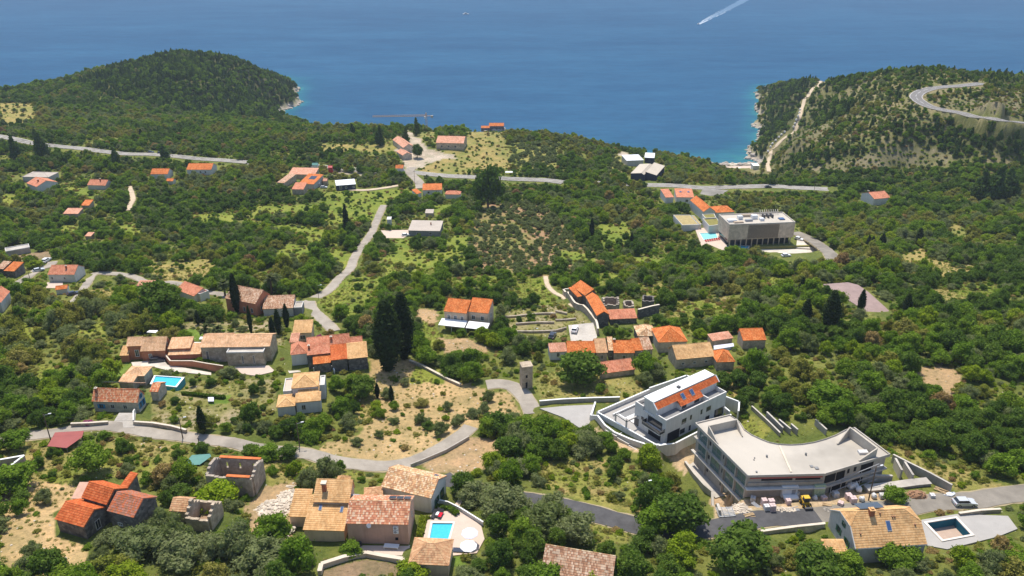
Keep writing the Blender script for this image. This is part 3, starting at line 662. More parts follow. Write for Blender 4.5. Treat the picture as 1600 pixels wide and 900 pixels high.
def pad(name, px, mat, z=None, up=0.08, th=0.6, keeps=True, kind='structure', hole_px=None, **k):
    if z is None:
        c = np.mean(np.array(px, float), 0); z = float(hit(*c)[2]) + up
    P = [on_z(*p, z) for p in px]; stamp(P, z - 0.22, 0.3, 2.0, 0.8)
    if hole_px:
        from mathutils.geometry import tessellate_polygon
        H = [on_z(*p, z) for p in hole_px]; c = np.mean(H, 0); H = [c + (p - c) * .985 for p in H]; A = [Vector((*p, z)) for p in P]; B = [Vector((*p, z)) for p in H]; al = A + B; n = len(A)
        tr = tessellate_polygon([A, B]); m = MB(); m.add(al, [t if (al[t[1]] - al[t[0]]).cross(al[t[2]] - al[t[0]]).z > 0 else t[::-1] for t in tr])
        for ring in (A, B):
            for i in range(len(ring)): a, b = ring[i], ring[(i + 1) % len(ring)]; m.add([a, b, b - Vector((0, 0, th)), a - Vector((0, 0, th))], [(0, 1, 2, 3)])
        o = m.build(name, MAT(mat), kind=kind, **k)
    else: o = MB().prism(P, z - th, z).build(name, MAT(mat), kind=kind, **k)
    if keeps: keep(px)
    return z, P
def wall_line(name, label, px, height, thick, mat, coping=None, cat='wall', mark=None, group=None, follow=True, z=None, down=1.2, ztop=None):
    P = [hit(*p) if z is None else np.array([*on_z(*p, z), z]) for p in px]
    c = P[len(P) // 2]; root = empty(name, (c[0], c[1], c[2]), 0, label, cat, group, mark)
    S = P; mb = MB(); cb = MB()
    for a, b in zip(S[:-1], S[1:]):
        L = np.linalg.norm((b - a)[:2]); k = max(1, int(L / 3.0))
        for i in range(k):
            p = a + (b - a) * i / k; q = a + (b - a) * (i + 1) / k
            if z is None: zp, zq = float(hz(p[0], p[1])), float(hz(q[0], q[1]))
            else: zp = zq = z
            u = (q - p)[:2]; u = u / np.linalg.norm(u); n_ = np.array([-u[1], u[0]]) * thick / 2
            def seg(m, n_, z0a, z1a, z0b, z1b, ex=0.0):
                e = u * ex; c4 = [p[:2] - n_ - e, q[:2] - n_ + e, q[:2] + n_ + e, p[:2] + n_ - e]
                m.add([(*(c4[0] - c[:2]), z0a - c[2]), (*(c4[1] - c[:2]), z0b - c[2]), (*(c4[2] - c[:2]), z0b - c[2]), (*(c4[3] - c[:2]), z0a - c[2]),
                       (*(c4[0] - c[:2]), z1a - c[2]), (*(c4[1] - c[:2]), z1b - c[2]), (*(c4[2] - c[:2]), z1b - c[2]), (*(c4[3] - c[:2]), z1a - c[2])],
                      [(3, 2, 1, 0), (4, 5, 6, 7), (0, 1, 5, 4), (1, 2, 6, 5), (2, 3, 7, 6), (3, 0, 4, 7)])
            seg(mb, n_, zp - down, zp + height, zq - down, zq + height)
            if coping: seg(cb, n_ * 1.25, zp + height + .002, zp + height + 0.10, zq + height + .002, zq + height + 0.10, 0.02)
    mb.build('wall', MAT(mat), root)
    if coping: cb.build('coping', MAT(coping), root)
    for a, b in zip(S[:-1], S[1:]):
        q = [proj(*a), proj(*b), proj(b[0], b[1], b[2] + height), proj(a[0], a[1], a[2] + height)]; keep([(float(x), float(y)) for x, y in q])
        i, j = (a[:2] - [GX0, GY0]), (b[:2] - [GX0, GY0]); n = int(np.linalg.norm(j - i)) + 2
        for t in np.linspace(0, 1, n):
            x, y = i + (j - i) * t; OCC[int(y) - 1:int(y) + 2, int(x) - 1:int(x) + 2] = True
    return root
def pool(label, px, z=None, up=0.15, water='pool_water', rim=0.45, mark=None, empty_=False, depth=1.5, copm='pool_coping'):
    if z is None: z = float(hit(*np.mean(np.array(px, float), 0))[2]) + up
    P = [on_z(*p, z) for p in px]; c = np.mean(P, 0); Q = [c + (p - c) * (1 - rim * 1.35 / np.linalg.norm(p - c)) for p in P]
    stamp(P, z - depth - .6, 0.0, 1.0, 1.0)
    root = empty('swimming_pool', (c[0], c[1], z), 0, label, 'pool', None, mark); m = MB(); b = MB(); n = len(P)
    for i in range(n):
        j = (i + 1) % n; p, q, r, s = P[i] - c, P[j] - c, Q[j] - c, Q[i] - c
        m.prism([p, q, r, s], -.12, 0.05)
        m.prism([p, q, (Q[j] - c) * 1.0 + (p * 0), s], -depth - .5, -.121) if False else None
        b.add([(*s, -.12), (*r, -.12), (*r, -depth), (*s, -depth)], [(0, 1, 2, 3), (3, 2, 1, 0)])
        b.add([(*p, -.12), (*q, -.12), (*q, -depth - .8), (*p, -depth - .8)], [(0, 1, 2, 3)])
    m.build('coping', MAT(copm), root); b.build('basin_wall', MAT('pool_tile'), root)
    f = MB().add([(*(q - c), -depth) for q in Q], [tuple(range(n))]); f.build('basin_floor', MAT('pool_floor' if empty_ else 'pool_tile'), root)
    if not empty_: MB().add([(*(q - c) * 0.999, -0.18) for q in Q], [tuple(range(n))]).build('water', MAT(water), root)
    keep(px); return root, z
# ================================================================ roads
road('main_road', [(-30, 209), (20, 217), (48, 223), (90, 229), (132, 233), (165, 238), (200, 241), (240, 242), (275, 245), (310, 248), (345, 251), (388, 254)], 6.8, 'road_main')
road('main_road', [(388, 254), (450, 257), (520, 262), (590, 268), (634, 268)], 8, 'road_main', keeps=False)
road('main_road', [(634, 268), (660, 272), (700, 275), (745, 277), (800, 280), (850, 283), (880, 285)], 7.2, 'road_main')
road('main_road', [(880, 285), (940, 287), (1010, 289)], 8, 'road_main', keeps=False)
road('main_road', [(1010, 289), (1050, 291), (1100, 293), (1150, 293), (1200, 293), (1250, 294), (1310, 296)], 7.2, 'road_main')
road('main_road', [(1310, 296), (1380, 296), (1415, 292), (1450, 294), (1520, 292), (1640, 290)], 7.5, 'road_main', keeps=False)
road('hill_road', [(1535, 131.5), (1505, 133), (1478, 135), (1458, 138), (1443, 142), (1434, 147), (1431, 153), (1438, 160), (1452, 167), (1472, 173), (1500, 178), (1535, 183), (1570, 187), (1625, 193)], 8.5, 'road_hill')
road('hill_track', [(1291, 124), (1281, 130), (1271, 138), (1263, 148), (1256, 160), (1252, 172), (1247, 188), (1242, 200), (1232, 210), (1222, 220), (1212, 232), (1203, 245), (1199, 258), (1201, 270)], 3.0, 'track')
road('village_road', [(645, 262), (640, 270), (654, 283), (657, 295)], 5.5, 'road_village')
road('village_road', [(600, 322), (594, 334), (586, 352), (580, 365), (570, 380), (558, 396), (552, 408), (548, 419), (539, 428), (530, 436), (522, 446), (510, 455), (496, 464), (484, 472), (488, 483), (500, 494), (512, 504), (522, 514)], 3.7, 'road_village')
road('village_road', [(484, 472), (474, 475), (455, 474), (430, 470)], 4.0, 'road_village')
road('village_road', [(356, 462), (340, 458), (320, 455), (290, 447), (262, 443), (240, 444), (212, 436), (190, 432), (165, 431), (148, 432), (136, 446), (122, 462), (106, 474)], 2.8, 'road_village')
road('village_road', [(18, 442), (38, 435), (60, 424), (78, 417), (84, 412)], 3.6, 'road_village')
road('lane', [(-20, 692), (20, 686), (60, 680), (95, 675), (130, 669), (170, 668), (210, 671), (250, 678), (285, 683), (320, 687), (360, 692), (400, 699), (440, 706), (480, 712), (520, 718), (560, 725), (600, 728), (636, 721), (668, 708), (700, 694), (726, 680), (736, 671)], 3.4, 'road_village')
road('lane', [(760, 603), (780, 604), (800, 609), (818, 620), (828, 632), (833, 643)], 4.2, 'road_village')
road('asphalt_lane', [(690, 748), (712, 758), (780, 775), (850, 788), (905, 797), (945, 804), (990, 815), (1040, 824), (1090, 828), (1140, 822), (1190, 815), (1240, 810), (1278, 806)], 4.4, 'asphalt', keeps=False)
keep([(905, 788), (985, 803), (985, 820), (905, 800)]); keep([(1118, 815), (1280, 800), (1280, 832), (1118, 832)]); keep([(690, 742), (712, 748), (712, 768), (690, 765)])
road('lane', [(1278, 806), (1310, 803), (1350, 798), (1400, 793), (1450, 788), (1490, 784), (1530, 779), (1568, 774), (1640, 768)], 4.6, 'asphalt_old', keeps=False)
keep([(1425, 782), (1560, 765), (1560, 788), (1430, 800)])
road('dirt_track', [(545, 297), (570, 297), (600, 294), (625, 290)], 3.0, 'track')
road('hotel_drive', [(1240, 366), (1262, 373), (1280, 383), (1296, 396), (1304, 406)], 6.0, 'asphalt_old')
road('footpath', [(852, 436), (856, 448), (866, 457), (880, 464), (892, 476), (908, 484), (921, 494), (929, 506)], 1.6, 'track')
road('footpath', [(203, 292), (206, 302), (208, 312), (203, 322), (200, 328)], 2.5, 'track')
# ================================================================ terraces and paved yards
pad('parking_terrace', [(888, 508), (927, 504), (933, 526), (929, 533), (892, 533)], 'concrete_pale', up=0.9, th=3)
pad('paved_yard', [(595, 360), (641, 359), (640, 366), (630, 372), (604, 372)], 'paving_pink')
keep([(1185, 390), (1300, 390), (1306, 404), (1228, 408)])
pad('court_yard', [(1286, 444), (1325, 441), (1341, 445), (1358, 457), (1389, 485), (1384, 495), (1352, 496), (1340, 478)], 'court_grey')
pad('forecourt', [(843, 638), (885, 634), (930, 632), (927, 650), (922, 666), (905, 668), (880, 652)], 'paving_grey', keeps=True)
keep([(843, 628), (975, 624), (975, 640), (843, 640)])
pad('driveway', [(186, 645), (212, 645), (210, 668), (172, 668)], 'concrete_pale', up=0.15)
pad('stone_terrace', [(690, 770), (720, 768), (722, 784), (712, 800), (690, 784)], 'paving_pink')
pad('carpark', [(1098, 295), (1138, 297), (1128, 304), (1110, 306), (1094, 303)], 'road_main')
pad('villa_court', [(365, 573), (420, 571), (430, 580), (400, 587), (378, 584)], 'paving_pink')
pad('villa_yard', [(205, 566), (255, 562), (262, 570), (330, 582), (330, 586), (268, 580), (240, 573), (208, 573)], 'paving_pale')
pad('house_yard', [(444, 568), (470, 560), (474, 580), (452, 583)], 'paving_pale')
pad('patio', [(552, 852), (640, 853), (641, 868), (575, 867)], 'paving_pink', up=.1)
keep([(450, 806), (640, 815), (641, 868), (540, 872), (500, 862), (452, 846)]); keep([(502, 872), (573, 864), (632, 874), (634, 900), (500, 900)])
pad('house_yard', [(74, 441), (98, 441), (98, 450), (72, 450)], 'paving_pink')
# ================================================================ houses
W = lambda *a: a
# ---- foreground right: large house with half-hipped tile roof (built with its own roof)
z0 = float(hit(1395, 872)[2]); h1 = Frame((1337, 857), (1450, 850), 3.5, z0 - 0.6)
r = h1.root('house', label='grey rendered house with half-hipped ochre tile roof beside the empty blue pool', cat='house', mark='grey house by the empty pool')
D1, WX = 9.7, 12.4; eh, rh, ry = 3.5, 7.4, 4.4; cx = 1.7; ch = 5.9   # clipped gable: hip starts at ch
yf, yb = ry * (ch - eh) / (rh - eh), D1 - (D1 - ry) * (ch - eh) / (rh - eh)
m = MB(); dz = .14
prof = [(0.2, -3), (D1 - .2, -3), (D1 - .2, eh), (yb, ch - dz), (yf, ch - dz), (0.2, eh - .05)]
m.add([(0.15, y, z) for y, z in prof] + [(WX - .15, y, z) for y, z in prof], [(5, 4, 3, 2, 1, 0), (6, 7, 8, 9, 10, 11)] + [(i, (i + 1) % 6, 6 + (i + 1) % 6, 6 + i) for i in range(6)])
m.build('wall', MAT('plaster_grey'), r)
R = MB()
A_, B_, C_, D_ = (0, 0, eh), (WX, 0, eh), (WX, D1, eh), (0, D1, eh)
hl, hr = (0, yf, ch), (WX, yf, ch); bl, br = (0, yb, ch), (WX, yb, ch); rl_, rr_ = (cx, ry, rh), (WX - cx - .8, ry, rh)
for q in ((A_, B_, hr, hl), (hl, hr, rr_, rl_), (C_, D_, bl, br), (br, bl, rl_, rr_)): roof_face(R, *q, 2)
roof_face(R, bl, hl, rl_, rl_, 2); roof_face(R, hr, br, rr_, rr_, 2)
R.build('roof', MAT('tile_yellow'), r)
R = MB()
for a, b in ((rl_, rr_), (hl, rl_), (bl, rl_), (hr, rr_), (br, rr_)): ridge_line(R, a, b)
R.build('ridge_cap', MAT('tile_yellow'), r)
V = MB()
for q in ((A_, hl), (hl, bl), (bl, D_)): V.bar((q[0][0] - .03, q[0][1], q[0][2] - .05), (q[1][0] - .03, q[1][1], q[1][2] - .05), .16, .16)
V.bar((0, -.05, eh - .1), (WX, -.05, eh - .1), .14, .14); V.build('verge', MAT('plaster_white'), r)
dm = (0.15, WX - .15, .2, D1 - .2)
window(r, h1, 'L', .30, 1.6, 0.9, 1.1, dm, 'green'); window(r, h1, 'L', .62, 1.6, 0.9, 1.2, dm, 'green'); window(r, h1, 'L', .5, 4.0, .6, .8, dm, 'green'); window(r, h1, 'F', .42, 1.8, .9, .7, dm, 'dark')
Cm = MB().box(3.6, 4.4, 3.6, 4.4, 6.3, 8.0); co = Cm.build('chimney', MAT('brick_red'), r)
MB().box(3.5, 4.5, 3.5, 4.5, 8.0, 8.12).box(3.75, 4.25, 3.75, 4.25, 8.12, 8.35).build('chimney_cap', MAT('tile_yellow'), co)
sl1 = lambda y: eh + (rh - eh) * y / ry
def on_slope(nm, x0, x1, y0, y1, up, mat, th=.15):
    return MB().add([(x0, y0, sl1(y0) + up - th), (x1, y0, sl1(y0) + up - th), (x1, y1, sl1(y1) + up - th), (x0, y1, sl1(y1) + up - th), (x0, y0, sl1(y0) + up), (x1, y0, sl1(y0) + up), (x1, y1, sl1(y1) + up), (x0, y1, sl1(y1) + up)],
                    [(3, 2, 1, 0), (4, 5, 6, 7), (0, 1, 5, 4), (1, 2, 6, 5), (2, 3, 7, 6), (3, 0, 4, 7)]).build(nm, MAT(mat), r)
k = on_slope('skylight', 6.1, 6.9, 1.7, 3.0, .2, 'metal_grey'); on_slope('pane', 6.18, 6.82, 1.8, 2.9, .22, 'glass_blue', .02).parent = k
for x, y in ((7.5, 3.4), (7.9, 3.4), (1.3, 1.6), (11.1, 2.3), (5.5, 3.9)): MB().box(x - .13, x + .13, y - .13, y + .13, sl1(y) - .1, sl1(y) + .35).build('roof_vent', MAT('tile_brown'), r)
sp = MB().add([(2.6, 5.0, 7.3), (6.8, 5.0, 7.35), (6.8, 7.2, 6.7), (2.6, 7.2, 6.6), (2.6, 5.0, 7.4), (6.8, 5.0, 7.45), (6.8, 7.2, 6.8), (2.6, 7.2, 6.7)], [(3, 2, 1, 0), (4, 5, 6, 7), (0, 1, 5, 4), (1, 2, 6, 5), (2, 3, 7, 6), (3, 0, 4, 7)])
sp.build('solar_panel', MAT('solar_dark'), r)
stamp([h1.world(0, 0), h1.world(WX, 0), h1.world(WX, D1), h1.world(0, D1)], h1.z0, .6, 2.5, 1.8)
h1.keep([(0, 0, 1.5), (WX, 0, 2.6), (WX, 0, eh), (0, 0, 1), (WX, D1, eh), (0, D1, eh), (0, D1, 1), (2, 4, rh), (10, 4, rh)])
house('shed', 'small ochre tiled lean-to against the left wall of the grey rendered house', 'shed', (1291, 868), (1327, 868), [dict(h=2.3, d=3, rise=.8, roof='shed', tile='tile_yellow', lev=2)], (1305, 875), 'plaster_grey')
# ---- foreground left group
house('house', 'low orange tiled farmhouse wing at the lower left end of the red roofed cluster', 'house', (85, 811), (131, 824), [dict(h=2.8, C=(165, 790), rise=1.6, tile='tile_interlock', lev=2, win=[('R', .5, .3, .9, 1.7)])], (100, 835), 'stone_dark', 'red roofed farm cluster')
house('house', 'orange ribbed-tile house in the middle of the red roofed cluster', 'house', (127, 777), (167, 789), [dict(h=4.0, C=(160, 751), rise=1.8, tile='tile_interlock', lev=2, apex=.45)], (150, 800), 'stone_dark')
house('house', 'stone house with speckled orange and brown tiles, blackened right gable', 'house', (167, 798), (209, 809), [dict(h=4.0, C=(240, 775), rise=1.9, tile='tile_worn', lev=2, win=[('F', .35, 1.2, .8, .5, 'white')])], (190, 822), 'stone_dark', 'speckled roof stone house')
house('shed', 'tilted orange tiled outbuilding sticking up behind the speckled roof', 'shed', (184, 764), (196, 767), [dict(h=3.6, d=3.6, rise=1.3, roof='shed', tile='tile_interlock', lev=2)], (190, 775), 'stone_dark')
house('shed', 'pale pink flat-roofed lean-to on the left of the ribbed orange roofs', 'shed', (111, 779), (127, 779), [dict(h=2.4, d=3.6, rise=.9, roof='shed', tile='plaster_pink')], (118, 785), 'stone_grey')
house('ruined_house', 'ruined stone cottage with a remnant of salmon tiles', 'ruin', (264, 798), (291, 800), [dict(h=2.6, C=(308, 778), rise=1.3, tile='tile_ochre', lev=2)], (275, 805), 'stone_warm', 'salmon tiled ruin')
def roofless(name, label, A, B, d, h, gable, at, mat, cop=None, wins=(), mark=None, back_low=0.0, low=0.0):
    z0 = float(hit(*at)[2]); fr = Frame(A, B, h, z0); r = fr.root(name, label=label, cat='ruin', mark=mark); W_, t = fr.W, .55; rr = random.Random(int(A[0]))
    def ragged(nm, p, q, hh, top=None, openings=()):
        # wall from p to q; broken top edge built from short stone courses
        p = np.array(p, float); q = np.array(q, float); L = np.linalg.norm(q - p); u = (q - p) / L; n_ = np.array([-u[1], u[0]]) * t / 2; k = max(2, int(L / .8)); mb = MB()
        cuts = sorted(set([i * L / k for i in range(k + 1)] + [x for o_ in openings for x in o_[:2]]))
        for a, b in zip(cuts[:-1], cuts[1:]):
            if b - a < .02: continue
            mid = (a + b) / 2; H = (top(mid / L) if top else hh) + rr.uniform(-.22, .18); op = [o_ for o_ in openings if o_[0] <= mid <= o_[1]]
            c4 = [p + u * a - n_, p + u * b - n_, p + u * b + n_, p + u * a + n_]
            if op: mb.prism(c4, -2, op[0][2]); mb.prism(c4, op[0][3], H)
            else: mb.prism(c4, -2, H)
        return mb.build(nm, MAT(mat), r)
    gt = lambda s: h + gable * (1 - abs(2 * s - 1))
    ragged('wall', (0, 0), (W_, 0), h - low); ragged('wall', (W_, t / 2), (W_, d - t / 2), h, gt if gable else None)
    ragged('wall', (W_, d), (0, d), h - back_low, None, wins); ragged('wall', (0, d - t / 2), (0, t / 2), h, gt if gable else None)
    if cop:
        MB().box(.3, W_ - .3, d - .35, d + .35, h - back_low + .2, h - back_low + .34).build('tile_coping', MAT(cop), r); MB().box(W_ * .45, W_ - .3, -.35, .35, h - low + .2, h - low + .34).build('tile_coping', MAT(cop), r)
    MB().box(t, W_ - t, t, d - t, -.3, .12).build('earth_floor', MAT('soil_brown'), r)
    poly = [fr.world(0, 0), fr.world(W_, 0), fr.world(W_, d), fr.world(0, d)]; stamp(poly, z0 - .05, .6, 2.0, 1.2)
    fr.keep([(0, 0, .5), (W_, 0, .5), (W_, d, 1), (0, d, 1), (0, 0, h), (W_, 0, h), (W_, d, h), (0, d, h), (W_, d / 2, h + gable)]); return r
roofless('ruined_house', 'roofless stone house with a row of empty windows and orange tile coping, below the lane', (322, 743), (393, 747), 5.6, 4.1, 1.4, (370, 775), 'stone_grey', 'tile_interlock', [(1.6, 2.2, 2.0, 3.3), (4.4, 5.0, 2.0, 3.3), (7.0, 7.6, 2.0, 3.3)], 'roofless stone house')
roofless('ruined_house', 'small roofless cottage shell with two pointed gables among the trees', (290, 808), (325, 812), 4.6, 2.6, 1.8, (315, 830), 'stone_warm', None, (), 'small gabled ruin')
# ---- foreground middle group
_, frM1 = house('house', 'pale ochre tiled house stepping down in two roofs, brick chimney and two skylights', 'house', (473, 828), (538, 830), [
    dict(h=2.6, d=6.6, rise=2.3, roof='shed', tile='tile_yellow', lev=2, sky=[(.30, .62, .55, 1.1), (.83, .58, .55, 1.1)]),
    dict(A=(451, 806), B=(479, 809), h=2.4, d=5.0, rise=2.2, roof='shed', tile='tile_yellow', lev=2),
    dict(A=(488, 784), B=(546, 786), h=4.9, d=4.4, rise=2.1, tile='tile_yellow', lev=2, apex=.85),
    dict(A=(524, 756), B=(544, 757), h=6.0, d=2.2, rise=1.1, roof='hip', tile='tile_yellow', lev=2)], (505, 846), 'plaster_cream', 'ochre house with skylights')
q = MB().box(2.1, 2.8, 6.2, 6.9, 4.5, 7.6).build('chimney', MAT('brick_red'), _); MB().box(1.95, 2.95, 6.05, 7.05, 7.6, 7.8).build('chimney_cap', MAT('stone_pale'), q)
MB().box(1.0, 8.6, 6.55, 6.95, 4.92, 5.02).build('flashing', MAT('metal_grey'), _)
rM2, frM2 = house('house', 'pink rendered house with speckled red tiles, satellite dish and roof solar panels', 'house', (540, 818), (638, 820), [
    dict(h=4.5, C=(647, 775), rise=2.0, tile='tile_mottled', cap='tile_cream', lev=2, apex=.48, win=[('R', .6, 2.6, .5, .9)])], (590, 851), 'plaster_pink', 'pink house beside the pool')
for i in range(2):
    z = 3.3 - i * 0.85; a = MB().box(8.1, 9.0, .0, .35, z, z + .7).build('air_conditioner', MAT('paint_white'), rM2); MB().tube((8.45, -.01, z + .35), (8.45, .02, z + .35), .26, n=12).build('fan_grille', MAT('metal_grey'), a)
MB().tube((4.0, .1, 4.0), (4.0, -.35, 4.4), .03).tube((4.0, -.35, 4.4), (4.12, -.5, 4.55), .42, .40, 12).build('satellite_dish', MAT('metal_grey'), rM2)
MB().box(8.35, 8.85, .05, .17, 1.0, 1.5).build('vent_opening', MAT('void_dark'), rM2)
for i in range(3):
    x = 6.9 + i * 1.3; MB().add([(x, 3.95, 6.75), (x + 1.2, 3.95, 6.75), (x + 1.2, 5.1, 6.35), (x, 5.1, 6.35), (x, 3.95, 6.83), (x + 1.2, 3.95, 6.83), (x + 1.2, 5.1, 6.43), (x, 5.1, 6.43)], [(3, 2, 1, 0), (4, 5, 6, 7), (0, 1, 5, 4), (1, 2, 6, 5), (2, 3, 7, 6), (3, 0, 4, 7)]).build('solar_panel', MAT('solar_dark'), rM2)
rM3, frM3 = house('house', 'whitewashed house with cream speckled tiles and green shutters above the stone terrace', 'house', (595, 760), (674, 779), [
    dict(h=3.8, C=(691, 742), rise=1.8, tile='tile_cream', lev=2, win=[('R', .35, .9, 1.0, 1.2, 'green'), ('R', .7, .2, .9, 2.0, 'green')], sky=[(.86, .78, .7, .9)])], (676, 790), 'plaster_pale', 'whitewashed house with green shutters')
house('house', 'low tiled link roof between the ochre house and the cream tiled house', 'house', (569, 781), (598, 778), [dict(h=3.2, d=3.4, rise=1.0, roof='hip', tile='tile_ochre', lev=2)], (585, 800), 'plaster_pink')
zp = float(hit(670, 880)[2])
house('pool_pavilion', 'square pavilion with hipped ochre tile roof in front of the pool', 'pavilion', (638, 881), (701, 884), [dict(h=2.7, C=(709, 843), rise=1.7, roof='hip', tile='tile_ochre', lev=2, inset=2.7)], (668, 893), 'plaster_cream', 'hipped pool pavilion')
house('old_house', 'old barn with weathered barrel tiles half hidden by trees at the bottom edge', 'barn', (843, 905), (955, 925), [dict(h=2.6, d=7.4, rise=3.0, tile='tile_brown', cap='tile_cream', lev=2, apex=.62)], (900, 930), 'stone_warm', 'old barn at the bottom edge')
# ---- left: stone house with blue shutters, villas around the upper pool
rS, frS = house('house', 'light stone house with blue shutters and brick chimney above the paved drive', 'house', (143, 627), (215, 629), [
    dict(h=2.9, C=(240, 616), d=7.4, rise=2.3, tile='tile_patchy', lev=1, apex=.55, chim=[(.07, .4, .5, 1.0)], win=[('F', .17, 1.0, .9, 1.0, 'blue'), ('F', .42, 1.0, .8, .9, 'dark'), ('F', .7, 1.0, .8, .9, 'dark'), ('R', .55, 3.0, .6, .9, 'blue'), ('R', .3, .8, .8, 1.4, 'blue'), ('R', .72, .8, .8, 1.4, 'blue')]),
    dict(A=(233, 612), B=(247, 612), h=2.6, d=4.4, rise=1.1, tile='tile_patchy', lev=1)], (180, 648), 'stone_light', 'stone house with blue shutters')
MB().add([(.5, 4.4, 5.35), (10.5, 4.4, 5.35), (10.5, 6.2, 4.45), (.5, 6.2, 4.45), (.5, 4.4, 5.43), (10.5, 4.4, 5.43), (10.5, 6.2, 4.53), (.5, 6.2, 4.53)], [(3, 2, 1, 0), (4, 5, 6, 7), (0, 1, 5, 4), (1, 2, 6, 5), (2, 3, 7, 6), (3, 0, 4, 7)]).build('solar_panel', MAT('solar_dark'), rS)
house('villa', 'terracotta rendered villa with stepped ochre roof left of the curved garden wall', 'house', (219, 549), (258, 547.5), [
    dict(h=3.2, C=(275, 533.5), rise=2.6, tile='tile_villa', lev=1, apex=.62, win=[('F', .35, 1.0, .7, 1.1, 'white'), ('R', .5, 1.0, .8, 1.2, 'white'), ('R', .5, 3.4, .6, .9, 'dark')]),
    dict(A=(197, 541), B=(221, 540.4), h=4.3, d=4.4, rise=1.6, tile='tile_villa', lev=1, win=[('F', .6, 1.0, .9, 1.9, 'white')]),
    dict(A=(187, 555), B=(200, 556), h=2.2, d=3.5, rise=1.2, roof='shed', tile='tile_yellow', lev=1)], (232, 563), 'plaster_terracotta', 'terracotta villa')
house('garage', 'low ochre tiled link building between terracotta villa and stone clad villa', 'garage', (262, 555), (313, 553), [dict(h=2.5, d=4.2, rise=1.3, roof='shed', tile='tile_villa', lev=1), dict(A=(262, 545), B=(297, 544), h=3.7, d=4.5, rise=1.2, roof='shed', tile='tile_villa', lev=1)], (288, 562), 'plaster_terracotta')
house('villa', 'long villa with ochre roof and flat-topped stone clad wing with two slit windows', 'house', (352, 551), (411.7, 550), [
    dict(h=4.2, d=3.4, roof='flat', tile='concrete_pale', rise=0, win=[('F', .42, .8, .35, 2.2), ('F', .72, .8, .35, 2.2)]),
    dict(A=(312, 543), B=(422, 541), h=4.6, d=7.5, rise=1.7, tile='tile_villa', lev=1, wall='stone_warm', win=[('F', .08, .8, .5, 2.4)]),
    dict(A=(316, 533), B=(361, 530), h=5.2, d=4.0, rise=.9, tile='tile_villa', lev=1)], (392, 575), 'stone_warm', 'stone clad villa with slit windows')
house('pool_shelter', 'open tiled shelter beside the raised pool behind the blue-shuttered house', 'shelter', (192.5, 587), (225, 587.5), [dict(h=2.9, C=(234, 572.5), rise=1.0, roof='hip', tile='tile_villa', lev=1), dict(A=(184, 598), B=(208, 598), h=2.5, d=3.2, rise=.6, roof='shed', tile='tile_villa', lev=1)], (208, 600), 'stone_grey', 'tiled pool shelter')
house('villa', 'white villa with three low ochre roofs and a roof terrace above the lane', 'house', (455, 607), (497, 603.5), [
    dict(h=4.8, d=7.0, rise=1.6, roof='hip', tile='tile_yellow', lev=1),
    dict(A=(465, 618), B=(499, 613), h=3.6, d=3.2, rise=1.3, roof='shed', tile='tile_yellow', lev=1, win=[('F', .75, 1.4, .8, 1.2)]),
    dict(A=(432, 635.5), B=(461, 635.5), h=2.6, d=5.4, rise=1.0, roof='hip', tile='tile_yellow', lev=1), dict(A=(461, 627.5), B=(501, 627.5), h=3.2, d=3.0, rise=.7, roof='shed', tile='tile_yellow', lev=1, win=[('F', .3, 1.0, .8, 1.2)]),
    dict(A=(441, 612), B=(456, 611), h=2.6, d=6.5, roof='flat', tile='paving_pink', rise=0), dict(A=(498, 602), B=(508, 602), h=4.0, d=5.0, roof='flat', tile='plaster_white', rise=0)], (475, 645), 'plaster_white', 'white villa with ochre roofs')
house('house', 'small ochre tiled cottage just above the long red roofed house', 'house', (457, 520.5), (487, 519.5), [dict(h=2.8, d=4.6, rise=1.9, roof='shed', tile='tile_yellow', lev=1, win=[('F', .5, .6, 1.4, 1.2)]), dict(A=(452, 535), B=(466, 535), h=2.4, d=4.0, rise=1.0, roof='shed', tile='tile_salmon', lev=1)], (475, 530), 'plaster_cream', 'small ochre cottage')
house('house', 'long red roofed farmhouse with one patch of yellow tiles and dark stone front', 'house', (517, 563), (543, 560.3), [
    dict(h=3.6, d=5.6, rise=1.8, roof='shed', tile='tile_interlock', lev=1), dict(A=(543, 560.3), B=(575, 558.4), h=3.6, d=5.6, rise=1.8, roof='shed', tile='tile_yellow', lev=1),
    dict(A=(479.5, 554.6), B=(516, 552), h=4.2, d=7.2, rise=2.2, tile='tile_red', lev=1, chim=[(.1, .3, .5, .9)], apex=.8), dict(A=(454, 552), B=(480, 554.6), h=3.4, d=6.0, rise=1.8, roof='hip', tile='tile_red', lev=1, wall='plaster_white'),
    dict(A=(515, 540), B=(547, 537), h=5.2, d=5.0, rise=1.8, tile='tile_red', lev=1, chim=[(.1, .3, .5, .8)]), dict(A=(547, 537), B=(567, 536.7), h=4.8, d=3.5, rise=1.2, tile='tile_red', lev=1),
    dict(A=(489, 569.7), B=(517, 566), h=2.8, d=3.6, rise=1.2, roof='shed', tile='tile_orange', lev=1)], (545, 578), 'stone_dark', 'long red roofed farmhouse')
rD, frD = house('house', 'semi-detached house with bright orange roof and two white awnings', 'house', (693, 486), (729, 489.8), [
    dict(h=5.5, d=6.4, rise=2.0, tile='tile_orange', lev=1, apex=.8, win=[('F', .2, 2.9, .8, 1.3, 'white'), ('F', .5, 2.9, .8, 1.3, 'white'), ('F', .8, 2.9, .8, 1.3, 'white')]),
    dict(A=(730.6, 486.7), B=(763.3, 489.5), h=5.5, C=(774, 475), rise=2.1, tile='tile_orange', lev=1, apex=.8, win=[('F', .25, 2.9, .9, 1.3, 'white'), ('F', .7, 2.9, .9, 1.3, 'white'), ('R', .5, 2.8, .8, 1.2, 'white')])], (730, 516), 'plaster_cream', 'orange roofed semi-detached house')
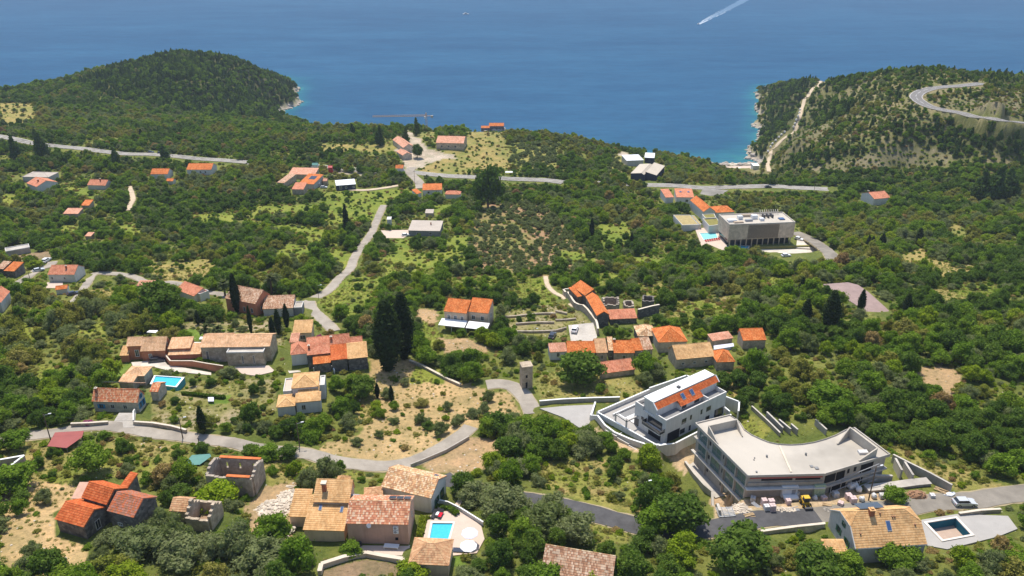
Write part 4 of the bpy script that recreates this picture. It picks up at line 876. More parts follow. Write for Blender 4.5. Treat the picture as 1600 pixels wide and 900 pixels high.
for x0, x1 in ((-.6, 7.5), (7.9, 14.4)):
    a = MB().add([(x0, -3.6, 2.5), (x1, -3.6, 2.5), (x1, -.0, 3.0), (x0, -.0, 3.0), (x0, -3.6, 2.58), (x1, -3.6, 2.58), (x1, -.0, 3.08), (x0, -.0, 3.08)], [(3, 2, 1, 0), (4, 5, 6, 7), (0, 1, 5, 4), (1, 2, 6, 5), (2, 3, 7, 6), (3, 0, 4, 7)]).build('awning', MAT('fabric_white'), rD)
    for x in (x0 + .15, (x0 + x1) / 2, x1 - .15): MB().tube((x, -3.5, -1), (x, -3.5, 2.5), .06).build('post', MAT('metal_white'), a)
keep([(686, 501), (691, 490), (770, 494), (768, 508), (733, 506)])
stamp([frD.world(-1, -4), frD.world(14.6, -4), frD.world(14.6, 0), frD.world(-1, 0)], frD.z0, .3, 2, .8)
# ---- ruined hamlet and the row of roofs
house('house', 'small orange roofed stone house at the top of the stone walled hamlet', 'house', (914, 462), (932, 458), [dict(h=4.2, d=8.5, rise=1.6, roof='gablev', tile='tile_orange', lev=1, apex=.75), dict(A=(902, 464), B=(914, 461.5), h=3.4, d=6, rise=1.0, roof='shed', tile='tile_orange', lev=1)], (918, 476), 'stone_dark', 'stone walled hamlet')
house('house', 'long orange roofed stone barn running down beside the retaining wall of the hamlet', 'barn', (932.4, 493.5), (952.6, 492), [dict(h=4.2, C=(918, 463), rise=1.3, roof='gablev', tile='tile_orange', lev=1, apex=.55)], (943, 503), 'stone_dark', 'long orange barn')
house('shed', 'low mottled red tiled shed attached to the right of the long orange barn', 'shed', (953, 499), (996, 497), [dict(h=1.8, d=4.4, rise=1.2, roof='shed', tile='tile_red', lev=1)], (975, 503), 'stone_dark')
wall_line('stone_wall', 'dark stone wall with pale coping right of the mottled red shed', [(996, 497), (1029, 489)], 3.0, .5, 'stone_dark', 'stone_pale')
wall_line('stone_wall', 'tall stone retaining wall running beside the footpath of the hamlet', [(880, 461), (898, 482), (917, 492), (929, 508), (934, 524)], 2.2, .5, 'stone_grey', 'stone_pale')
wall_line('stone_wall', 'short stone wall across the small garden above the long orange barn', [(882, 458), (900, 457)], 1.6, .4, 'stone_warm', 'stone_pale')
roofless('ruined_house', 'roofless gable-ended ruin right of the long orange barn', (944, 476), (967, 476), 5.5, 3.0, 1.3, (955, 486), 'stone_grey', None, (), None)
roofless('ruined_house', 'small square roofless ruin behind the mottled red shed', (977, 478), (990, 478), 4.0, 2.2, 0, (983, 484), 'stone_grey')
roofless('ruined_house', 'square roofless ruin at the right end of the stone walled hamlet', (1005, 470), (1021, 471), 4.2, 2.6, 0, (1013, 478), 'stone_dark')
row = [((859, 550.5), (886, 549), dict(h=2.6, d=4.0, rise=1.2, tile='tile_salmon'), 'salmon tiled cottage at the left end of the row of roofs', 'plaster_pale'),
       ((886, 551), (931, 551), dict(h=2.8, d=5.0, rise=1.6, tile='tile_orange'), 'orange roofed house behind the big round tree in the row', 'plaster_pale'),
       ((931.7, 551.5), (950, 550.8), dict(h=3.0, d=6.5, rise=1.9, tile='tile_ochre'), 'ochre roofed house in the middle of the row, square hipped top', 'stone_grey'),
       ((950.5, 547.5), (959, 547.5), dict(h=3.0, d=6.5, rise=1.7, tile='tile_cream'), 'narrow cream roofed house squeezed into the row above a dark doorway', 'stone_dark'),
       ((959, 551.5), (992, 551.5), dict(h=3.0, d=5.6, rise=1.7, tile='tile_orange', chim=[(.08, .7, .5, .5)]), 'wide bright orange roofed house in the right half of the row', 'stone_grey'),
       ((992, 548), (1005, 547), dict(h=3.0, d=5.6, rise=1.6, tile='tile_orange'), 'patched orange and brown roofed cottage near the right end of the row', 'stone_grey'),
       ((1005, 547), (1021, 545.5), dict(h=3.0, d=6.0, rise=1.6, tile='tile_brown'), 'weathered brown roofed cottage at the right end of the row', 'stone_warm')]
for a, b, v, lb, wm in row:
    v.update(lev=1, apex=.72); v['win'] = [('F', .5, 1.0, .7, 1.1)]
    house('terrace_house', lb, 'house', a, b, [v], ((a[0] + b[0]) / 2, 562), wm, 'row of joined roofs' if a[0] > 950 and a[0] < 960 else None, z0=float(hit(950, 563)[2]))
house('house', 'half-hipped brown and cream tiled house behind the right end of the row', 'house', (996.7, 525.3), (1026, 524.6), [dict(h=3.0, d=6.4, rise=1.5, roof='hip', tile='tile_cream', lev=1, inset=2.0)], (1012, 538), 'stone_dark')
house('house', 'square house with pyramid roof of bright orange tiles', 'house', (1028.7, 535), (1074.5, 533.3), [dict(h=3.4, d=8.4, rise=2.6, roof='hip', tile='tile_orange', lev=1, inset=3.6)], (1045, 552), 'stone_light', 'bright orange pyramid roof')
house('house', 'long stone house with yellow-ochre roof and three small front windows', 'house', (1057, 562), (1117, 556.5), [dict(h=3.0, C=(1043.5, 544), d=6.3, rise=2.2, tile='tile_yellow', lev=1, apex=.6, win=[('F', .18, 1.2, .6, .6), ('F', .49, 1.2, .6, .6), ('F', .8, 1.2, .6, .6)])], (1088, 575), 'stone_warm', 'long yellow-ochre roofed house')
house('house', 'small orange hipped house right of the yellow-ochre roof', 'house', (1120, 566), (1149, 565), [dict(h=2.6, d=6.0, rise=2.0, roof='hip', tile='tile_orange', lev=1, inset=2.6)], (1134, 574), 'stone_warm')
house('house', 'orange roofed house half sunk in trees at the far right of the hamlet', 'house', (1161, 532), (1198, 531), [dict(h=2.8, d=5.0, rise=1.6, tile='tile_orange', lev=1, apex=.8)], (1180, 541), 'stone_warm', 'orange roof at the hamlet edge')
house('shed', 'long narrow salmon tiled shed behind the yellow-ochre roofed house', 'shed', (1113, 533), (1146, 528), [dict(h=2.0, d=3.0, rise=.7, roof='shed', tile='tile_salmon', lev=1)], (1130, 537), 'stone_warm')
MB().prism([on_z(*p, hz(*hit(1130, 543)[:2]) + 1.2) for p in ((1115, 540), (1146, 536), (1147, 541), (1116, 546))], float(hz(*hit(1130, 543)[:2])) + .2, float(hz(*hit(1130, 543)[:2])) + 1.2).build('pool_cover', MAT('fabric_lilac'), None, label='low pale blue covered tank behind the long yellow-ochre roof', cat='pool cover')
house('ruined_roof', 'long sagging red tiled shed roof rising out of the grass below the row', 'shed', (940, 584), (993, 577), [dict(h=1.6, d=4.6, rise=1.4, roof='gable', tile='tile_red', lev=1, apex=.75)], (967, 589), 'stone_warm', 'sagging red shed roof')
# stone tower
zt = float(hit(824, 606)[2]); ft = Frame((816, 574), (832.5, 572), 6.4, zt); rt_ = ft.root('stone_tower', label='square stone tower with flat cracked top among the trees', cat='tower', mark='square stone tower')
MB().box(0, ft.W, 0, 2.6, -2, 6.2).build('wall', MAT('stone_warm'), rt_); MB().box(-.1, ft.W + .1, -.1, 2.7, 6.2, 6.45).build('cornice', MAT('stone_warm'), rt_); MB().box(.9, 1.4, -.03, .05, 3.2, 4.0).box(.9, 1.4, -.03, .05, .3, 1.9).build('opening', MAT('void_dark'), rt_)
ft.keep([(0, 0, 0), (ft.W, 0, 0), (0, 2.6, 6.4), (ft.W, 2.6, 6.4)])
# ---- left middle
house('house', 'white house with flat red roof and pale right gable at the left', 'house', (74, 429), (116, 429), [dict(h=3.2, C=(132, 416), d=8, rise=2.2, tile='tile_red', lev=1, chim=[(.62, .3, .5, 1.2)], win=[('F', .12, 1.2, .5, .8), ('F', .6, 1.2, .5, .8)])], (95, 442), 'plaster_pale', 'white house with red roof')
house('garage', 'small orange roofed garage in front of the white house with red roof', 'garage', (86, 453), (105, 451), [dict(h=2.0, d=3.2, rise=.8, tile='tile_orange', lev=1)], (95, 458), 'plaster_white')
house('house', 'red roofed house cut by the left edge of the view', 'house', (-22, 475), (1, 473), [dict(h=3.6, d=9, rise=2.2, roof='gablev', tile='tile_red', lev=1)], (-5, 486), 'plaster_pale')
house('house', 'small bright orange roofed cottage near the left edge', 'house', (5.5, 423), (22, 424), [dict(h=2.8, d=6, rise=1.4, roof='shed', tile='tile_orange', lev=1), dict(A=(-8, 420), B=(6, 420), h=3, d=5, rise=1.2, roof='shed', tile='tile_brown', lev=1)], (15, 432), 'stone_dark', 'small orange cottage on the left')
house('modern_house', 'low modern white building with sloping concrete wall at the left edge', 'house', (8, 393), (47, 386), [dict(h=2.6, d=5.5, roof='flat', tile='concrete_pale', rise=0)], (28, 400), 'concrete', 'low modern white building')
house('manor_house', 'large old house with brown weathered roof beside the single tall cypress', 'house', (351, 466), (399, 475), [dict(h=4.2, C=(418, 459), rise=2.8, tile='tile_brown', lev=1, apex=.6, win=[('F', .85, .8, .7, 1.4, 'dark'), ('F', .6, .8, .7, 1.4, 'dark'), ('R', .35, .8, .7, 1.3, 'dark'), ('R', .65, .8, .7, 1.3, 'dark')])], (392, 492), 'plaster_terracotta', 'large brown roofed house')
house('house', 'lower brown tiled house wing next to the bend of the village road', 'house', (410, 483), (458, 481), [dict(h=3.0, d=7.0, rise=2.0, tile='tile_brown', lev=1, apex=.8), dict(A=(458, 481), B=(472, 480), h=2.8, d=5, roof='flat', tile='concrete', rise=0, wall='concrete_dark')], (430, 492), 'plaster_grey')
house('house', 'low red tiled house with white annexe on the village road', 'house', (274, 452), (303, 463), [dict(h=2.4, d=5.0, rise=1.6, tile='tile_red', lev=1, apex=.8), dict(A=(301, 459), B=(316, 458), h=3.0, d=4, roof='flat', tile='tile_red', rise=0)], (288, 465), 'plaster_white', 'low red tiled house')
house('shed', 'tiny tiled shed beside the village road', 'shed', (213, 446.5), (238, 446.5), [dict(h=1.8, d=3.4, rise=.7, roof='shed', tile='tile_salmon', lev=1)], (226, 450), 'stone_warm')
# ---- far left
far_houses = [
 ((34, 276), (75, 277), [dict(h=3.4, d=11, rise=1.4, roof='hip', tile='roof_grey_sheet')], (55, 284), 'grey house with pale flat pyramid roof at far left', 'plaster_grey', 'grey pyramid roofed house', 'house'),
 ((41, 286), (57, 292), [dict(h=3.6, C=(84, 282), rise=2.4, tile='tile_red', chim=[(.6, .3, .7, 1.2)])], (52, 298), 'white house with red roof in front of the grey pyramid roofed house', 'plaster_pale', None, 'house'),
 ((136, 289), (164.5, 290), [dict(h=2.8, C=(178, 284), d=9, rise=2.4, tile='tile_red', chim=[(.6, .4, .6, 1.2)])], (150, 296), 'grey walled house with salmon red roof alone among olive trees', 'plaster_grey', 'lone salmon roofed house', 'house'),
 ((234.6, 272), (262, 272), [dict(h=3.2, C=(271, 266), d=9, rise=2.4, tile='tile_orange'), dict(A=(259, 283), B=(270, 283), h=2.2, d=5, rise=1, tile='tile_orange')], (249, 280), 'white house with orange roof below the main road', 'plaster_pale', 'orange roofed roadside house', 'house'),
 ((291, 265), (330, 265), [dict(h=3.6, d=11, rise=2.6, tile='tile_orange', win=[('F', f, 1.2, 1, 1.4, 'white') for f in (.2, .35, .55, .75)])], (310, 274), 'long white-windowed house with orange roof beside the main road', 'plaster_pale', 'long roadside house', 'house'),
 ((126, 321), (139, 321), [dict(h=2.2, d=6, rise=1.4, roof='shed', tile='tile_orange')], (133, 324), 'tiny orange roof deep in the olive trees', 'stone_warm', None, 'shed'),
 ((98, 334), (122, 334), [dict(h=2.0, d=6, rise=1.2, roof='shed', tile='tile_salmon')], (110, 336), 'faded red roof hidden in trees at the left', 'stone_warm', None, 'shed'),
 ((132, 369), (142, 369), [dict(h=2.0, d=4, rise=.6, roof='shed', tile='tile_salmon')], (137, 372), 'small pinkish roof between dark trees at the left', 'stone_warm', None, 'shed'),
 ((450.6, 272), (492, 273), [dict(h=3.2, d=9, rise=1.8, roof='shed', tile='tile_salmon')], (470, 280), 'long salmon roofed farm building around a green courtyard', 'stone_warm', 'courtyard farm', 'house'),
 ((467, 286), (490, 288), [dict(h=3.4, d=13, rise=2.4, roof='shed', tile='tile_orange', solar=[(.55, .6, 4, 4)])], (480, 293), 'orange roofed farmhouse with solar panel closing the courtyard', 'plaster_grey', None, 'house'),
 ((455.6, 295.6), (474, 296), [dict(h=3.2, d=8, rise=1.8, roof='shed', tile='tile_red')], (463, 301), 'square red roofed farm building at the front of the courtyard', 'stone_warm', None, 'house'),
 ((432.5, 285), (444, 286), [dict(h=3.0, d=15, rise=1.4, roof='shed', tile='tile_brown')], (438, 292), 'brown roofed ruin on the left of the courtyard', 'stone_warm', None, 'ruin'),
 ((525, 290), (556, 287.6), [dict(h=3.4, d=9, rise=.7, roof='shed', tile='metal_white', win=[('F', .22, .8, 1.2, 2, 'white'), ('F', .5, 1.2, 1, 1, 'white'), ('F', .9, 1.2, 1, 1, 'white')])], (540, 296), 'long navy clad hall with white metal roof', 'cladding_navy', 'navy hall with white roof', 'hall'),
 ((491, 286.5), (499, 286.5), [dict(h=2.4, d=6, roof='open', rise=.4, tile='paint_white')], (495, 290), 'small white carport beside the courtyard farm', 'metal_grey', None, 'carport'),
 ((504, 283), (511, 283), [dict(h=2.8, d=4, rise=1.2, tile='tile_salmon')], (508, 288), 'tiny tiled hut between the farm and the navy hall', 'stone_warm', None, 'hut'),
 ((487, 258), (496, 258), [dict(h=3, d=4, rise=1, tile='tarp_teal')], (492, 263), 'blue play hut at the edge of the playground', 'metal_white', None, 'hut'),
 ((512, 262), (519, 262), [dict(h=4, d=3, rise=1, tile='paint_red')], (516, 267), 'bright red play tower in the playground', 'paint_red', None, 'play tower'),
 ((617.5, 263), (630, 263), [dict(h=2.6, d=5, rise=1.6, tile='tile_orange')], (623, 268), 'tiny orange roofed hut at the main road junction', 'plaster_white', 'hut at the junction', 'hut'),
 ((681, 223), (724.5, 224), [dict(h=4.8, d=17, rise=3.0, tile='tile_salmon', cap='tile_salmon', win=[('F', .2, 1.6, 1.1, 1.3), ('F', .45, 1.6, 1.1, 1.3), ('F', .7, 1.6, 1.1, 1.3)])], (702, 233), 'big stone mansion under construction with pale salmon roof and two dormers', 'stone_warm', 'big stone mansion', 'house'),
 ((630, 231), (648, 229), [dict(h=3.6, d=26, rise=2.4, roof='gablev', tile='tile_salmon')], (640, 237), 'long salmon roofed house left of the stone mansion', 'stone_light', None, 'house'),
 ((629, 243), (644, 241), [dict(h=3.2, d=12, rise=1.8, roof='gablev', tile='tile_salmon')], (636, 248), 'lower salmon roofed wing nearest the round dark tree', 'stone_light', None, 'house'),
 ((764, 197), (787.5, 197), [dict(h=5.0, d=9, rise=2.4, tile='tile_orange', wall='stone_dark')], (775, 206), 'dark stone house with orange roof standing out against the sea', 'stone_dark', 'stone house on the skyline', 'house'),
 ((751.5, 200), (765, 200), [dict(h=3.6, d=7, rise=1.6, tile='tile_orange')], (758, 206), 'low stone wing with a scrap of orange tiles on the skyline', 'stone_dark', None, 'house'),
 ((660, 297), (690.5, 296.5), [dict(h=3.4, d=9, rise=2.0, tile='tile_orange', apex=.7, win=[('F', .3, 1.2, 1, 1.2), ('F', .7, 1.2, 1, 1.2)])], (676, 304), 'long bright orange roof below the road junction', 'plaster_pale', 'orange roofed junction house', 'house'),
 ((695, 303.5), (719, 304), [dict(h=2.8, d=6, rise=1.4, roof='hip', tile='tile_red')], (707, 307), 'low red roof right of the orange roofed junction house', 'plaster_pale', None, 'house'),
 ((651, 303), (659, 301), [dict(h=2.6, d=5, rise=1.4, roof='shed', tile='tile_orange')], (655, 306), 'tiny orange lean-to left of the orange roofed junction house', 'plaster_pale', None, 'shed'),
 ((637.5, 360), (687.5, 361), [dict(h=3.0, d=12, rise=1.0, roof='shed', tile='roof_grey_sheet', chim=[(.65, .6, .5, 1.2)], win=[('F', .3, 1.0, 1, 1), ('F', .7, 1.0, 1, 1)])], (665, 368), 'long dark house with flat beige sheet roof beside a paved yard', 'concrete_dark', 'beige sheet roofed house', 'house'),
 ((664, 333), (677, 333), [dict(h=2.2, d=5, rise=.5, roof='shed', tile='roof_grey_sheet')], (670, 336), 'small grey shed behind the beige sheet roofed house', 'stone_warm', None, 'shed'),
 ((604, 343), (611, 343), [dict(h=3.0, d=3, rise=.5, roof='shed', tile='plaster_white')], (608, 349), 'little white hut near the top of the village road', 'plaster_white', None, 'hut'),
 ((1008, 272), (1026, 274), [dict(h=4.0, d=24, rise=1.6, roof='gablev', tile='roof_tan_sheet', apex=.02), dict(A=(983.6, 272.5), B=(1008, 271.5), h=4.6, d=24, rise=1.0, roof='gablev', tile='roof_tan_sheet', apex=.8)], (1005, 279), 'broad industrial shed with beige metal roof above the bay', 'cladding_navy', 'beige roofed industrial shed', 'warehouse'),
 ((979, 251), (1006, 250), [dict(h=4.5, d=14, rise=.4, roof='shed', tile='metal_white')], (990, 258), 'white flat roofed hall directly behind the industrial shed', 'plaster_grey', None, 'warehouse'),
 ((1007, 246), (1022.5, 246.8), [dict(h=4.6, d=12, rise=.6, roof='shed', tile='metal_white')], (1015, 254), 'smaller white roofed hall nearest the sea', 'cladding_navy', None, 'warehouse'),
 ((1040, 308.5), (1053, 308), [dict(h=3.6, d=11, rise=1.6, roof='shed', tile='tile_red')], (1046, 316), 'narrow red roofed house next to its wider twin by the carpark', 'plaster_white', None, 'house'),
 ((1057, 308), (1085, 308.5), [dict(h=4.0, d=11, rise=1.8, roof='shed', tile='tile_red', sky=[(.3, .6, 1.2, 1.4), (.75, .6, 1.2, 1.4)], win=[('F', .6, 1.2, 1.4, 1.4)])], (1070, 318), 'wide red roofed white house with two skylights by the carpark', 'plaster_white', 'red roofed houses by the carpark', 'house'),
 ((1366, 311), (1391.6, 308.7), [dict(h=4.0, C=(1352, 301), d=9, rise=2.2, tile='tile_red')], (1378, 319), 'white house with weathered orange roof alone in woodland on the right', 'plaster_pale', 'lone white house on the right', 'house'),
 ((1177, 259), (1187, 259), [dict(h=3.0, d=7, rise=.3, roof='shed', tile='fabric_white')], (1182, 263), 'small white flat building beside the bay pier', 'plaster_white', 'white hut at the bay', 'hut'),
]
for A, B, vols, at, lb, wm, mk, cat in far_houses: rr_h, fr_h = house({'house': 'house', 'warehouse': 'warehouse'}.get(cat, cat.replace(' ', '_')), lb, cat, A, B, vols, at, wm, mk)
house('house', 'cluster of joined orange gable roofs on a white house just left of the grey hotel', 'house', (1099, 331), (1118, 330), [dict(h=5.0, d=20, rise=2.4, roof='gablev', tile='tile_orange', wall='plaster_white'), dict(A=(1118, 331.5), B=(1149, 331.5), h=3.6, d=10, rise=2.0, roof='hip', tile='tile_orange')], (1112, 342), 'plaster_white', 'orange gables beside the hotel')
# ================================================================ grey hotel
z0 = 62.5; fh = Frame((1140, 351), (1243, 347), 11.0, z0)
rH = fh.root('hotel', label='boxy grey hotel with a central band of vertical slats and plant on the roof', cat='hotel', mark='grey hotel'); Wd, Dp = fh.W, 14.5
MB().box(0, Wd, 0, Dp, 3.4, 10.6).build('wall', MAT('stone_hotel'), rH)
MB().box(1.2, Wd - 1.2, 1.8, Dp, -2, 3.4).build('ground_floor', MAT('glass_dark'), rH)
MB().box(.35, Wd - .35, .35, Dp - .35, 10.603, 10.66).build('roof', MAT('roof_screed'), rH)
p = MB()
for q in ((0, Wd, 0, .35), (0, Wd, Dp - .35, Dp), (0, .35, .35, Dp - .35), (Wd - .35, Wd, .35, Dp - .35)): p.box(*q, 10.6, 11.1)
p.build('parapet', MAT('concrete_pale'), rH)
for i in range(12): x = 1.0 + i * (Wd - 2.4) / 11; MB().box(x, x + .4, .15, .55, -2, 3.4).build('column', MAT('hotel_slat'), rH)
MB().box(9.4, 24.3, -.02, .1, 3.7, 10.4).build('recessed_glazing', MAT('glass_dark'), rH)
for i in range(30): x = 9.5 + i * .5; MB().add([(x, -.42, 3.6), (x + .16, -.42, 3.6), (x + .16, -.02, 3.6), (x, -.02, 3.6), (x + .1, -.42, 10.5), (x + .26, -.42, 10.5), (x + .26, -.02, 10.5), (x + .1, -.02, 10.5)], [(3, 2, 1, 0), (4, 5, 6, 7), (0, 1, 5, 4), (1, 2, 6, 5), (2, 3, 7, 6), (3, 0, 4, 7)]).build('slat', MAT('hotel_slat'), rH)
rr = random.Random(3)
for x, y, a, b, c, mt in ((3, 5, 4.2, 2.2, .9, 'metal_white'), (8, 8, 2.2, 2.2, 1.6, 'metal_white'), (11, 4.5, 3.5, 1.2, .8, 'metal_grey'), (15, 8, 2.6, 2.4, 1.7, 'metal_white'), (17.5, 5, 2, 2, 1.1, 'metal_white'), (13, 11, 6, 1.4, 1.0, 'hotel_slat'), (20, 9, .8, 3, 1.4, 'metal_dark'), (22, 9, .8, 3, 1.4, 'metal_dark'), (24, 9, .8, 3, 1.4, 'metal_dark'), (27.5, 5.5, 2.6, 2.6, .4, 'glass_blue'), (5.5, 3, 4.5, 1.6, .5, 'hotel_slat')):
    MB().box(x - a / 2, x + a / 2, y - b / 2, y + b / 2, 10.66, 10.66 + c).box(x - a / 2 + .2, x + a / 2 - .2, y - b / 2 + .2, y + b / 2 - .2, 10.66 + c, 10.8 + c).build('roof_plant', MAT(mt), rH)
pg = MB()
for i in range(9): pg.bar((19.5 + i * 1.1, 12, 12.3), (20.2 + i * 1.1, 14.2, 12.6), .18, .25)
pg.bar((19.3, 12, 12.2), (28.6, 12, 12.2), .15, .15)
for x in (19.4, 24, 28.5): pg.bar((x, 12, 10.6), (x, 12, 12.2), .15, .15)
pg.build('roof_pergola', MAT('concrete_pale'), rH)
stamp([fh.world(-1, -3), fh.world(Wd + 1, -3), fh.world(Wd + 1, Dp), fh.world(-1, Dp)], z0, 1, 3, 2)
fh.keep([(0, -1, 0), (Wd, -1, 0), (Wd, Dp, 11), (0, Dp, 11), (0, 0, 11), (Wd, 0, 11)])
def terrace(label, px, z, mat, par='plaster_white', h=4.0, cat='terrace', rim=.3):
    P = [on_z(*p, z) for p in px]; c = np.mean(P, 0); r = empty('green_roof_terrace', (*c, z), 0, label, cat); n = len(P)
    Q = [c + (q - c) * (1 - rim * 1.3 / np.linalg.norm(q - c)) for q in P]
    MB().prism([q - c for q in Q], -h, -.1).build('wall', MAT('plaster_white'), r); MB().prism([c + (q - c) * .998 - c for q in Q], -.1, -.04).build('planting', MAT(mat), r)
    m = MB()
    for i in range(n): j = (i + 1) % n; m.prism([P[i] - c, P[j] - c, Q[j] - c, Q[i] - c], -h, .12)
    m.build('parapet', MAT(par), r); stamp(P, z - h + 1, .3, 3, 1.0); keep(px); return r
terrace('sunken garden with dry grass roof at the left end of the hotel terraces', [(1052, 336), (1078, 336), (1092, 351), (1066, 352)], z0 + 2.5, 'roof_dry')
terrace('narrow strip garden right of the dry grass roof', [(1080, 337), (1085, 337), (1096, 350), (1093, 351)], z0 + 2.5, 'roof_dry')
terrace('small green roof between the orange gables and the hotel', [(1097, 335), (1116, 334), (1119, 340), (1102, 341)], z0 + 4.5, 'roof_green')
terrace('larger green roof directly left of the hotel wall', [(1098, 341.5), (1120, 340.5), (1126, 351), (1108, 353)], z0 + 4.0, 'roof_green')
pad('hotel_carpark', [(1246, 368), (1262, 371), (1282, 380), (1292, 389), (1268, 388.5), (1244, 387)], 'paving_pale', z=z0 - .1, th=2)
pad('hotel_forecourt', [(1148, 390), (1272, 388.5), (1300, 394), (1306, 404), (1228, 408), (1170, 399)], 'paving_pale', z=z0 - .6, th=2, keeps=False)
HP = [(1099, 375.5), (1092, 364), (1119, 363), (1123, 371.5)]
pad('pool_terrace', [(1086, 357), (1120, 354), (1136, 385), (1133, 393), (1104, 380), (1096, 384)], 'paving_pink', z=z0 + .2, th=4, hole_px=HP)
pool('bright turquoise hotel pool on the paved terrace left of the hotel', HP, z=z0 + .26, water='pool_water_pale', mark='turquoise hotel pool', depth=1.4)
pool('dark water basin at the foot of the hotel corner', [(1132, 389), (1134, 382), (1172, 384), (1170, 388)], z=z0 - .4, depth=1.2)
wall_line('hedge_wall', 'long low hedge-topped wall in front of the hotel forecourt', [(1176, 389), (1268, 386)], .9, 1.2, 'roof_green', None, 'hedge')
for i in range(7):
    p = hit(1103 + i * 3.4, 377 - i * .5); c_ = MB().box(-.9, .9, -.35, .35, .25, .35).box(.5, .9, -.35, .35, .35, .7)
    for x in (-.8, .8):
        for y in (-.3, .3): c_.box(x - .04, x + .04, y - .04, y + .04, 0, .25)
    o = c_.build('sun_lounger', MAT('paint_red')); o.location = (*on_z(1103 + i * 3.4, 377 - i * .5, z0 + .25), z0 + .22); o.rotation_euler.z = fh.rz + 1.5
    tag(o, ('leftmost', 'second', 'third', 'middle', 'fifth', 'sixth', 'rightmost')[i] + ' red sun lounger in the line along the turquoise hotel pool', 'lounger', 'red loungers beside the hotel pool')
# ================================================================ white modern house
fw = Frame((1041, 657), (1135.5, 612), 6.1, 96.9); z0 = 96.9
rW = fw.root('modern_house', label='white modern house with orange roof strip, roof terraces and glass balcony', cat='house', mark='white modern house'); L_ = 19.7
m = MB(); m.prism([(0, 0), (L_, 0), (L_, 7.2), (12.8, 7.2), (12.8, 9.4), (0, 9.4)], -2.5, 5.1); m.build('wall', MAT('plaster_white'), rW)
m = MB(); m.box(0, L_, 0, .28, 5.1, 6.1); m.box(0, .28, .28, 3.2, 5.1, 6.1); m.box(L_ - .28, L_, .28, 3.2, 5.1, 6.1); m.box(13.6, 13.9, .28, 3.2, 5.1, 6.5); m.box(0, .28, 6.9, 9.4, 5.1, 6.1); m.box(.28, 12.8, 9.12, 9.4, 5.1, 6.0)
m.box(12.5, 12.8, 7.2, 9.1, 5.1, 6.0)
m.build('parapet', MAT('plaster_white'), rW)
m = MB(); m.box(.28, 13.6, .28, 3.2, 5.103, 5.15); m.box(13.9, L_ - .28, .28, 3.2, 5.103, 5.15); m.box(.28, 12.5, 7.0, 9.1, 5.103, 5.15); m.build('terrace_floor', MAT('concrete_dark'), rW)
m = MB(); prof = [(3.2, 5.1), (7.0, 5.1), (7.0, 8.1), (4.2, 8.25), (3.2, 7.35)]
m.add([(.3, y, z) for y, z in prof] + [(19.9, y, z) for y, z in prof], [(4, 3, 2, 1, 0), (5, 6, 7, 8, 9)] + [(i, (i + 1) % 5, 5 + (i + 1) % 5, 5 + i) for i in range(5)]); m.build('upper_wall', MAT('plaster_white'), rW)
m = MB(); m.prism([(.2, 4.25), (20.1, 4.25), (20.1, 7.2), (.2, 7.2)], 8.15, 8.42); m.build('flat_roof', MAT('paint_white'), rW)
m = MB(); m.box(.35, 19.9, 3.98, 4.24, 8.2, 8.34); m.build('gutter', MAT('metal_dark'), rW)
R = MB(); roof_face(R, (.2, 2.9, 7.2), (20.1, 2.9, 7.2), (20.1, 4.0, 8.25), (.2, 4.0, 8.25), 2); roof_face(R, (6.3, 1.6, 6.35), (13.6, 1.6, 6.35), (13.6, 2.9, 7.3), (6.3, 2.9, 7.3), 2); R.build('tile_roof', MAT('tile_interlock'), rW)
MB().box(6.5, 13.4, 1.9, 3.2, 5.15, 6.5).build('dormer_wall', MAT('plaster_white'), rW); MB().box(7.0, 8.4, 1.86, 1.9, 5.3, 6.3).box(11, 12.6, 1.86, 1.9, 5.3, 6.3).build('dormer_window', MAT('glass_dark'), rW)
for a, b in (((0, 2.8, 7.1), (0, 4.1, 8.4)), ((20.2, 2.8, 7.1), (20.2, 4.1, 8.4))): MB().bar(a, b, .25, .25).build('verge', MAT('paint_white'), rW)
for x, y in ((8.3, 2.9), (11.2, 2.9)):
    zz = 7.2 + (y - 2.9) * .95
    k = MB().add([(x - .5, y - .5, zz - .35), (x + .5, y - .5, zz - .35), (x + .5, y + .6, zz + .7), (x - .5, y + .6, zz + .7), (x - .5, y - .5, zz - .05), (x + .5, y - .5, zz - .05), (x + .5, y + .6, zz + .98), (x - .5, y + .6, zz + .98)], [(3, 2, 1, 0), (4, 5, 6, 7), (0, 1, 5, 4), (1, 2, 6, 5), (2, 3, 7, 6), (3, 0, 4, 7)]).build('skylight', MAT('metal_grey'), rW)
    MB().add([(x - .4, y - .4, zz + .06), (x + .4, y - .4, zz + .06), (x + .4, y + .5, zz + .92), (x - .4, y + .5, zz + .92)], [(0, 1, 2, 3)]).build('pane', MAT('glass_blue'), k)
MB().box(8.8, 9.5, 4.9, 5.6, 8.42, 8.8).build('roof_hatch', MAT('metal_dark'), rW)
def hole(x0, x1, z0_, z1_, mat='glass_dark', y=0, nm='window', face='F', bars=0, rt=None, t=.06):
    rt = rt or rW; k = MB()
    if face == 'F': k.box(x0 - t, x1 + t, y - .05, y + .03, z0_ - t, z1_ + t)
    else: k.box(y - .05, y + .03, x0 - t, x1 + t, z0_ - t, z1_ + t)
    o = k.build(nm, MAT('metal_dark' if nm == 'window' else 'concrete_pale'), rt); g = MB()
    n = bars + 1; w_ = (x1 - x0) / n
    for i in range(n):
        a, b = x0 + w_ * i + .03, x0 + w_ * (i + 1) - .03
        if face == 'F': g.box(a, b, y - .07, y - .03, z0_, z1_)
        else: g.box(y - .07, y - .03, a, b, z0_, z1_)
    g.build('pane', MAT(mat), o); return o
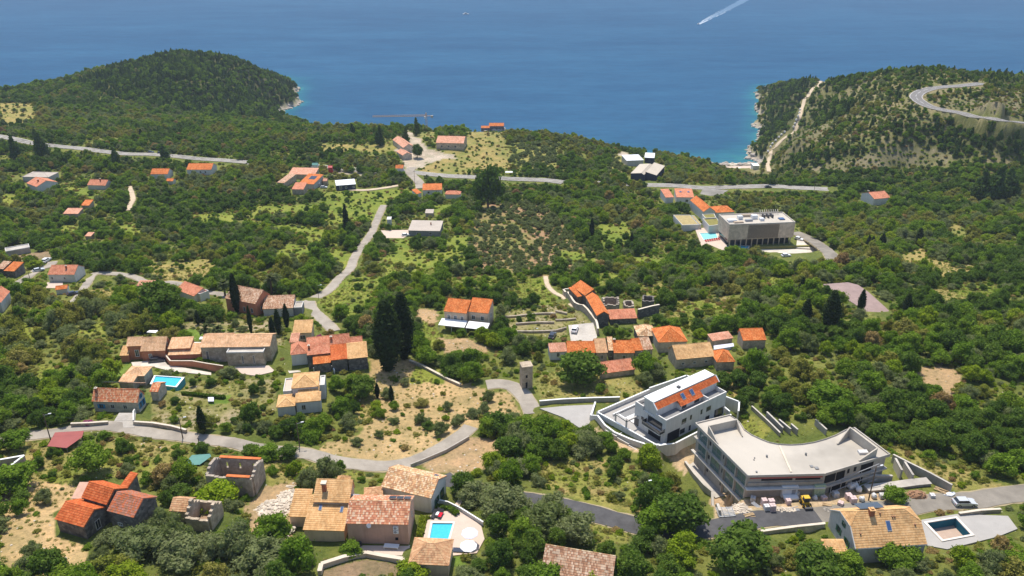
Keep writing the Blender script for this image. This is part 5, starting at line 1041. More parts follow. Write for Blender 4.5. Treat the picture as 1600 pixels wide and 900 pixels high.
for px_, py_, w_, h_, bars in ((1068.8, 658, 1.3, 1.2, 1), (1079.5, 652, .45, 1.1, 0), (1096, 643.5, .45, 1.1, 0), (1107, 638.5, 1.3, 1.1, 1), (1066, 673.5, 1.4, 1.1, 1), (1077.5, 668.5, .5, 1.2, 0), (1105, 653, 1.2, 1.0, 1)):
    x, z = fw.wall(px_, py_); hole(x - w_ / 2, x + w_ / 2, z - h_ / 2, z + h_ / 2, bars=bars)
hole(.9, 4.6, 0.0, 2.3, 'void_dark'); hole(16.2, 19.2, 0.2, 2.4, 'glass_dark', bars=2)
hole(1.0, 5.2, 3.0, 4.7, 'glass_dark', face='L', bars=2); hole(1.2, 4.8, 0.0, 2.3, 'void_dark', face='L', bars=1); hole(6.6, 7.2, 2.6, 3.3, face='L'); hole(8.0, 9.2, .2, 2.0, face='L', bars=1)
b_ = MB().box(-1.5, 0, .2, 5.6, 2.55, 2.78).build('balcony', MAT('plaster_white'), rW)
MB().box(-1.5, -1.46, .2, 5.6, 2.78, 3.75).box(-1.46, 0, .2, .24, 2.78, 3.75).box(-1.46, 0, 5.56, 5.6, 2.78, 3.75).build('glass_railing', MAT('glass_dark'), b_)
c_ = MB(); c_.box(-3.6, -3.3, 8.2, 8.5, 0, 2.9); c_.box(-3.6, 0, 8.2, 8.5, 2.6, 2.9); c_.box(-3.6, -3.3, 8.5, 12, 2.6, 2.9); c_.box(-3.6, -3.3, 11.7, 12, 0, 2.9); c_.build('pergola_frame', MAT('plaster_grey'), rW)
c_ = MB(); c_.box(13.2, 19.5, 8.6, 10.6, -2, 1.5); c_.box(0, 12, 9.5, 12, -2, .25); c_.build('outbuilding', MAT('plaster_white'), rW)
MB().box(13.5, 19.2, 8.9, 10.3, 1.503, 1.56).build('terrace_floor', MAT('concrete_dark'), rW)
fw.keep([(0, 0, 0), (L_, 0, 0), (L_, 7, 8.3), (0, 7, 8.3), (0, 9.4, 6), (0, 9.4, 0)])
# grounds: paved terraces, planters and walls round the white house
LT = [fw.world(x, y) for x, y in ((-2.4, -.4), (0, -.4), (0, 9.6), (12.5, 9.6), (12.5, 16.5), (-4.2, 16.6))]
stamp(LT, z0 - .15, .3, 2, 1); MB().prism(LT, z0 - 1.5, z0 + .05).build('paved_terrace', MAT('paving_grey'), None, kind='structure')
stamp([fw.world(0, 0), fw.world(L_, 0), fw.world(L_, 7), fw.world(0, 9)], z0 - .1, .8, 3, 2)
def lwall(label, pts, h0, h1, t=.3, mat='plaster_white', fr=fw, zz=None, cat='wall'):
    zz = fr.z0 if zz is None else zz; a = fr.world(*pts[0]); r = empty('garden_wall', (a[0], a[1], zz), fr.rz, label, cat); m = MB(); c = MB()
    for p, q in zip(pts[:-1], pts[1:]):
        p = np.array(p, float) - pts[0]; q = np.array(q, float) - pts[0]; d = q - p; Ln = np.linalg.norm(d); m.obox((p + q) / 2, d, Ln + t * .98, t, h0, h1 - .001); c.obox((p + q) / 2, d, Ln + t * 1.1, t * 1.15, h1, h1 + .08)
        w3 = [(*fr.world(*(np.array(pts[0]) + s)), zz + k) for s in (p, q) for k in (0, h1)]; keep(hull([tuple(map(float, proj(*v))) for v in w3]))
    m.build('wall', MAT(mat), r); c.build('coping', MAT('paint_white'), r); return r
lwall('white parapet wall along the left and front of the modern house terrace', [(12.5, 16.8), (-4.4, 16.9), (-2.6, -.6), (1.0, -2.2), (19.5, -2.0)], -2.0, 1.0)
lwall('white back parapet wall behind the modern house', [(12.5, 16.8), (24.0, 15.6), (24.6, 12)], -1.5, 1.4)
lwall('low white inner wall beside the dark sunken pool', [(-1.5, 14.6), (10.5, 14.6), (10.5, 12.4)], -1, .5, .2)
for i, (x, y) in enumerate(((-4.6, 10.5), (-4.2, 7.0), (-3.9, 3.6), (-3.4, .4))):
    a = fw.world(x, y); r = empty('planter', (*a, z0 - 1.2 - .25 * i), fw.rz + .12, ('uppermost', 'second', 'third', 'lowest')[i] + ' stepped white planter bed below the modern house terrace', 'planter')
    m = MB(); m.box(-1.6, -1.4, -1.6, 1.7, -2, .8); m.box(-1.4, 1.0, -1.6, -1.42, -2, .8); m.build('wall', MAT('plaster_white'), r); MB().box(-1.4, 1.2, -1.4, 1.7, -2, .45).build('planting', MAT('lawn'), r)
m = fw.world(4.3, 13.4); r = empty('sunken_pool', (*m, z0 + .06), fw.rz, 'dark empty long pool in the terrace of the modern house', 'pool')
MB().box(-4.2, 4.2, -1.1, 1.1, 0, .02).build('basin', MAT('concrete_dark'), r); MB().box(-4.5, 4.5, -1.4, -1.1, 0, .12).box(-4.5, 4.5, 1.1, 1.4, 0, .12).box(-4.5, -4.2, -1.1, 1.1, 0, .12).box(4.2, 4.5, -1.1, 1.1, 0, .12).build('coping', MAT('paint_white'), r)
lwall('white courtyard walls between modern house and unfinished building', [(20.2, -1.0), (21.5, 4.2), (24.2, 4.6), (25.2, .2), (22.0, -2.2)], -2.0, 1.2)
wall_line('garden_wall', 'long pale wall with white coping behind the paved forecourt', [(843, 633), (880, 630), (928, 628), (968, 627)], 1.2, .35, 'concrete', 'paint_white')
wall_line('garden_wall', 'short white wall dividing the forecourt from the green verge', [(930, 632), (925, 648), (922, 656)], .7, .3, 'plaster_white', 'paint_white')
wall_line('garden_wall', 'white zigzag retaining wall below the verge of the modern house', [(922, 656), (945, 672), (960, 683), (985, 694), (1012, 703), (1040, 702)], 1.3, .35, 'plaster_white', 'paint_white')
# ================================================================ unfinished curved building
z0 = 100.0; RH = 5.0; fc = Frame((1167.5, 744), (1291, 741), RH, z0)
rC = fc.root('unfinished_building', label='unfinished concrete apartment building with curved back and pale screed roof', cat='building', mark='unfinished concrete building')
roofpx = [(1167.5, 744), (1291, 741), (1391, 711), (1335, 669), (1323, 672), (1306, 681), (1290, 687), (1272, 692), (1254, 695), (1235, 696), (1216, 695), (1201, 692), (1188, 687), (1173, 680), (1162, 672), (1156, 662), (1150, 656), (1139, 649), (1086, 662)]
RP = fc.P(roofpx, RH); cen = np.mean(RP, 0)
IN = [tuple(cen + (np.array(p) - cen) * .965) for p in RP]
MB().prism(RP, RH - .35, RH).build('roof_slab', MAT('roof_screed'), rC)
m = MB(); n = len(RP)
for i in range(n):
    j = (i + 1) % n; m.prism([RP[i], RP[j], tuple(np.array(RP[j]) * .985 + cen * .015), tuple(np.array(RP[i]) * .985 + cen * .015)], RH + .002, RH + (.28 if i not in (0,) else .18))
m.build('roof_edge', MAT('concrete_pale'), rC)
MB().prism(IN, -8.0, RH - .35).build('core_wall', MAT('concrete'), rC)
MB().prism(RP, 1.55, 1.9).build('floor_slab', MAT('concrete_pale'), rC)
# left facade: three storeys of openings between slab bands
LFa, LFb = np.array(RP[0]), np.array(RP[-1]); Lf = np.linalg.norm(LFb - LFa); uf = (LFb - LFa) / Lf; nf = np.array([-uf[1], uf[0]])
if (nf @ (cen - LFa)) > 0: nf = -nf
def on_face(a, u, nrm, s0, s1, z0_, z1_, d0=-.1, d1=.04):
    p = [a + u * s0 + nrm * d0, a + u * s1 + nrm * d0, a + u * s1 + nrm * d1, a + u * s0 + nrm * d1]; return [tuple(q) for q in p], z0_, z1_
inset = lambda s: LFa + (LFb - LFa) * 0
cI = [np.array(IN[0]), np.array(IN[-1])]
a0 = np.array(IN[0]); Li = np.linalg.norm(cI[1] - cI[0]); ui = (cI[1] - cI[0]) / Li
MB().prism([tuple(LFa + nf * .35), tuple(LFb + nf * .35), tuple(LFb - nf * .3), tuple(LFa - nf * .3)], -1.75, -1.45).build('floor_slab', MAT('concrete_pale'), rC)
for lv, (zb, zt_) in enumerate(((1.95, 4.6), (-1.4, 1.5), (-4.6, -1.8))):
    for s0, s1, kind in ((.3, 3.2, 'glass'), (3.9, 6.8, 'glass'), (7.6, 8.2, 'small'), (9.0, 12.0, 'glass'), (12.6, 13.1, 'small'), (14.0, 16.8, 'glass')):
        if s1 > Li: continue
        if lv == 2 and kind == 'glass' and s0 > 4: continue
        zA, zB = (zb, zt_) if kind == 'glass' else (zb + 1.1, zb + 2.0)
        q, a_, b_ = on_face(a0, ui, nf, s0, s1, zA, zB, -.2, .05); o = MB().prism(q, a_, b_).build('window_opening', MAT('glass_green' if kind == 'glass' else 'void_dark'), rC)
        if kind == 'glass':
            f = MB()
            for s in (s0, (s0 + s1) / 2, s1): q, a_, b_ = on_face(a0, ui, nf, s - .05, s + .05, zA, zB, .0, .1); f.prism(q, a_, b_)
            q, a_, b_ = on_face(a0, ui, nf, s0, s1, zA + .9, zA + 1.0, .05, .12); f.prism(q, a_, b_); f.build('frame', MAT('concrete_dark'), o)
for s in (-.0, 3.5, 7.2, 13.4): q, a_, b_ = on_face(a0, ui, nf, s, s + .35, -8, RH - .36, -.1, .28); MB().prism(q, a_, b_).build('pillar', MAT('concrete'), rC)
# front: long strip windows, brick lintel and pillars
Fa, Fb = np.array(IN[0]), np.array(IN[1]); Lr = np.linalg.norm(Fb - Fa); ur = (Fb - Fa) / Lr; nr = np.array([ur[1], -ur[0]])
q, a_, b_ = on_face(Fa, ur, nr, .4, Lr * .98, 4.05, 4.35, -.1, .12); MB().prism(q, a_, b_).build('brick_lintel', MAT('pink_block'), rC)
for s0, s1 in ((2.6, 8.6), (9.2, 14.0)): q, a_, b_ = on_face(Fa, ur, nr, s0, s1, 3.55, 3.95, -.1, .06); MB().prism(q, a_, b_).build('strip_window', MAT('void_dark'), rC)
q, a_, b_ = on_face(Fa, ur, nr, 0, Lr, .9, 1.5, -.1, .25); MB().prism(q, 2.6, 3.2).build('beam', MAT('concrete'), rC)
q, a_, b_ = on_face(Fa, ur, nr, -.3, Lr + .3, 1.9, 2.1, 0, .9); MB().prism(q, a_, b_).build('canopy_slab', MAT('plaster_white'), rC)
Ga, Gb = np.array(IN[1]), np.array(IN[2]); Lg = np.linalg.norm(Gb - Ga); ug = (Gb - Ga) / Lg; ng = np.array([ug[1], -ug[0]])
for s0, s1, zA, zB in ((.3, 2.9, 2.4, 4.6), (3.1, 5.2, 2.2, 4.6), (5.8, 6.3, 3.2, 4.2), (7.4, 8.0, 3.2, 4.2), (9.2, 12.3, 2.2, 4.6), (2, 6, -1.4, 1.4), (7.6, 12, -1.4, 1.4)):
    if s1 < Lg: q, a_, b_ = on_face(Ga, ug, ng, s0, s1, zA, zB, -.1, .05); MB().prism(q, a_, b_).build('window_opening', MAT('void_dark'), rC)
# outside stair frame and temporary railings on the right wing
for i, (s0, s1, za, zb) in enumerate(((1.0, 12.0, 2.0, 3.4), (1.0, 12.0, .9, 2.3), (2.5, 12.5, 3.0, 4.4), (5.0, 12.5, -.2, 1.0))):
    a = Ga + ug * s0 + ng * (.9 + .3 * (i % 2)); b = Ga + ug * s1 + ng * (1.2 + .3 * (i % 2)); MB().bar((*a, za), (*b, zb), .10, .12).build('railing_bar', MAT('metal_grey'), rC)
for s in (1.2, 3.6, 6.0, 8.4, 10.8, 12.4): a = Ga + ug * s + ng * 1.1; MB().bar((*a, -2), (*a, 2.6 + s * .12), .09, .09).build('railing_post', MAT('metal_grey'), rC)
# rooftop screens and details
def scr(nm, px, hs, t=.25, mat='wall_block'):
    m = MB()
    for (p, q), (h0_, h1_) in zip(zip(px[:-1], px[1:]), zip(hs[:-1], hs[1:])):
        a = np.array(fc.loc(*p, RH)); b = np.array(fc.loc(*q, RH)); d = b - a; L = np.linalg.norm(d); u = d / L; nn_ = np.array([-u[1], u[0]]) * t / 2; c4 = [a - nn_, b - nn_, b + nn_, a + nn_]
        m.add([(*c4[0], RH), (*c4[1], RH), (*c4[2], RH), (*c4[3], RH), (*c4[0], RH + h0_), (*c4[1], RH + h1_), (*c4[2], RH + h1_), (*c4[3], RH + h0_)], [(3, 2, 1, 0), (4, 5, 6, 7), (0, 1, 5, 4), (1, 2, 6, 5), (2, 3, 7, 6), (3, 0, 4, 7)])
    m.build(nm, MAT(mat), rC)
scr('roof_screen', [(1121.5, 694), (1106, 677), (1150, 667), (1160, 683)], (.3, 1.9, 1.9, .3))
scr('roof_screen', [(1308, 695), (1325, 682), (1368, 713), (1342, 721)], (.3, 2.3, 2.0, .3))
m = MB(); 
for px_, py_, w_, h_ in ((1182, 738, .3, .25), (1259, 711, .3, .5), (1268, 729, .6, .15), (1276, 732, .7, .2), (1198, 714, .3, .45), (1178, 719, .2, .2), (1179, 716, .2, .2)):
    x, y = fc.loc(px_, py_, RH); m = MB().box(x - w_ / 2, x + w_ / 2, y - w_ / 2, y + w_ / 2, RH, RH + h_); m.build('pipe_stub', MAT('concrete_dark'), rC)
a = fc.loc(1218, 697, RH); b = fc.loc(1236, 738, RH); MB().bar((*a, RH + .08), (*b, RH + .08), .35, .18).build('roof_joint', MAT('stone_pale'), rC)
x, y = fc.loc(1348, 708, RH); MB().box(x - .9, x + .9, y - .5, y + .5, RH, RH + .5).build('pallet_stack', MAT('bag_grey'), rC)
stamp([fc.world(*p) for p in RP], z0 - .3, .2, 2.0, 1.5)
lo = [fc.world(*p) for p in ((-8.5, 10), (-1.5, 2.8), (-3.5, 1.0), (-8, 3), (-12, 14), (-9, 20), (-5.5, 19))]; stamp(lo, 94.3, .4, 2.5, 1.0)
fc.keep([(p[0], p[1], RH) for p in RP] + [(RP[0][0], RP[0][1], 0), (RP[1][0], RP[1][1], 0), (RP[2][0], RP[2][1], 0), (RP[-1][0], RP[-1][1], -5.5)])
keep([(1068, 690), (1100, 700), (1170, 775), (1170, 800), (1130, 808), (1100, 780)]); keep([(1130, 770), (1300, 760), (1420, 745), (1480, 765), (1470, 780), (1380, 785), (1300, 800), (1130, 815)])
# site retaining walls, ramp and yard
pz = on_z(1110, 765, 96.5)
wall_line('retaining_wall', 'curved concrete retaining wall edging the ramp left of the unfinished building', [(1070, 728), (1085, 748), (1100, 765), (1112, 775), (1120, 795), (1124, 806)], 1.2, .4, 'concrete', 'concrete_pale')
pad('site_ramp', [(1077, 726), (1093, 716), (1112, 738), (1140, 760), (1152, 768), (1118, 778), (1098, 757)], 'concrete_pale', z=95.2, th=1.5)
wall_line('retaining_wall', 'concrete wall with pale top in front of the right wing of the unfinished building', [(1292, 755), (1330, 754), (1392, 753)], 1.5, .4, 'concrete', 'concrete_pale')
wall_line('retaining_wall', 'low concrete wall and ledge in front of the yard, right part', [(1352, 768), (1400, 763), (1450, 757)], .9, 1.6, 'concrete', 'concrete_pale')
wall_line('retaining_wall', 'long concrete wall descending to the timber heap right of the unfinished building', [(1393, 722), (1420, 736), (1450, 751), (1484, 770)], 1.9, .35, 'concrete', 'concrete_pale')
wall_line('retaining_wall', 'short triangular concrete fin nearest the unfinished building', [(1396, 730), (1406, 749)], 2.2, .35, 'concrete', 'concrete_pale')
wall_line('retaining_wall', 'second triangular concrete fin further from the unfinished building', [(1411, 733), (1424, 754)], 1.8, .35, 'concrete', 'concrete_pale')
for i, (a, b) in enumerate((((1197, 652), (1222, 677)), ((1216, 664), (1234, 679)), ((1235, 671), (1245, 680)), ((1273, 664), (1290, 680)))):
    wall_line('garden_wall', ('leftmost and longest', 'second', 'third, shortest', 'isolated rightmost')[i] + ' slanting concrete fin wall behind the curved roof', [a, b], 1.5, .3, 'concrete', 'concrete_pale')
wall_line('garden_wall', 'thin concrete wall between white courtyard and green slope', [(1174, 640), (1200, 664), (1218, 682)], 1.0, .3, 'concrete', 'concrete_pale')
wall_line('garden_wall', 'pale stone roadside wall below the asphalt lane', [(1188, 836), (1240, 829), (1288, 824)], .9, .45, 'stone_light', 'stone_coping')
# ================================================================ pools, garden walls, hedges
zM = float(hit(735, 830)[2]) + .15
pad('pool_terrace', [(669, 806), (690, 800), (712, 795), (732, 806), (752, 822), (757, 842), (745, 864), (706, 868), (664, 868), (661, 843)], 'paving_pink', z=zM, th=1.6, hole_px=[(667, 846), (673, 814.5), (711.5, 815), (703, 846)])
rPM, _z = pool('turquoise swimming pool with stone rim behind the hipped pavilion', [(667, 846), (673, 814.5), (711.5, 815), (703, 846)], z=zM + .04, mark='pool behind the pavilion')
pool('raised infinity pool behind the blue-shuttered house', [(234, 600), (241, 586.5), (288.5, 589.5), (276, 605)], up=1.4, mark='raised infinity pool', copm='paint_white')
zE = float(hit(1520, 850)[2]); EP = [(1472, 846), (1442.5, 815.5), (1495, 807), (1523, 836.5)]
pad('pool_terrace', [(1438, 820), (1440, 812), (1496, 803), (1575, 806), (1590, 826), (1560, 838), (1480, 858), (1448, 852)], 'paving_grey', z=zE + .1, th=1.2, hole_px=EP)
pool('empty blue tiled pool with brown floor right of the grey house', EP, z=zE + .22, mark='empty blue pool', empty_=True, depth=1.7)
wall_line('garden_wall', 'pale stone wall behind the empty pool terrace', [(1497, 808), (1530, 804), (1562, 801)], .9, .4, 'stone_warm', 'stone_coping')
wall_line('garden_wall', 'terracotta rendered curving garden wall between the two upper villas', [(260, 563), (268, 573), (285, 573), (302, 573), (325, 577), (350, 581)], 1.8, .3, 'plaster_terracotta', 'stone_coping', mark='curving terracotta wall')
wall_line('garden_wall', 'stone wall along the lane, right of the paved drive', [(210, 664), (240, 666), (270, 671), (292, 677)], .9, .4, 'stone_warm', 'stone_coping')
wall_line('garden_wall', 'stone wall along the lane, left of the paved drive', [(112, 667), (140, 666), (170, 664)], .9, .4, 'stone_warm', 'stone_coping')
wall_line('garden_wall', 'sloping pale stair wall on the right side of the paved drive', [(212, 646), (210, 664)], 1.3, .3, 'plaster_pale')
wall_line('garden_wall', 'stone parapet wall around the empty brown plot at the bottom edge', [(500, 900), (503, 888), (573, 870), (629, 880), (632, 905)], 1.0, .6, 'stone_pale', 'stone_coping', mark='walled brown plot')
wall_line('garden_wall', 'white-topped concrete wall corner at the lower left edge', [(-5, 728), (40, 720), (18, 737), (-6, 752)], 1.3, .35, 'concrete', 'paint_white', mark='wall corner at the left edge')
wall_line('garden_wall', 'low stone wall beside the cypress pair and dry field', [(640, 566), (660, 574), (690, 590), (720, 604)], .7, .5, 'stone_grey', 'stone_pale')
wall_line('garden_wall', 'long thin fence wall above the dry brown field', [(642, 730), (662, 722), (697, 707), (733, 686)], .8, .2, 'concrete_pale', None)
wall_line('garden_wall', 'white garden wall with coping beside the long red roofed farmhouse', [(490, 580), (520, 577), (523, 584)], 1.0, .25, 'plaster_white', 'paint_white')
wall_line('garden_wall', 'thin white curving wall around the upper edge of the pool terrace', [(662, 792), (674, 791), (675, 785), (700, 790), (720, 800), (755, 822)], .9, .2, 'plaster_white', 'paint_white')
for i, p in enumerate(([(790, 497), (868, 492)], [(868, 502), (900, 500)], [(806, 508), (866, 506)], [(800, 520), (885, 514)], [(868, 488), (886, 492)])):
    wall_line('dry_stone_wall', ('topmost', 'short right-hand', 'middle', 'lowest and longest', 'upper right')[i] + ' dry stone terrace wall in the vegetable garden left of the parking terrace', p, .6, .45, 'stone_warm', 'stone_grey')
def hedge(label, px, w_, h, mat='leaf_hedge', seed=1):
    P = [hit(*p) for p in px]; c = P[0]; r = empty('hedge', tuple(c), 0, label, 'hedge'); rr = np.random.default_rng(seed); V = []; F = []
    for a, b in zip(P[:-1], P[1:]):
        L = np.linalg.norm((b - a)[:2]); u = (b - a)[:2] / L; n_ = np.array([-u[1], u[0]]); k = int(L * (w_ + 2 * h) * 45)
        t = rr.random(k); s = rr.random(k); side = rr.integers(0, 4, k)
        for i in range(k):
            x = t[i] * L
            if side[i] < 2: y, z = (s[i] - .5) * w_, h
            else: y, z = (w_ / 2 if side[i] == 2 else -w_ / 2), s[i] * h
            p = a[:2] + u * x + n_ * y + rr.normal(0, .04, 2); zz = float(hz(p[0], p[1])) + z + rr.normal(0, .05); q = rr.normal(0, 1, (2, 3)); q /= np.linalg.norm(q, axis=1)[:, None]; q *= .16
            o = len(V); ce = np.array([p[0], p[1], zz]) - c; V += [ce - q[0] - q[1], ce + q[0] - q[1], ce + q[0] + q[1], ce - q[0] + q[1]]; F.append((o, o + 1, o + 2, o + 3))
    me = bpy.data.meshes.new('foliage'); me.from_pydata([tuple(v) for v in V], [], F); me.materials.append(MAT(mat)); o = bpy.data.objects.new('foliage', me); COL.objects.link(o); o.parent = r
    m = MB()
    for a, b in zip(P[:-1], P[1:]): m.obox(((a + b) / 2 - c), b - a, np.linalg.norm((b - a)[:2]), w_ * .85, -.6, h * .9)
    m.build('core', MAT(mat), r); keep([(p[0] + dx, p[1] + dy) for p, dx, dy in ((px[0], -3, -6), (px[-1], -3, -6), (px[-1], 3, 2), (px[0], 3, 2))])
hedge('clipped lime green hedge row nearest the pink house', [(655, 841), (661, 812)], .7, .9, seed=1)
hedge('second clipped lime green hedge row next to the pool rim', [(663, 841), (670, 812)], .7, .9, seed=2)
hedge('dark clipped hedge along the upper side of the pool terrace', [(676, 792), (700, 797), (715, 806)], .9, .8, 'leaf_mid', 3)
hedge('hedge row in front of the curving terracotta wall', [(270, 566), (300, 566), (340, 574)], 1.2, .9, 'leaf_bright', 4)
hedge('long trimmed hedge strip in the garden right of the raised pool', [(285, 617), (325, 621), (352, 623)], .8, .8, 'leaf_mid', 5)
# ================================================================ poolside things
def umbrella(px, py, label):
    x, y = on_z(px, py, zM + 2.4); r = empty('parasol', (x, y, zM), .3, label, 'parasol', None)
    MB().tube((0, 0, 0), (0, 0, 2.7), .04).build('pole', MAT('metal_white'), r); n = 8; v = [(0, 0, 2.75)] + [(1.5 * math.cos(2 * math.pi * i / n), 1.5 * math.sin(2 * math.pi * i / n), 2.25) for i in range(n)]
    MB().add(v + [(a, b, c - .03) for a, b, c in v], [(0, i + 1, (i + 1) % n + 1) for i in range(n)] + [(9, 10 + (i + 1) % n, 10 + i) for i in range(n)] + [(i + 1, i + 10, (i + 1) % n + 10, (i + 1) % n + 1) for i in range(n)]).build('canopy', MAT('fabric_lilac' if 'upper' in label else 'fabric_white'), r)
    MB().tube((0, 0, 0), (0, 0, .12), .35, n=10).build('base', MAT('concrete_dark'), r)
umbrella(734, 832, 'upper pale lilac parasol on the pool terrace'); umbrella(732, 852, 'lower white parasol on the pool terrace')
def lounger(px, py, rz, label, mat='fabric_black'):
    x, y = on_z(px, py, zM); r = empty('sun_lounger', (x, y, zM), rz, label, 'lounger')
    MB().box(-.95, .5, -.32, .32, .28, .36).build('seat', MAT(mat), r); MB().add([(.5, -.32, .3), (1.0, -.32, .75), (1.0, .32, .75), (.5, .32, .3), (.5, -.32, .37), (1.0, -.32, .83), (1.0, .32, .83), (.5, .32, .37)], [(3, 2, 1, 0), (4, 5, 6, 7), (0, 1, 5, 4), (1, 2, 6, 5), (2, 3, 7, 6), (3, 0, 4, 7)]).build('backrest', MAT(mat), r)
    for a in (-.85, .45):
        for b in (-.27, .27): MB().box(a - .03, a + .03, b - .03, b + .03, 0, .28).build('leg', MAT('metal_grey'), r)
    return r
lounger(678, 806, 1.3, 'left dark lounger beside the red cushion at the pool corner'); l = lounger(684, 804, 1.3, 'middle dark lounger with a white towel at the pool corner'); MB().box(-.6, .3, -.25, .25, .37, .42).build('towel', MAT('fabric_white'), l)
l = lounger(689, 806, 1.3, 'right lounger with bright red cushion at the pool corner'); MB().box(-.8, .4, -.28, .28, .37, .46).build('cushion', MAT('fabric_red'), l)
for i in range(4):
    x, y = on_z(711 + i * 6.5, 860 + i * .3, zM); r = empty('solar_collector', (x, y, zM), -.05, ('leftmost', 'second', 'third', 'rightmost')[i] + ' flat solar collector in the row at the lower end of the pool terrace', 'solar panel')
    MB().box(-.36, .36, -.5, .5, .15, .22).build('panel', MAT('solar_dark'), r); MB().box(-.3, .3, -.4, -.34, 0, .15).box(-.3, .3, .34, .4, 0, .15).build('stand', MAT('metal_grey'), r)
x, y, z = hit(612, 858); r = empty('garden_table', (x, y, z), -.1, 'white garden table in the shade below the pink house', 'table')
MB().box(-1.3, 1.3, -.5, .5, .72, .78).build('tabletop', MAT('paint_white'), r)
for a in (-1.2, 1.2):
    for b in (-.42, .42): MB().box(a - .04, a + .04, b - .04, b + .04, 0, .72).build('leg', MAT('paint_white'), r)
x, y, z = hit(562, 854); r = empty('garden_parasol', (x, y, z), 0, 'closed round black barbecue cover against the pink wall', 'barbecue'); MB().tube((0, 0, 0), (0, 0, .9), .45, .4, 12).tube((0, 0, .9), (0, 0, 1.2), .4, .1, 12).build('cover', MAT('fabric_black'), r)
# tarps and small structures
def sheet(name, label, cat, px, mat, up=.5, th=.08, legs=True, mark=None):
    c = np.mean(np.array(px, float), 0); z = float(hit(*c)[2]); P = [on_z(*p, z + up) for p in px]; ce = np.mean(P, 0); r = empty(name, (*ce, z), 0, label, cat, None, mark)
    MB().prism([p - ce for p in P], up - th, up).build('sheet', MAT(mat), r)
    if legs:
        for p in P: q = (p - ce) * .95; MB().tube((*q, -1), (*q, up - th), .05).build('post', MAT('metal_grey'), r)
    keep(px)
sheet('carport_roof', 'faded red sheet roof on posts below the lane at the left', 'carport', [(74, 697), (86, 675.5), (131, 673), (128, 683), (104, 700)], 'tarp_red', 1.9, mark='faded red sheet roof')
sheet('shade_net', 'teal shade net over the garden plot above the roofless stone house', 'shade net', [(286, 727), (300, 711), (328, 709), (330, 713), (312, 726)], 'tarp_teal', 1.0)
sheet('trampoline', 'small pale blue square garden table in the lawn right of the raised pool', 'garden table', [(325, 627), (334, 627), (334, 620.5), (325, 620.5)], 'fabric_lilac', 1.0)
sheet('shade_sail', 'flat white shade panel behind the terracotta villa', 'shade sail', [(229, 519), (233, 516), (247, 516), (244, 520)], 'paint_white', 2.5)
sheet('shade_sail', 'white canopy between the terracotta villa and the stone clad villa', 'shade sail', [(296, 543), (300, 534.5), (315, 534.5), (312, 544)], 'paint_white', 2.8)
sheet('sunbed_canopy', 'left white canopy on the lawn behind the stone clad villa', 'canopy', [(311, 530), (313, 526), (325, 526), (323, 530)], 'paint_white', 1.4)
sheet('sunbed_canopy', 'right white canopy on the lawn behind the stone clad villa', 'canopy', [(329, 528), (332, 525), (343, 525), (341, 528)], 'paint_white', 1.4)
sheet('bus_shelter', 'small white roofed bus shelter beside the main road', 'bus shelter', [(789, 269.5), (790, 267.5), (801, 267.5), (801, 269.5)], 'paint_white', 2.6, .2)
# ================================================================ building site
def onsite(px, py): return hit(px, py)
def block(name, label, px, py, s, mat, wrap=None, rz=0.1, n=(2, 2, 3), group=None):
    # a stack of wrapped blocks on a pallet
    x, y, z = onsite(px, py); r = empty(name, (x, y, z), rz, label, 'pallet', group); w_, d_, h_ = s
    p = MB()
    for i in range(3): p.box(-w_ / 2 + i * (w_ - .12) / 2, -w_ / 2 + i * (w_ - .12) / 2 + .12, -d_ / 2, d_ / 2, 0, .1)
    p.box(-w_ / 2, w_ / 2, -d_ / 2, d_ / 2, .1, .14); p.build('pallet_base', MAT('wood_pale'), r); m = MB()
    for i in range(n[0]):
        for j in range(n[1]):
            for k in range(n[2]):
                g = .02; m.box(-w_ / 2 + i * w_ / n[0] + g, -w_ / 2 + (i + 1) * w_ / n[0] - g, -d_ / 2 + j * d_ / n[1] + g, -d_ / 2 + (j + 1) * d_ / n[1] - g, .14 + k * h_ / n[2], .14 + (k + 1) * h_ / n[2] - g)
    m.build('block_load', MAT(mat), r); return r
block('block_pallet', 'single wrapped grey pallet standing alone right of the green crates', 1305, 776, (1.1, 1.1, 1.0), 'bag_grey')
block('block_pallet', 'back pallet of the pale pair below the white sacks', 1325, 780, (1.1, 1.0, 1.1), 'pallet_pink')
block('block_pallet', 'front pallet of the pale pair below the white sacks', 1332, 785, (1.2, 1.1, 1.1), 'pallet_pink')
block('block_pallet', 'back left pink block pallet of the group of four near the rubble', 1193, 790, (1.0, 1.0, 1.4), 'pallet_pink')
block('block_pallet', 'back right pink block pallet of the group of four near the rubble', 1204, 791, (1.1, 1.0, 1.4), 'pallet_pink')
block('block_pallet', 'front left block pallet of the group of four near the rubble', 1197, 797, (1.0, 1.0, 1.0), 'bag_grey')
block('block_pallet', 'front right block pallet of the group of four near the rubble', 1206, 798, (1.1, 1.0, 1.3), 'pallet_pink')
block('block_pallet', 'lone pink block pallet left of the yellow loader', 1231, 788, (.9, .9, 1.0), 'pallet_pink')
block('glass_crate', 'tall pale green stack of crated panels beside the yellow loader', 1277, 774, (2.2, 1.2, 2.7), 'panel_green', n=(4, 1, 6))
block('brick_pallet', 'dark brown drum-shaped brick stack against the wall right of the green crates', 1303, 762, (1.1, 1.0, 1.1), 'brick_red')
def sack(px, py, label, s=1.0, mat='bag_grey'):
    x, y, z = onsite(px, py); r = empty('bulk_bag', (x, y, z), random.uniform(0, 3), label, 'bag'); m = MB(); m.blob((0, 0, .45 * s), (.55 * s, .5 * s, .5 * s), int(px), .16, sub=2); m.build('bag', MAT(mat), r, True)
    for a in (-1, 1): MB().tube((a * .3 * s, -.2 * s, .85 * s), (a * .34 * s, .2 * s, .95 * s), .05 * s).build('strap', MAT('paint_white'), r)
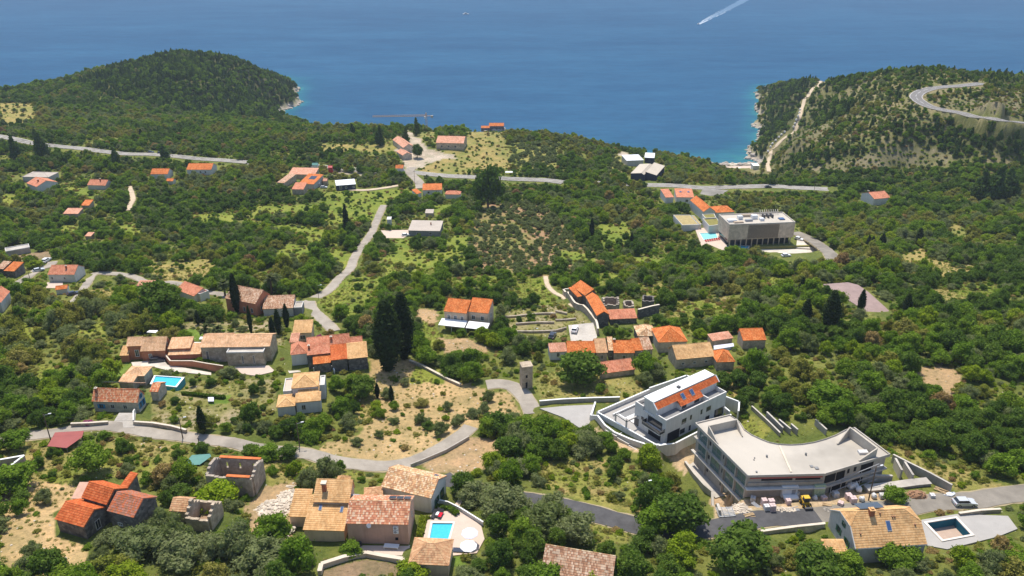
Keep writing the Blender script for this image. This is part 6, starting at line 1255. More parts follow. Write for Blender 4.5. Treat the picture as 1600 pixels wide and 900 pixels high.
sack(1328, 763, 'leftmost white sack in the heap by the concrete wall', 1.3, 'metal_white'); sack(1335, 762, 'middle white sack in the heap by the concrete wall', 1.3, 'metal_white'); sack(1341, 768, 'lowest white sack in the heap by the concrete wall', 1.3, 'metal_white')
sack(1346, 783, 'single open sack right of the pale pallet pair', 1.1); sack(1365, 778, 'white sack right of the site pole', 1.1); sack(1273, 781, 'small open sack in front of the green crates', 1.0)
# site cabin
x, y, z = onsite(1229, 772); r = empty('site_cabin', (x, y, z), .03, 'white site cabin with ribbed sides in front of the unfinished building', 'cabin', None, 'white site cabin')
MB().box(-1.5, 1.5, -1.2, 1.2, .15, 2.6).build('body', MAT('metal_white'), r); m = MB()
for i in range(11): m.box(-1.45 + i * .28, -1.37 + i * .28, -1.24, -1.2, .25, 2.5)
m.build('rib', MAT('metal_white'), r); MB().box(-1.6, 1.6, -1.3, 1.3, 2.6, 2.72).build('roof', MAT('paint_white'), r); MB().box(-1.4, 1.4, -2.6, -1.3, .6, 1.0).build('material_stack', MAT('paint_white'), r); MB().box(.4, 1.1, -1.26, -1.2, .2, 2.1).build('door', MAT('metal_grey'), r)
# loader
x, y, z = onsite(1258, 790); r = empty('loader', (x, y, z), -1.5, 'small yellow wheel loader parked on the building site', 'loader', None, 'yellow loader')
MB().box(-1.2, .4, -.55, .55, .5, 1.1).box(-1.25, -.5, -.5, .5, 1.1, 1.4).build('body', MAT('paint_yellow'), r); MB().box(-.45, .45, -.5, .5, 1.1, 2.0).build('cab', MAT('glass_dark'), r); MB().box(-.5, .5, -.55, .55, 2.0, 2.1).build('cab_roof', MAT('paint_yellow'), r)
MB().box(1.3, 1.75, -.75, .75, .2, .75).build('bucket', MAT('metal_dark'), r)
for s in (-1, 1):
    MB().bar((.2, s * .45, .9), (1.4, s * .45, .5), .12, .16).build('arm', MAT('paint_yellow'), r)
    for a in (-.8, .6): w_ = MB().tube((a, s * .5, .45), (a, s * .78, .45), .45, n=14).build('wheel', MAT('rubber'), r); MB().tube((a, s * .78, .45), (a, s * .80, .45), .2, n=8).build('rim', MAT('paint_yellow'), w_)
# spoil, timber, stacked steel frames
def heap(name, label, px, py, r3, mat, cat='heap', n=90, seed=4, sz=.18):
    x, y, z = onsite(px, py); rr = random.Random(seed); m = MB()
    m.blob((0, 0, 0), (r3[0], r3[1], r3[2]), seed, .08, sub=3)
    for i in range(n):
        t = rr.uniform(0, 6.28); q = math.sqrt(rr.random()) * 1.15; a, b = q * math.cos(t) * r3[0], q * math.sin(t) * r3[1]; c = r3[2] * math.sqrt(max(0, 1 - min(q, 1) ** 2)); s = rr.uniform(.4, 1.5) * sz
        m.blob((a, b, c + s * .2), (s, s * .8, s * .6), i, .3, sub=1)
    o = m.build(name, MAT(mat)); o.location = (x, y, z); tag(o, label, cat); return o
heap('soil_heap', 'heap of reddish brown soil beside the small tree on the building site', 1432, 775, (1.8, 1.2, 1.0), 'soil_red')
heap('rubble_heap', 'pale rubble spread in front of the lone pink pallet', 1222, 797, (2.2, .7, .15), 'rubble', n=120, seed=8, sz=.22)
heap('rubble_heap', 'pale rubble left of the four block pallets', 1158, 796, (1.6, 1.6, .2), 'rubble', n=140, seed=9, sz=.22)
heap('rubble_heap', 'bright heap of broken stone at the left of the ochre house', 425, 800, (3.0, 3.2, .5), 'rubble', n=260, seed=10, sz=.30)
heap('rubble_heap', 'lower pale stone spoil below the broken stone heap', 432, 830, (2.6, 2.4, .4), 'rubble', n=200, seed=11, sz=.28)
heap('rubble_heap', 'pale limestone mound above the broken stone heap', 452, 778, (2.4, 2.2, .6), 'rubble', n=120, seed=12, sz=.22)
def timber(label, px, py, L, n, rz, mat='wood_pale'):
    x, y, z = onsite(px, py); r = empty('timber_stack', (x, y, z), rz, label, 'timber'); rr = random.Random(int(px))
    for i in range(n):
        a = rr.uniform(-.25, .25); b = rr.uniform(-.5, .5); c = .1 + (i // 4) * .12; MB().bar((-L / 2, b - a * L / 2, c), (L / 2, b + a * L / 2, c + rr.uniform(0, .2)), .14, .08).build('plank', MAT(mat), r)
timber('scattered orange formwork planks at the foot of the building corner', 1140, 772, 2.6, 10, .5); timber('heap of timber boards at the end of the concrete wall', 1470, 768, 2.4, 10, -.8); timber('two weathered beams lying above the ochre house', 457, 762, 2.8, 3, -.15, 'stone_pale')
timber('plank leaning beside the white site cabin', 1218, 780, 2.2, 2, 1.9)
x, y, z = onsite(1133, 803); r = empty('steel_frame_stack', (x, y, z), .1, 'stack of white steel scaffolding frames at the left edge of the yard', 'scaffolding')
for i in range(8): MB().bar((-1.6, -1 + i * .28, .3 + i * .05), (1.6, -1 + i * .28, .3 + i * .05), .09, .09).build('frame_bar', MAT('metal_white'), r)
for a in (-1.5, -.5, .5, 1.5): MB().bar((a, -1.1, .5), (a, 1.1, .8), .08, .08).build('frame_bar', MAT('metal_grey'), r)
x, y, z = onsite(1483, 774); r = empty('white_sheet_pile', (x, y, z), .2, 'crumpled white plastic sheets beside the road at the yard end', 'sheeting'); MB().blob((0, 0, .2), (1.1, .5, .35), 5, .3, sub=2).blob((.8, .2, .2), (.6, .4, .3), 6, .3, sub=2).build('sheet', MAT('metal_white'), r)
x, y, z = onsite(1182, 791); r = empty('beam_bundle', (x, y, z), 2.1, 'bundle of dark steel beams left of the four block pallets', 'beams')
for i in range(4): MB().bar((-1.1, -.35 + i * .22, .12), (1.1, -.35 + i * .22, .12), .14, .14).build('beam', MAT('metal_grey'), r)
for i, (a, b, s3, mt, lb, nn_) in enumerate(((1378, 778, (1.1, 1.0, .8), 'bag_grey', 'grey pallet left of the reddish soil heap', (2, 2, 2)), (1287, 781, (1.0, .9, .7), 'pallet_pink', 'low pink block pallet between the yellow loader and the lone grey pallet', (2, 2, 2)), (1243, 777, (1.0, .9, 1.2), 'bag_grey', 'grey block pallet directly right of the white site cabin', (2, 2, 3)), (1313, 789, (1.0, 1.0, .6), 'pallet_pink', 'half used block pallet below the lone grey pallet', (2, 2, 2)), (1176, 783, (1.0, 1.0, .9), 'bag_grey', 'grey block pallet at the front corner of the unfinished building', (2, 2, 3)), (1456, 777, (1.0, .9, .6), 'bag_grey', 'low grey pallet between soil heap and timber heap', (2, 2, 2)))):
    block('block_pallet', lb, a, b, s3, mt, rz=.3 * i, n=nn_)
timber('loose formwork boards on the sandy yard above the asphalt', 1170, 806, 2.0, 6, .2); timber('short boards scattered beside the low pink block pallet', 1292, 790, 1.6, 5, -.4); timber('grey steel tubes lying in front of the site cabin', 1238, 797, 2.4, 5, .1, 'metal_grey'); timber('scaffold tubes on the ramp beside the unfinished building', 1120, 768, 2.6, 6, 2.2, 'metal_grey')
heap('gravel_heap', 'small grey gravel heap in the middle of the site yard', 1296, 797, (1.2, .8, .4), 'concrete', n=60, seed=21, sz=.12); heap('sand_heap', 'sand heap beside the low concrete wall of the yard', 1392, 784, (1.3, .8, .5), 'soil_pale', n=40, seed=22, sz=.1)
# ================================================================ cars
def car(px, py, rz, mat, label, s=1.0, z=None, group=None):
    x, y, zz = hit(px, py); zz = zz if z is None else z
    if z is not None: x, y = on_z(px, py, z)
    r = empty('parked_car', (x, y, zz + .05), rz, label, 'car', group); r.scale = (s, s, s)
    prof = [(-2.1, .35), (-2.1, .80), (-1.95, .95), (-1.1, 1.0), (1.0, .95), (1.9, .82), (2.1, .62), (2.1, .35)]
    m = MB(); k = len(prof); hw = .86
    m.add([(x_, -hw, z_) for x_, z_ in prof] + [(x_, hw, z_) for x_, z_ in prof], [tuple(range(k)), tuple(range(k, 2 * k))[::-1]] + [(i, k + i, k + (i + 1) % k, (i + 1) % k) for i in range(k)]); m.build('body', MAT(mat), r)
    b = [(-1.85, -.80, .97), (.85, -.80, .95), (.85, .80, .95), (-1.85, .80, .97)]; t = [(-1.45, -.62, 1.42), (.25, -.62, 1.42), (.25, .62, 1.42), (-1.45, .62, 1.42)]
    MB().add(b + t, [(3, 2, 1, 0), (0, 1, 5, 4), (1, 2, 6, 5), (2, 3, 7, 6), (3, 0, 4, 7)]).build('window', MAT('glass_dark'), r)
    MB().prism([(-1.5, -.64), (.3, -.64), (.3, .64), (-1.5, .64)], 1.42, 1.47).build('roof', MAT(mat), r)
    for a in (-1.3, 1.3):
        for c in (-1, 1): w_ = MB().tube((a, c * .66, .32), (a, c * .88, .32), .32, n=12).build('wheel', MAT('rubber'), r); MB().tube((a, c * .88, .32), (a, c * .89, .32), .18, n=8).build('rim', MAT('metal_grey'), w_)
    for c in (-.62, .62): MB().box(2.06, 2.12, c - .16, c + .16, .6, .72).build('headlight', MAT('paint_white'), r); MB().box(-2.13, -2.08, c - .14, c + .14, .65, .82).build('taillight', MAT('car_red'), r)
    q = proj(x, y, zz); kk = FPX / math.hypot(y, x, CAM_Z - zz) * 2.4; keep([(q[0] - kk, q[1] - kk), (q[0] + kk, q[1] - kk), (q[0] + kk, q[1] + kk * .3), (q[0] - kk, q[1] + kk * .3)]); return r
car(1506, 789, .02, 'car_silver', 'silver car parked on the grey lane behind the empty pool')
car(898, 517, 1.35, 'car_white', 'white car on the pale parking terrace', z=float(hz(*hit(898, 517)[:2])) + .2)
car(863, 527, 1.3, 'car_dark', 'dark blue car left of the pale parking terrace'); car(634, 369, .3, 'car_white', 'white van-like car at the corner of the beige sheet roofed house'); car(1248, 375, -.7, 'car_white', 'white car right of the grey hotel')
car(1200, 293.5, .05, 'car_dark', 'black car driving on the main road above the hotel'); car(246, 566, .2, 'car_dark', 'dark car parked against the terracotta villa'); car(61, 424, .7, 'car_silver', 'silver car on the village road left of the red roofed white house')
car(73, 409, 1.5, 'car_white', 'white van parked behind the red roofed white house', 1.15); car(115, 461, .7, 'car_dark', 'dark car parked on the lower bend at the left'); car(251, 240, .1, 'car_dark', 'dark car parked at the main road shoulder'); car(506, 294, .05, 'car_silver', 'silver car beside the navy hall')
car(236, 239, .1, 'car_dark', 'smaller dark car left along the main road shoulder'); car(1228, 401, .2, 'car_white', 'small white car at the lower edge of the hotel forecourt')
hs = [(1253, 172), (1252, 177), (1250, 182), (1247, 188), (1245, 194), (1243, 199), (1229, 207), (1224, 211), (1220, 215), (1215, 220), (1210, 225), (1207, 230), (1203, 237)]
for i, (px_, py_) in enumerate(hs):
    c_ = car(px_ - 3, py_, 1.2, 'car_white', ('topmost', 'second', 'third', 'fourth', 'fifth', 'sixth', 'seventh', 'eighth', 'ninth', 'tenth', 'eleventh', 'twelfth', 'lowest')[i] + ' pale car, counted downhill, in the line along the hill track', 1.0, group='pale cars parked along the hill track')
# ================================================================ poles, lamps, crane, pier, boats
def pole(px, py, h, label, arm=True, lamp=False, r0=.13, cat='pole'):
    x, y, z = hit(px, py); r = empty('utility_pole', (x, y, z), .3, label, cat); MB().tube((0, 0, -.5), (0, 0, h), r0, r0 * .65, 8).build('post', MAT('wood_pole'), r)
    if arm: MB().box(-.9, .9, -.06, .06, h - .6, h - .48).build('crossarm', MAT('wood_pole'), r); m = MB(); [m.tube((a, 0, h - .48), (a, 0, h - .3), .05) for a in (-.8, 0, .8)]; m.build('insulator', MAT('metal_white'), r)
    if lamp: MB().bar((0, 0, h - .3), (1.2, 0, h - .1), .06, .06).build('lamp_arm', MAT('metal_grey'), r); MB().box(.9, 1.5, -.12, .12, h - .15, h - .02).build('lamp_head', MAT('metal_white'), r)
    return r
P1 = pole(79, 687, 6.5, 'wooden pole with street lamp beside the faded red sheet roof', False, True); P2 = pole(286, 686, 5.5, 'dark pole with lamp at the lane, below the garden of the raised pool', False, True); P3 = pole(313, 703, 3.2, 'short bare pole on the near side of the lane', False)
P4 = pole(468, 697, 6.0, 'dark pole with lamp between the white villa and the lane', False, True); P5 = pole(1003, 796, 6.5, 'slim pole with white lamp above the asphalt lane', False, True); P6 = pole(1357, 782, 8.0, 'tall dark pole standing on the building site', False, True); P7 = pole(1004, 583, 7.0, 'pole with crossarms near the sagging red shed', True)
pole(768, 500, 3.5, 'thin pole beside the semi-detached house', False); pole(833, 535, 4.5, 'slim lamp post left of the parking terrace', False, True, .07); pole(50, 448, 6, 'wooden pole in the yard of the red roofed white house', True); pole(648, 286, 8, 'dark pole at the main road junction', True); pole(1122, 290, 8, 'left pole of the pair beside the main road above the hotel', True); pole(1272, 297, 8, 'pole on the main road right of the hotel', True); pole(498, 466, 5, 'slim pole at the bend of the village road', False, True, .08)
pole(622, 605 - 12, 2.0, 'short white post beside the dry field', False, False, .08); pole(256, 234, 7, 'pole on the far left stretch of main road', True)
def cable(a, b, za, zb, sag=.8):
    A = Vector(a.location) + Vector((0, 0, za)); B = Vector(b.location) + Vector((0, 0, zb)); o = MB(); n = 10; pts = []
    for i in range(n + 1): t = i / n; p = A.lerp(B, t); p.z -= sag * 4 * t * (1 - t); pts.append(p)
    for i in range(n): o.tube(pts[i] - A, pts[i + 1] - A, .018, n=4)
    k = o.build('overhead_cable', MAT('metal_dark')); k.location = A; return k
tag(cable(P1, P2, 6.2, 5.2), 'overhead cable along the lane from the left lamp pole', 'cable'); tag(cable(P2, P4, 5.2, 5.7), 'overhead cable along the lane toward the white villa pole', 'cable')
# crane on the far slope behind the mansion
x, y = on_z(667, 207, 46.0); r = empty('tower_crane', (x, y, 46.0), math.atan2(-6, -100) + .02, 'orange tower crane with long jib standing against the sea', 'crane', None, 'tower crane'); Hc = 13.5
m = MB()
for a in (-.6, .6):
    for b in (-.6, .6): m.bar((a, b, -6), (a, b, Hc + 2), .18, .18)
for i in range(14):
    z0_, z1_ = -6 + i * (Hc + 8) / 14, -6 + (i + 1) * (Hc + 8) / 14
    for p, q in (((-.6, -.6), (.6, -.6)), ((.6, -.6), (.6, .6)), ((.6, .6), (-.6, .6)), ((-.6, .6), (-.6, -.6))): m.bar((*p, z0_), (*q, z1_), .1, .1)
m.build('mast', MAT('crane_paint'), r); m = MB(); JL = 43.0
for yy in (-.5, .5): m.bar((0, yy, Hc), (JL, yy, Hc), .2, .2); m.bar((0, yy, Hc), (-5.5, yy, Hc), .2, .2)
m.bar((0, 0, Hc + 1.1), (JL, 0, Hc + 1.0), .2, .2)
for i in range(36): a = i * JL / 36; b = (i + 1) * JL / 36; m.bar((a, -.5, Hc), ((a + b) / 2, 0, Hc + 1.05), .09, .09); m.bar(((a + b) / 2, 0, Hc + 1.05), (b, .5, Hc), .09, .09)
m.build('jib', MAT('crane_paint'), r); MB().box(-5.6, -3.6, -.7, .7, Hc - 1.4, Hc + .3).build('counterweight', MAT('concrete'), r); MB().box(.3, 1.6, .7, 1.6, Hc - 1.8, Hc - .2).build('cab', MAT('metal_white'), r); MB().bar((0, 0, Hc), (0, 0, Hc + 3), .4, .4).build('apex', MAT('crane_paint'), r)
# pier and beach terrace at the bay
def flatpx(px, z): P = [on_z(*p, z) for p in px]; stamp(P, z - .6, 1, 4, 1); keep(px); return P
MB().prism(flatpx([(1114, 257.5), (1114, 255.5), (1186, 254.5), (1186, 256.5)], 2.0), -4, 2.0).build('pier', MAT('stone_pale'), None, label='pale concrete pier along the waterline of the bay', cat='pier')
MB().prism(flatpx([(1130, 260.5), (1178, 258.5), (1187, 268), (1182, 271.5), (1165, 266)], 4.5), -1, 4.5).build('beach_terrace', MAT('paving_pink'), None, label='beach terrace between the pier and the trees', cat='terrace')
for i, (a, b, c) in enumerate(((1143, 264, 'paint_white'), (1150, 265, 'tarp_teal'), (1158, 266, 'paint_blue'), (1165, 264, 'paint_white'), (1171, 267, 'paint_blue'), (1154, 262, 'paint_white'))):
    x, y = on_z(a, b, 7.0); r = empty('beach_parasol', (x, y, 4.5), 0, ('leftmost white', 'teal', 'left blue', 'second white', 'rightmost blue', 'white rear')[i] + ' beach parasol on the terrace behind the pier', 'parasol', 'parasols on the beach terrace'); MB().tube((0, 0, 0), (0, 0, 2.6), .06).build('pole', MAT('metal_white'), r); MB().tube((0, 0, 2.2), (0, 0, 2.8), 2.2, .1, 10).build('canopy', MAT(c), r)
def boat(px, py, L, rz, label):
    x, y = on_z(px, py, 0); r = empty('motor_boat', (x, y, 0), rz, label, 'boat', None, None); k = L / 8
    st = [(-4, 1.2), (-2, 1.35), (0, 1.35), (2, 1.1), (3.4, .55), (4.2, .03)]; m = MB(); vs = []
    for xx, hw in st: vs += [(xx * k, -hw * k, 1.1 * k + .1 * xx * .3), (xx * k, -hw * .6 * k, -.3), (xx * k, hw * .6 * k, -.3), (xx * k, hw * k, 1.1 * k + .1 * xx * .3)]
    fs = [(4 * i + j, 4 * i + 4 + j, 4 * i + 5 + j, 4 * i + 1 + j) for i in range(5) for j in range(3)] + [(4 * i + 3, 4 * i + 7, 4 * i + 4, 4 * i) for i in range(5)] + [(0, 1, 2, 3)]
    m.add(vs, fs).build('hull', MAT('hull_white'), r); MB().prism([(-1.5 * k, -.8 * k), (1.2 * k, -.7 * k), (1.2 * k, .7 * k), (-1.5 * k, .8 * k)], 1.1 * k, 2.0 * k).build('cabin', MAT('glass_dark'), r); MB().prism([(-2.4 * k, -.85 * k), (.9 * k, -.75 * k), (.9 * k, .75 * k), (-2.4 * k, .85 * k)], 2.0 * k, 2.15 * k).build('cabin_roof', MAT('hull_white'), r)
    return r
boat(728, 22.5, 15, .1, 'small dark and white boat drifting far out in the upper middle of the sea')
bt = boat(1091, 38, 9, math.pi + .9, 'speedboat at the head of the long white wake')
bx = np.array(on_z(1091, 38, 0)); m = MB(); m2 = MB(); rr = random.Random(2)
far_ = np.array(on_z(1190, -14, 0)); d = far_ - bx; Lw = np.linalg.norm(d); u = d / Lw; n_ = np.array([-u[1], u[0]])
for side in (-1, 1):
    for lane in range(2):
        pr = None
        for i in range(46):
            t = i / 45; s = t * Lw * .42; off = side * ((1.0 if lane == 0 else .35) * (2.0 + 11 * t ** .8)); wd = (1.9 if lane == 0 else 1.0) * (1 - t * .75) * rr.uniform(.7, 1.2)
            c = bx - bx + u * s + n_ * off; a, b = c - n_ * wd / 2, c + n_ * wd / 2
            if rr.random() < .06 + .45 * t: pr = None; continue
            if pr is not None: m.add([(*pr[0], .12), (*pr[1], .12), (*b, .12), (*a, .12)], [(0, 1, 2, 3)])
            pr = (a, b)
w_ = m.build('foam', MAT('foam')); w_.name = 'boat_wake'; w_.location = (*bx, 0); tag(w_, 'white twin foam trails spreading behind the speedboat', 'wake', kind='stuff')
pr = None
for i in range(50):
    t = i / 49; s = 6 + t * Lw * .95; hw = 2 + 15 * t ** .7; e = rr.uniform(-1.2, 1.2); a, b = u * s - n_ * (hw + e), u * s + n_ * (hw - e)
    if pr is not None: m2.add([(*pr[0], .06), (*pr[1], .06), (*b, .06), (*a, .06)], [(0, 1, 2, 3)])
    pr = (a, b)
w2 = m2.build('wake_trail', MAT('foam_thin')); w2.location = (*bx, 0); tag(w2, 'faint pale trail of disturbed water behind the speedboat', 'wake', kind='stuff')
# ================================================================ ground cover zones, read off the photograph
ZN = {'wood': 0, 'dry': 1, 'meadow': 2, 'soil': 3, 'orchard': 4, 'hill': 5, 'pine': 6, 'slope': 7, 'garden': 8, 'bare': 9, 'olives': 10, 'dryfield': 11, 'rock': 12, 'lawn': 13, 'open': 14, 'gravel': 15, 'siteyard': 16}
ZONE = np.zeros((900, 1600), np.uint8)
def zone(k, *polys):
    for p in polys: paint(ZONE, p, ZN[k])
zone('pine', [(100, 132), (290, 68), (400, 88), (465, 120), (462, 170), (430, 190), (330, 185), (200, 160)])
zone('hill', [(1160, 300), (1175, 235), (1190, 130), (1290, 95), (1420, 90), (1600, 110), (1600, 262), (1330, 262), (1230, 275)])
zone('pine', [(1205, 140), (1268, 120), (1245, 195), (1200, 235), (1180, 250)], [(1300, 110), (1350, 95), (1350, 120), (1320, 145), (1285, 150)], [(1280, 165), (1330, 155), (1330, 175), (1250, 205)], [(1390, 195), (1480, 200), (1540, 230), (1500, 252), (1390, 228)], [(1230, 250), (1340, 225), (1345, 240), (1240, 268)], [(1380, 92), (1425, 94), (1425, 108), (1385, 106)], [(1450, 172), (1600, 195), (1600, 260), (1540, 235)])
zone('rock', [(1285, 258), (1420, 228), (1490, 240), (1480, 256), (1330, 268), (1260, 272)], [(1455, 160), (1600, 150), (1600, 182), (1500, 174)], [(1235, 215), (1300, 190), (1305, 200), (1240, 240)])
zone('dry', [(-5, 160), (55, 162), (60, 183), (35, 195), (-5, 195)], [(500, 224), (620, 228), (622, 237), (505, 236)])
zone('open', [(725, 205), (785, 206), (798, 240), (800, 262), (760, 272), (660, 272), (655, 262), (700, 246), (690, 232), (722, 232), (730, 215)], [(640, 208), (680, 205), (680, 218), (650, 220)])
zone('gravel', [(618, 232), (632, 200), (655, 215), (668, 230), (690, 238), (712, 243), (705, 248), (668, 255), (650, 266), (632, 264)], [(520, 262), (615, 265), (615, 277), (530, 275)], [(966, 236), (985, 238), (982, 252), (975, 262), (970, 250)])
zone('olives', [(800, 226), (870, 232), (880, 262), (800, 262)], [(960, 240), (975, 245), (975, 275), (945, 275)])
zone('meadow', [(530, 305), (600, 296), (648, 292), (645, 305), (600, 322), (585, 345), (560, 350), (545, 330), (395, 337), (400, 350), (470, 352), (520, 360), (505, 385), (480, 372), (420, 365), (390, 345), (395, 322), (480, 320)], [(505, 450), (545, 432), (590, 432), (640, 430), (690, 430), (690, 440), (600, 445), (580, 480), (560, 510), (540, 500), (500, 480)], [(800, 432), (850, 432), (872, 462), (860, 480), (800, 465)], [(925, 430), (965, 425), (985, 450), (930, 455)], [(680, 430), (780, 430), (780, 445), (690, 442)], [(675, 318), (715, 322), (712, 335), (680, 335)], [(0, 300), (30, 305), (25, 325), (0, 320)])
zone('orchard', [(735, 345), (760, 318), (850, 320), (880, 345), (900, 375), (945, 405), (935, 425), (880, 432), (760, 425), (735, 400)])
zone('dry', [(230, 408), (330, 408), (325, 440), (290, 442), (240, 440)], [(135, 455), (200, 445), (205, 465), (150, 478)], [(285, 408), (330, 405), (335, 425), (290, 430)])
zone('garden', [(788, 490), (880, 470), (932, 508), (888, 510), (885, 530), (795, 520)], [(230, 600), (300, 595), (430, 592), (430, 640), (360, 660), (290, 672), (240, 660)], [(280, 505), (430, 500), (445, 540), (300, 528)])
zone('dryfield', [(578, 560), (640, 560), (700, 592), (760, 608), (806, 618), (812, 650), (760, 668), (730, 672), (640, 718), (600, 726), (500, 706), (510, 690), (560, 680), (580, 640), (575, 600)])
zone('bare', [(700, 708), (735, 685), (796, 688), (792, 712), (760, 730), (738, 738), (676, 738), (660, 725)], [(1426, 575), (1470, 568), (1500, 582), (1498, 628), (1470, 642), (1450, 610)], [(380, 790), (420, 755), (455, 745), (480, 760), (460, 840), (400, 860)], [(732, 530), (770, 545), (700, 560), (680, 530)], [(640, 480), (690, 485), (685, 505), (650, 510)])
zone('open', [(835, 595), (880, 575), (935, 573), (960, 585), (1000, 600), (1010, 615), (960, 628), (850, 630)], [(1118, 590), (1145, 590), (1160, 620), (1140, 620)])
zone('slope', [(835, 720), (930, 715), (1025, 740), (1025, 795), (985, 806), (925, 795), (860, 760)], [(0, 690), (60, 690), (120, 700), (170, 685), (240, 690), (300, 700), (300, 740), (240, 755), (200, 745), (130, 750), (80, 800), (40, 880), (0, 900)], [(300, 700), (560, 735), (590, 745), (560, 750), (500, 745), (420, 760), (410, 715)], [(905, 815), (980, 820), (985, 850), (900, 850)], [(1145, 655), (1175, 645), (1205, 672), (1190, 685), (1160, 670)], [(1360, 680), (1420, 700), (1600, 770), (1600, 775), (1500, 765), (1420, 730)])
zone('dryfield', [(30, 745), (130, 760), (120, 790), (80, 800), (85, 840), (130, 850), (150, 890), (40, 900), (0, 880), (0, 780)])
zone('siteyard', [(1112, 775), (1170, 778), (1300, 760), (1352, 768), (1400, 770), (1490, 768), (1495, 782), (1430, 790), (1300, 802), (1115, 820)], [(1040, 698), (1068, 690), (1090, 705), (1082, 730), (1060, 740), (1040, 715)], [(1045, 708), (1140, 655), (1150, 660), (1095, 700), (1070, 745)], [(922, 668), (1035, 705), (1030, 720), (925, 682)])
zone('lawn', [(330, 617), (360, 617), (360, 630), (325, 632)], [(272, 520), (300, 515), (335, 525), (345, 530), (275, 535)], [(185, 575), (205, 560), (200, 590), (180, 600)], [(711, 862), (735, 862), (730, 885), (711, 890)])
zone('soil', [(503, 890), (573, 873), (628, 883), (630, 900), (503, 900)], [(22, 400), (80, 392), (85, 402), (30, 408)])
zone('open', [(1420, 395), (1440, 385), (1450, 405), (1480, 410), (1520, 415), (1540, 430), (1470, 440), (1440, 425), (1380, 420)], [(1440, 450), (1520, 455), (1520, 475), (1460, 480)], [(1470, 360), (1500, 350), (1520, 375), (1490, 385)])
zone('slope', [(560, 615), (590, 612), (580, 660), (550, 670)], [(1060, 470), (1140, 465), (1160, 500), (1080, 520), (1040, 500)], [(990, 445), (1040, 440), (1060, 470), (1000, 470)])
zone('meadow', [(505, 300), (628, 298), (592, 345), (510, 352)], [(600, 398), (690, 396), (700, 428), (600, 432)], [(300, 335), (360, 330), (370, 350), (310, 358)], [(180, 345), (230, 350), (220, 370), (175, 365)], [(20, 505), (75, 500), (80, 525), (25, 535)], [(90, 350), (130, 352), (125, 366), (85, 362)], [(440, 380), (490, 385), (480, 410), (430, 405)], [(990, 400), (1040, 405), (1035, 425), (985, 420)], [(1180, 430), (1240, 435), (1235, 455), (1185, 450)], [(1330, 560), (1380, 560), (1375, 585), (1325, 580)], [(1500, 440), (1560, 445), (1550, 470), (1495, 465)])
zone('meadow', [(640, 600), (700, 600), (690, 580), (650, 570)], [(130, 500), (160, 500), (165, 520), (120, 520)], [(60, 570), (140, 585), (130, 600), (50, 600)], [(520, 380), (560, 400), (545, 425), (510, 410)], [(620, 372), (650, 372), (645, 400), (615, 400)], [(1080, 470), (1130, 475), (1120, 500), (1070, 500)], [(660, 500), (690, 520), (680, 545), (650, 530)], [(860, 390), (925, 395), (935, 415), (870, 410)], [(930, 350), (980, 345), (990, 380), (940, 385)], [(100, 290), (160, 300), (140, 315), (95, 305)], [(700, 365), (735, 370), (730, 420), (690, 420)])
# base colours of ground (dry albedo) per zone: two tones mixed by noise
GC = {0: ((.10, .13, .030), (.165, .18, .045)), 1: ((.34, .27, .10), (.22, .22, .06)), 2: ((.15, .20, .030), (.22, .245, .045)), 3: ((.30, .21, .14), (.24, .18, .11)), 4: ((.34, .22, .13), (.19, .20, .06)), 5: ((.14, .155, .05), (.23, .20, .11)),
      6: ((.09, .10, .035), (.15, .15, .06)), 7: ((.20, .22, .045), (.31, .25, .10)), 8: ((.20, .20, .06), (.34, .28, .18)), 9: ((.44, .30, .17), (.36, .26, .15)), 10: ((.29, .27, .09), (.19, .22, .05)), 11: ((.50, .36, .19), (.38, .28, .14)), 12: ((.23, .20, .13), (.15, .15, .065)),
      13: ((.12, .19, .03), (.15, .22, .04)), 14: ((.33, .26, .10), (.20, .21, .06)), 15: ((.46, .40, .33), (.38, .32, .25)), 16: ((.45, .32, .20), (.50, .38, .25))}
lut = np.array([GC[i] for i in range(17)])
xs_k = np.linspace(-.92, .92, 560); ys_ = [45.0]
while ys_[-1] < 1330: ys_.append(ys_[-1] * 1.0056 + .05)
ys_ = np.array(ys_); K, Yg = np.meshgrid(xs_k, ys_); Xg = K * (Yg + 35); Zg = hz(Xg, Yg)
Xf, Yf, Zf = Xg.ravel(), Yg.ravel(), Zg.ravel(); Zf = np.maximum(Zf, -12)
px_, py_ = proj(Xf, Yf, Zf)
NZ = [vnoise(TZ.shape, c, RNG) for c in (3, 7, 18, 45)]
def nz(i, x, y): return NZ[i][np.clip((y - GY0).astype(int), 0, TZ.shape[0] - 1), np.clip((x - GX0).astype(int), 0, TZ.shape[1] - 1)]
jx = nz(0, Xf, Yf) * 3 + nz(1, Xf, Yf) * 5; jy = nz(0, Yf % 1300 + 20, Xf + 900) * 2 + nz(1, Xf + 31, Yf) * 2
qi = np.clip((px_ + jx).astype(int), 0, 1599); qj = np.clip((py_ + jy).astype(int), 0, 899); inside = (px_ > 0) & (px_ < 1600) & (py_ > 60) & (py_ < 905)
zn = np.where(inside, ZONE[qj, qi], 0); zn[(~inside) & (Yf > 560) & (Xf > 180)] = 5
f = np.clip(.5 + .9 * nz(0, Xf, Yf) * .6 + nz(1, Xf + 77, Yf) * .5 + nz(2, Xf, Yf) * .5, 0, 1)[:, None]
col = lut[zn, 0] * (1 - f) + lut[zn, 1] * f
shore = np.clip((5.5 - Zf) / 2.5, 0, 1)[:, None]; col = col * (1 - shore) + np.array([.40, .35, .29]) * shore
n_r, n_c = Xg.shape; idx = np.arange(n_r * n_c).reshape(n_r, n_c)
F = np.stack([idx[:-1, :-1], idx[:-1, 1:], idx[1:, 1:], idx[1:, :-1]], -1).reshape(-1, 4)
F = F[(Zf[F].max(1) > -4)]
used = np.unique(F); rm = np.full(len(Xf), -1); rm[used] = np.arange(len(used)); F = rm[F]
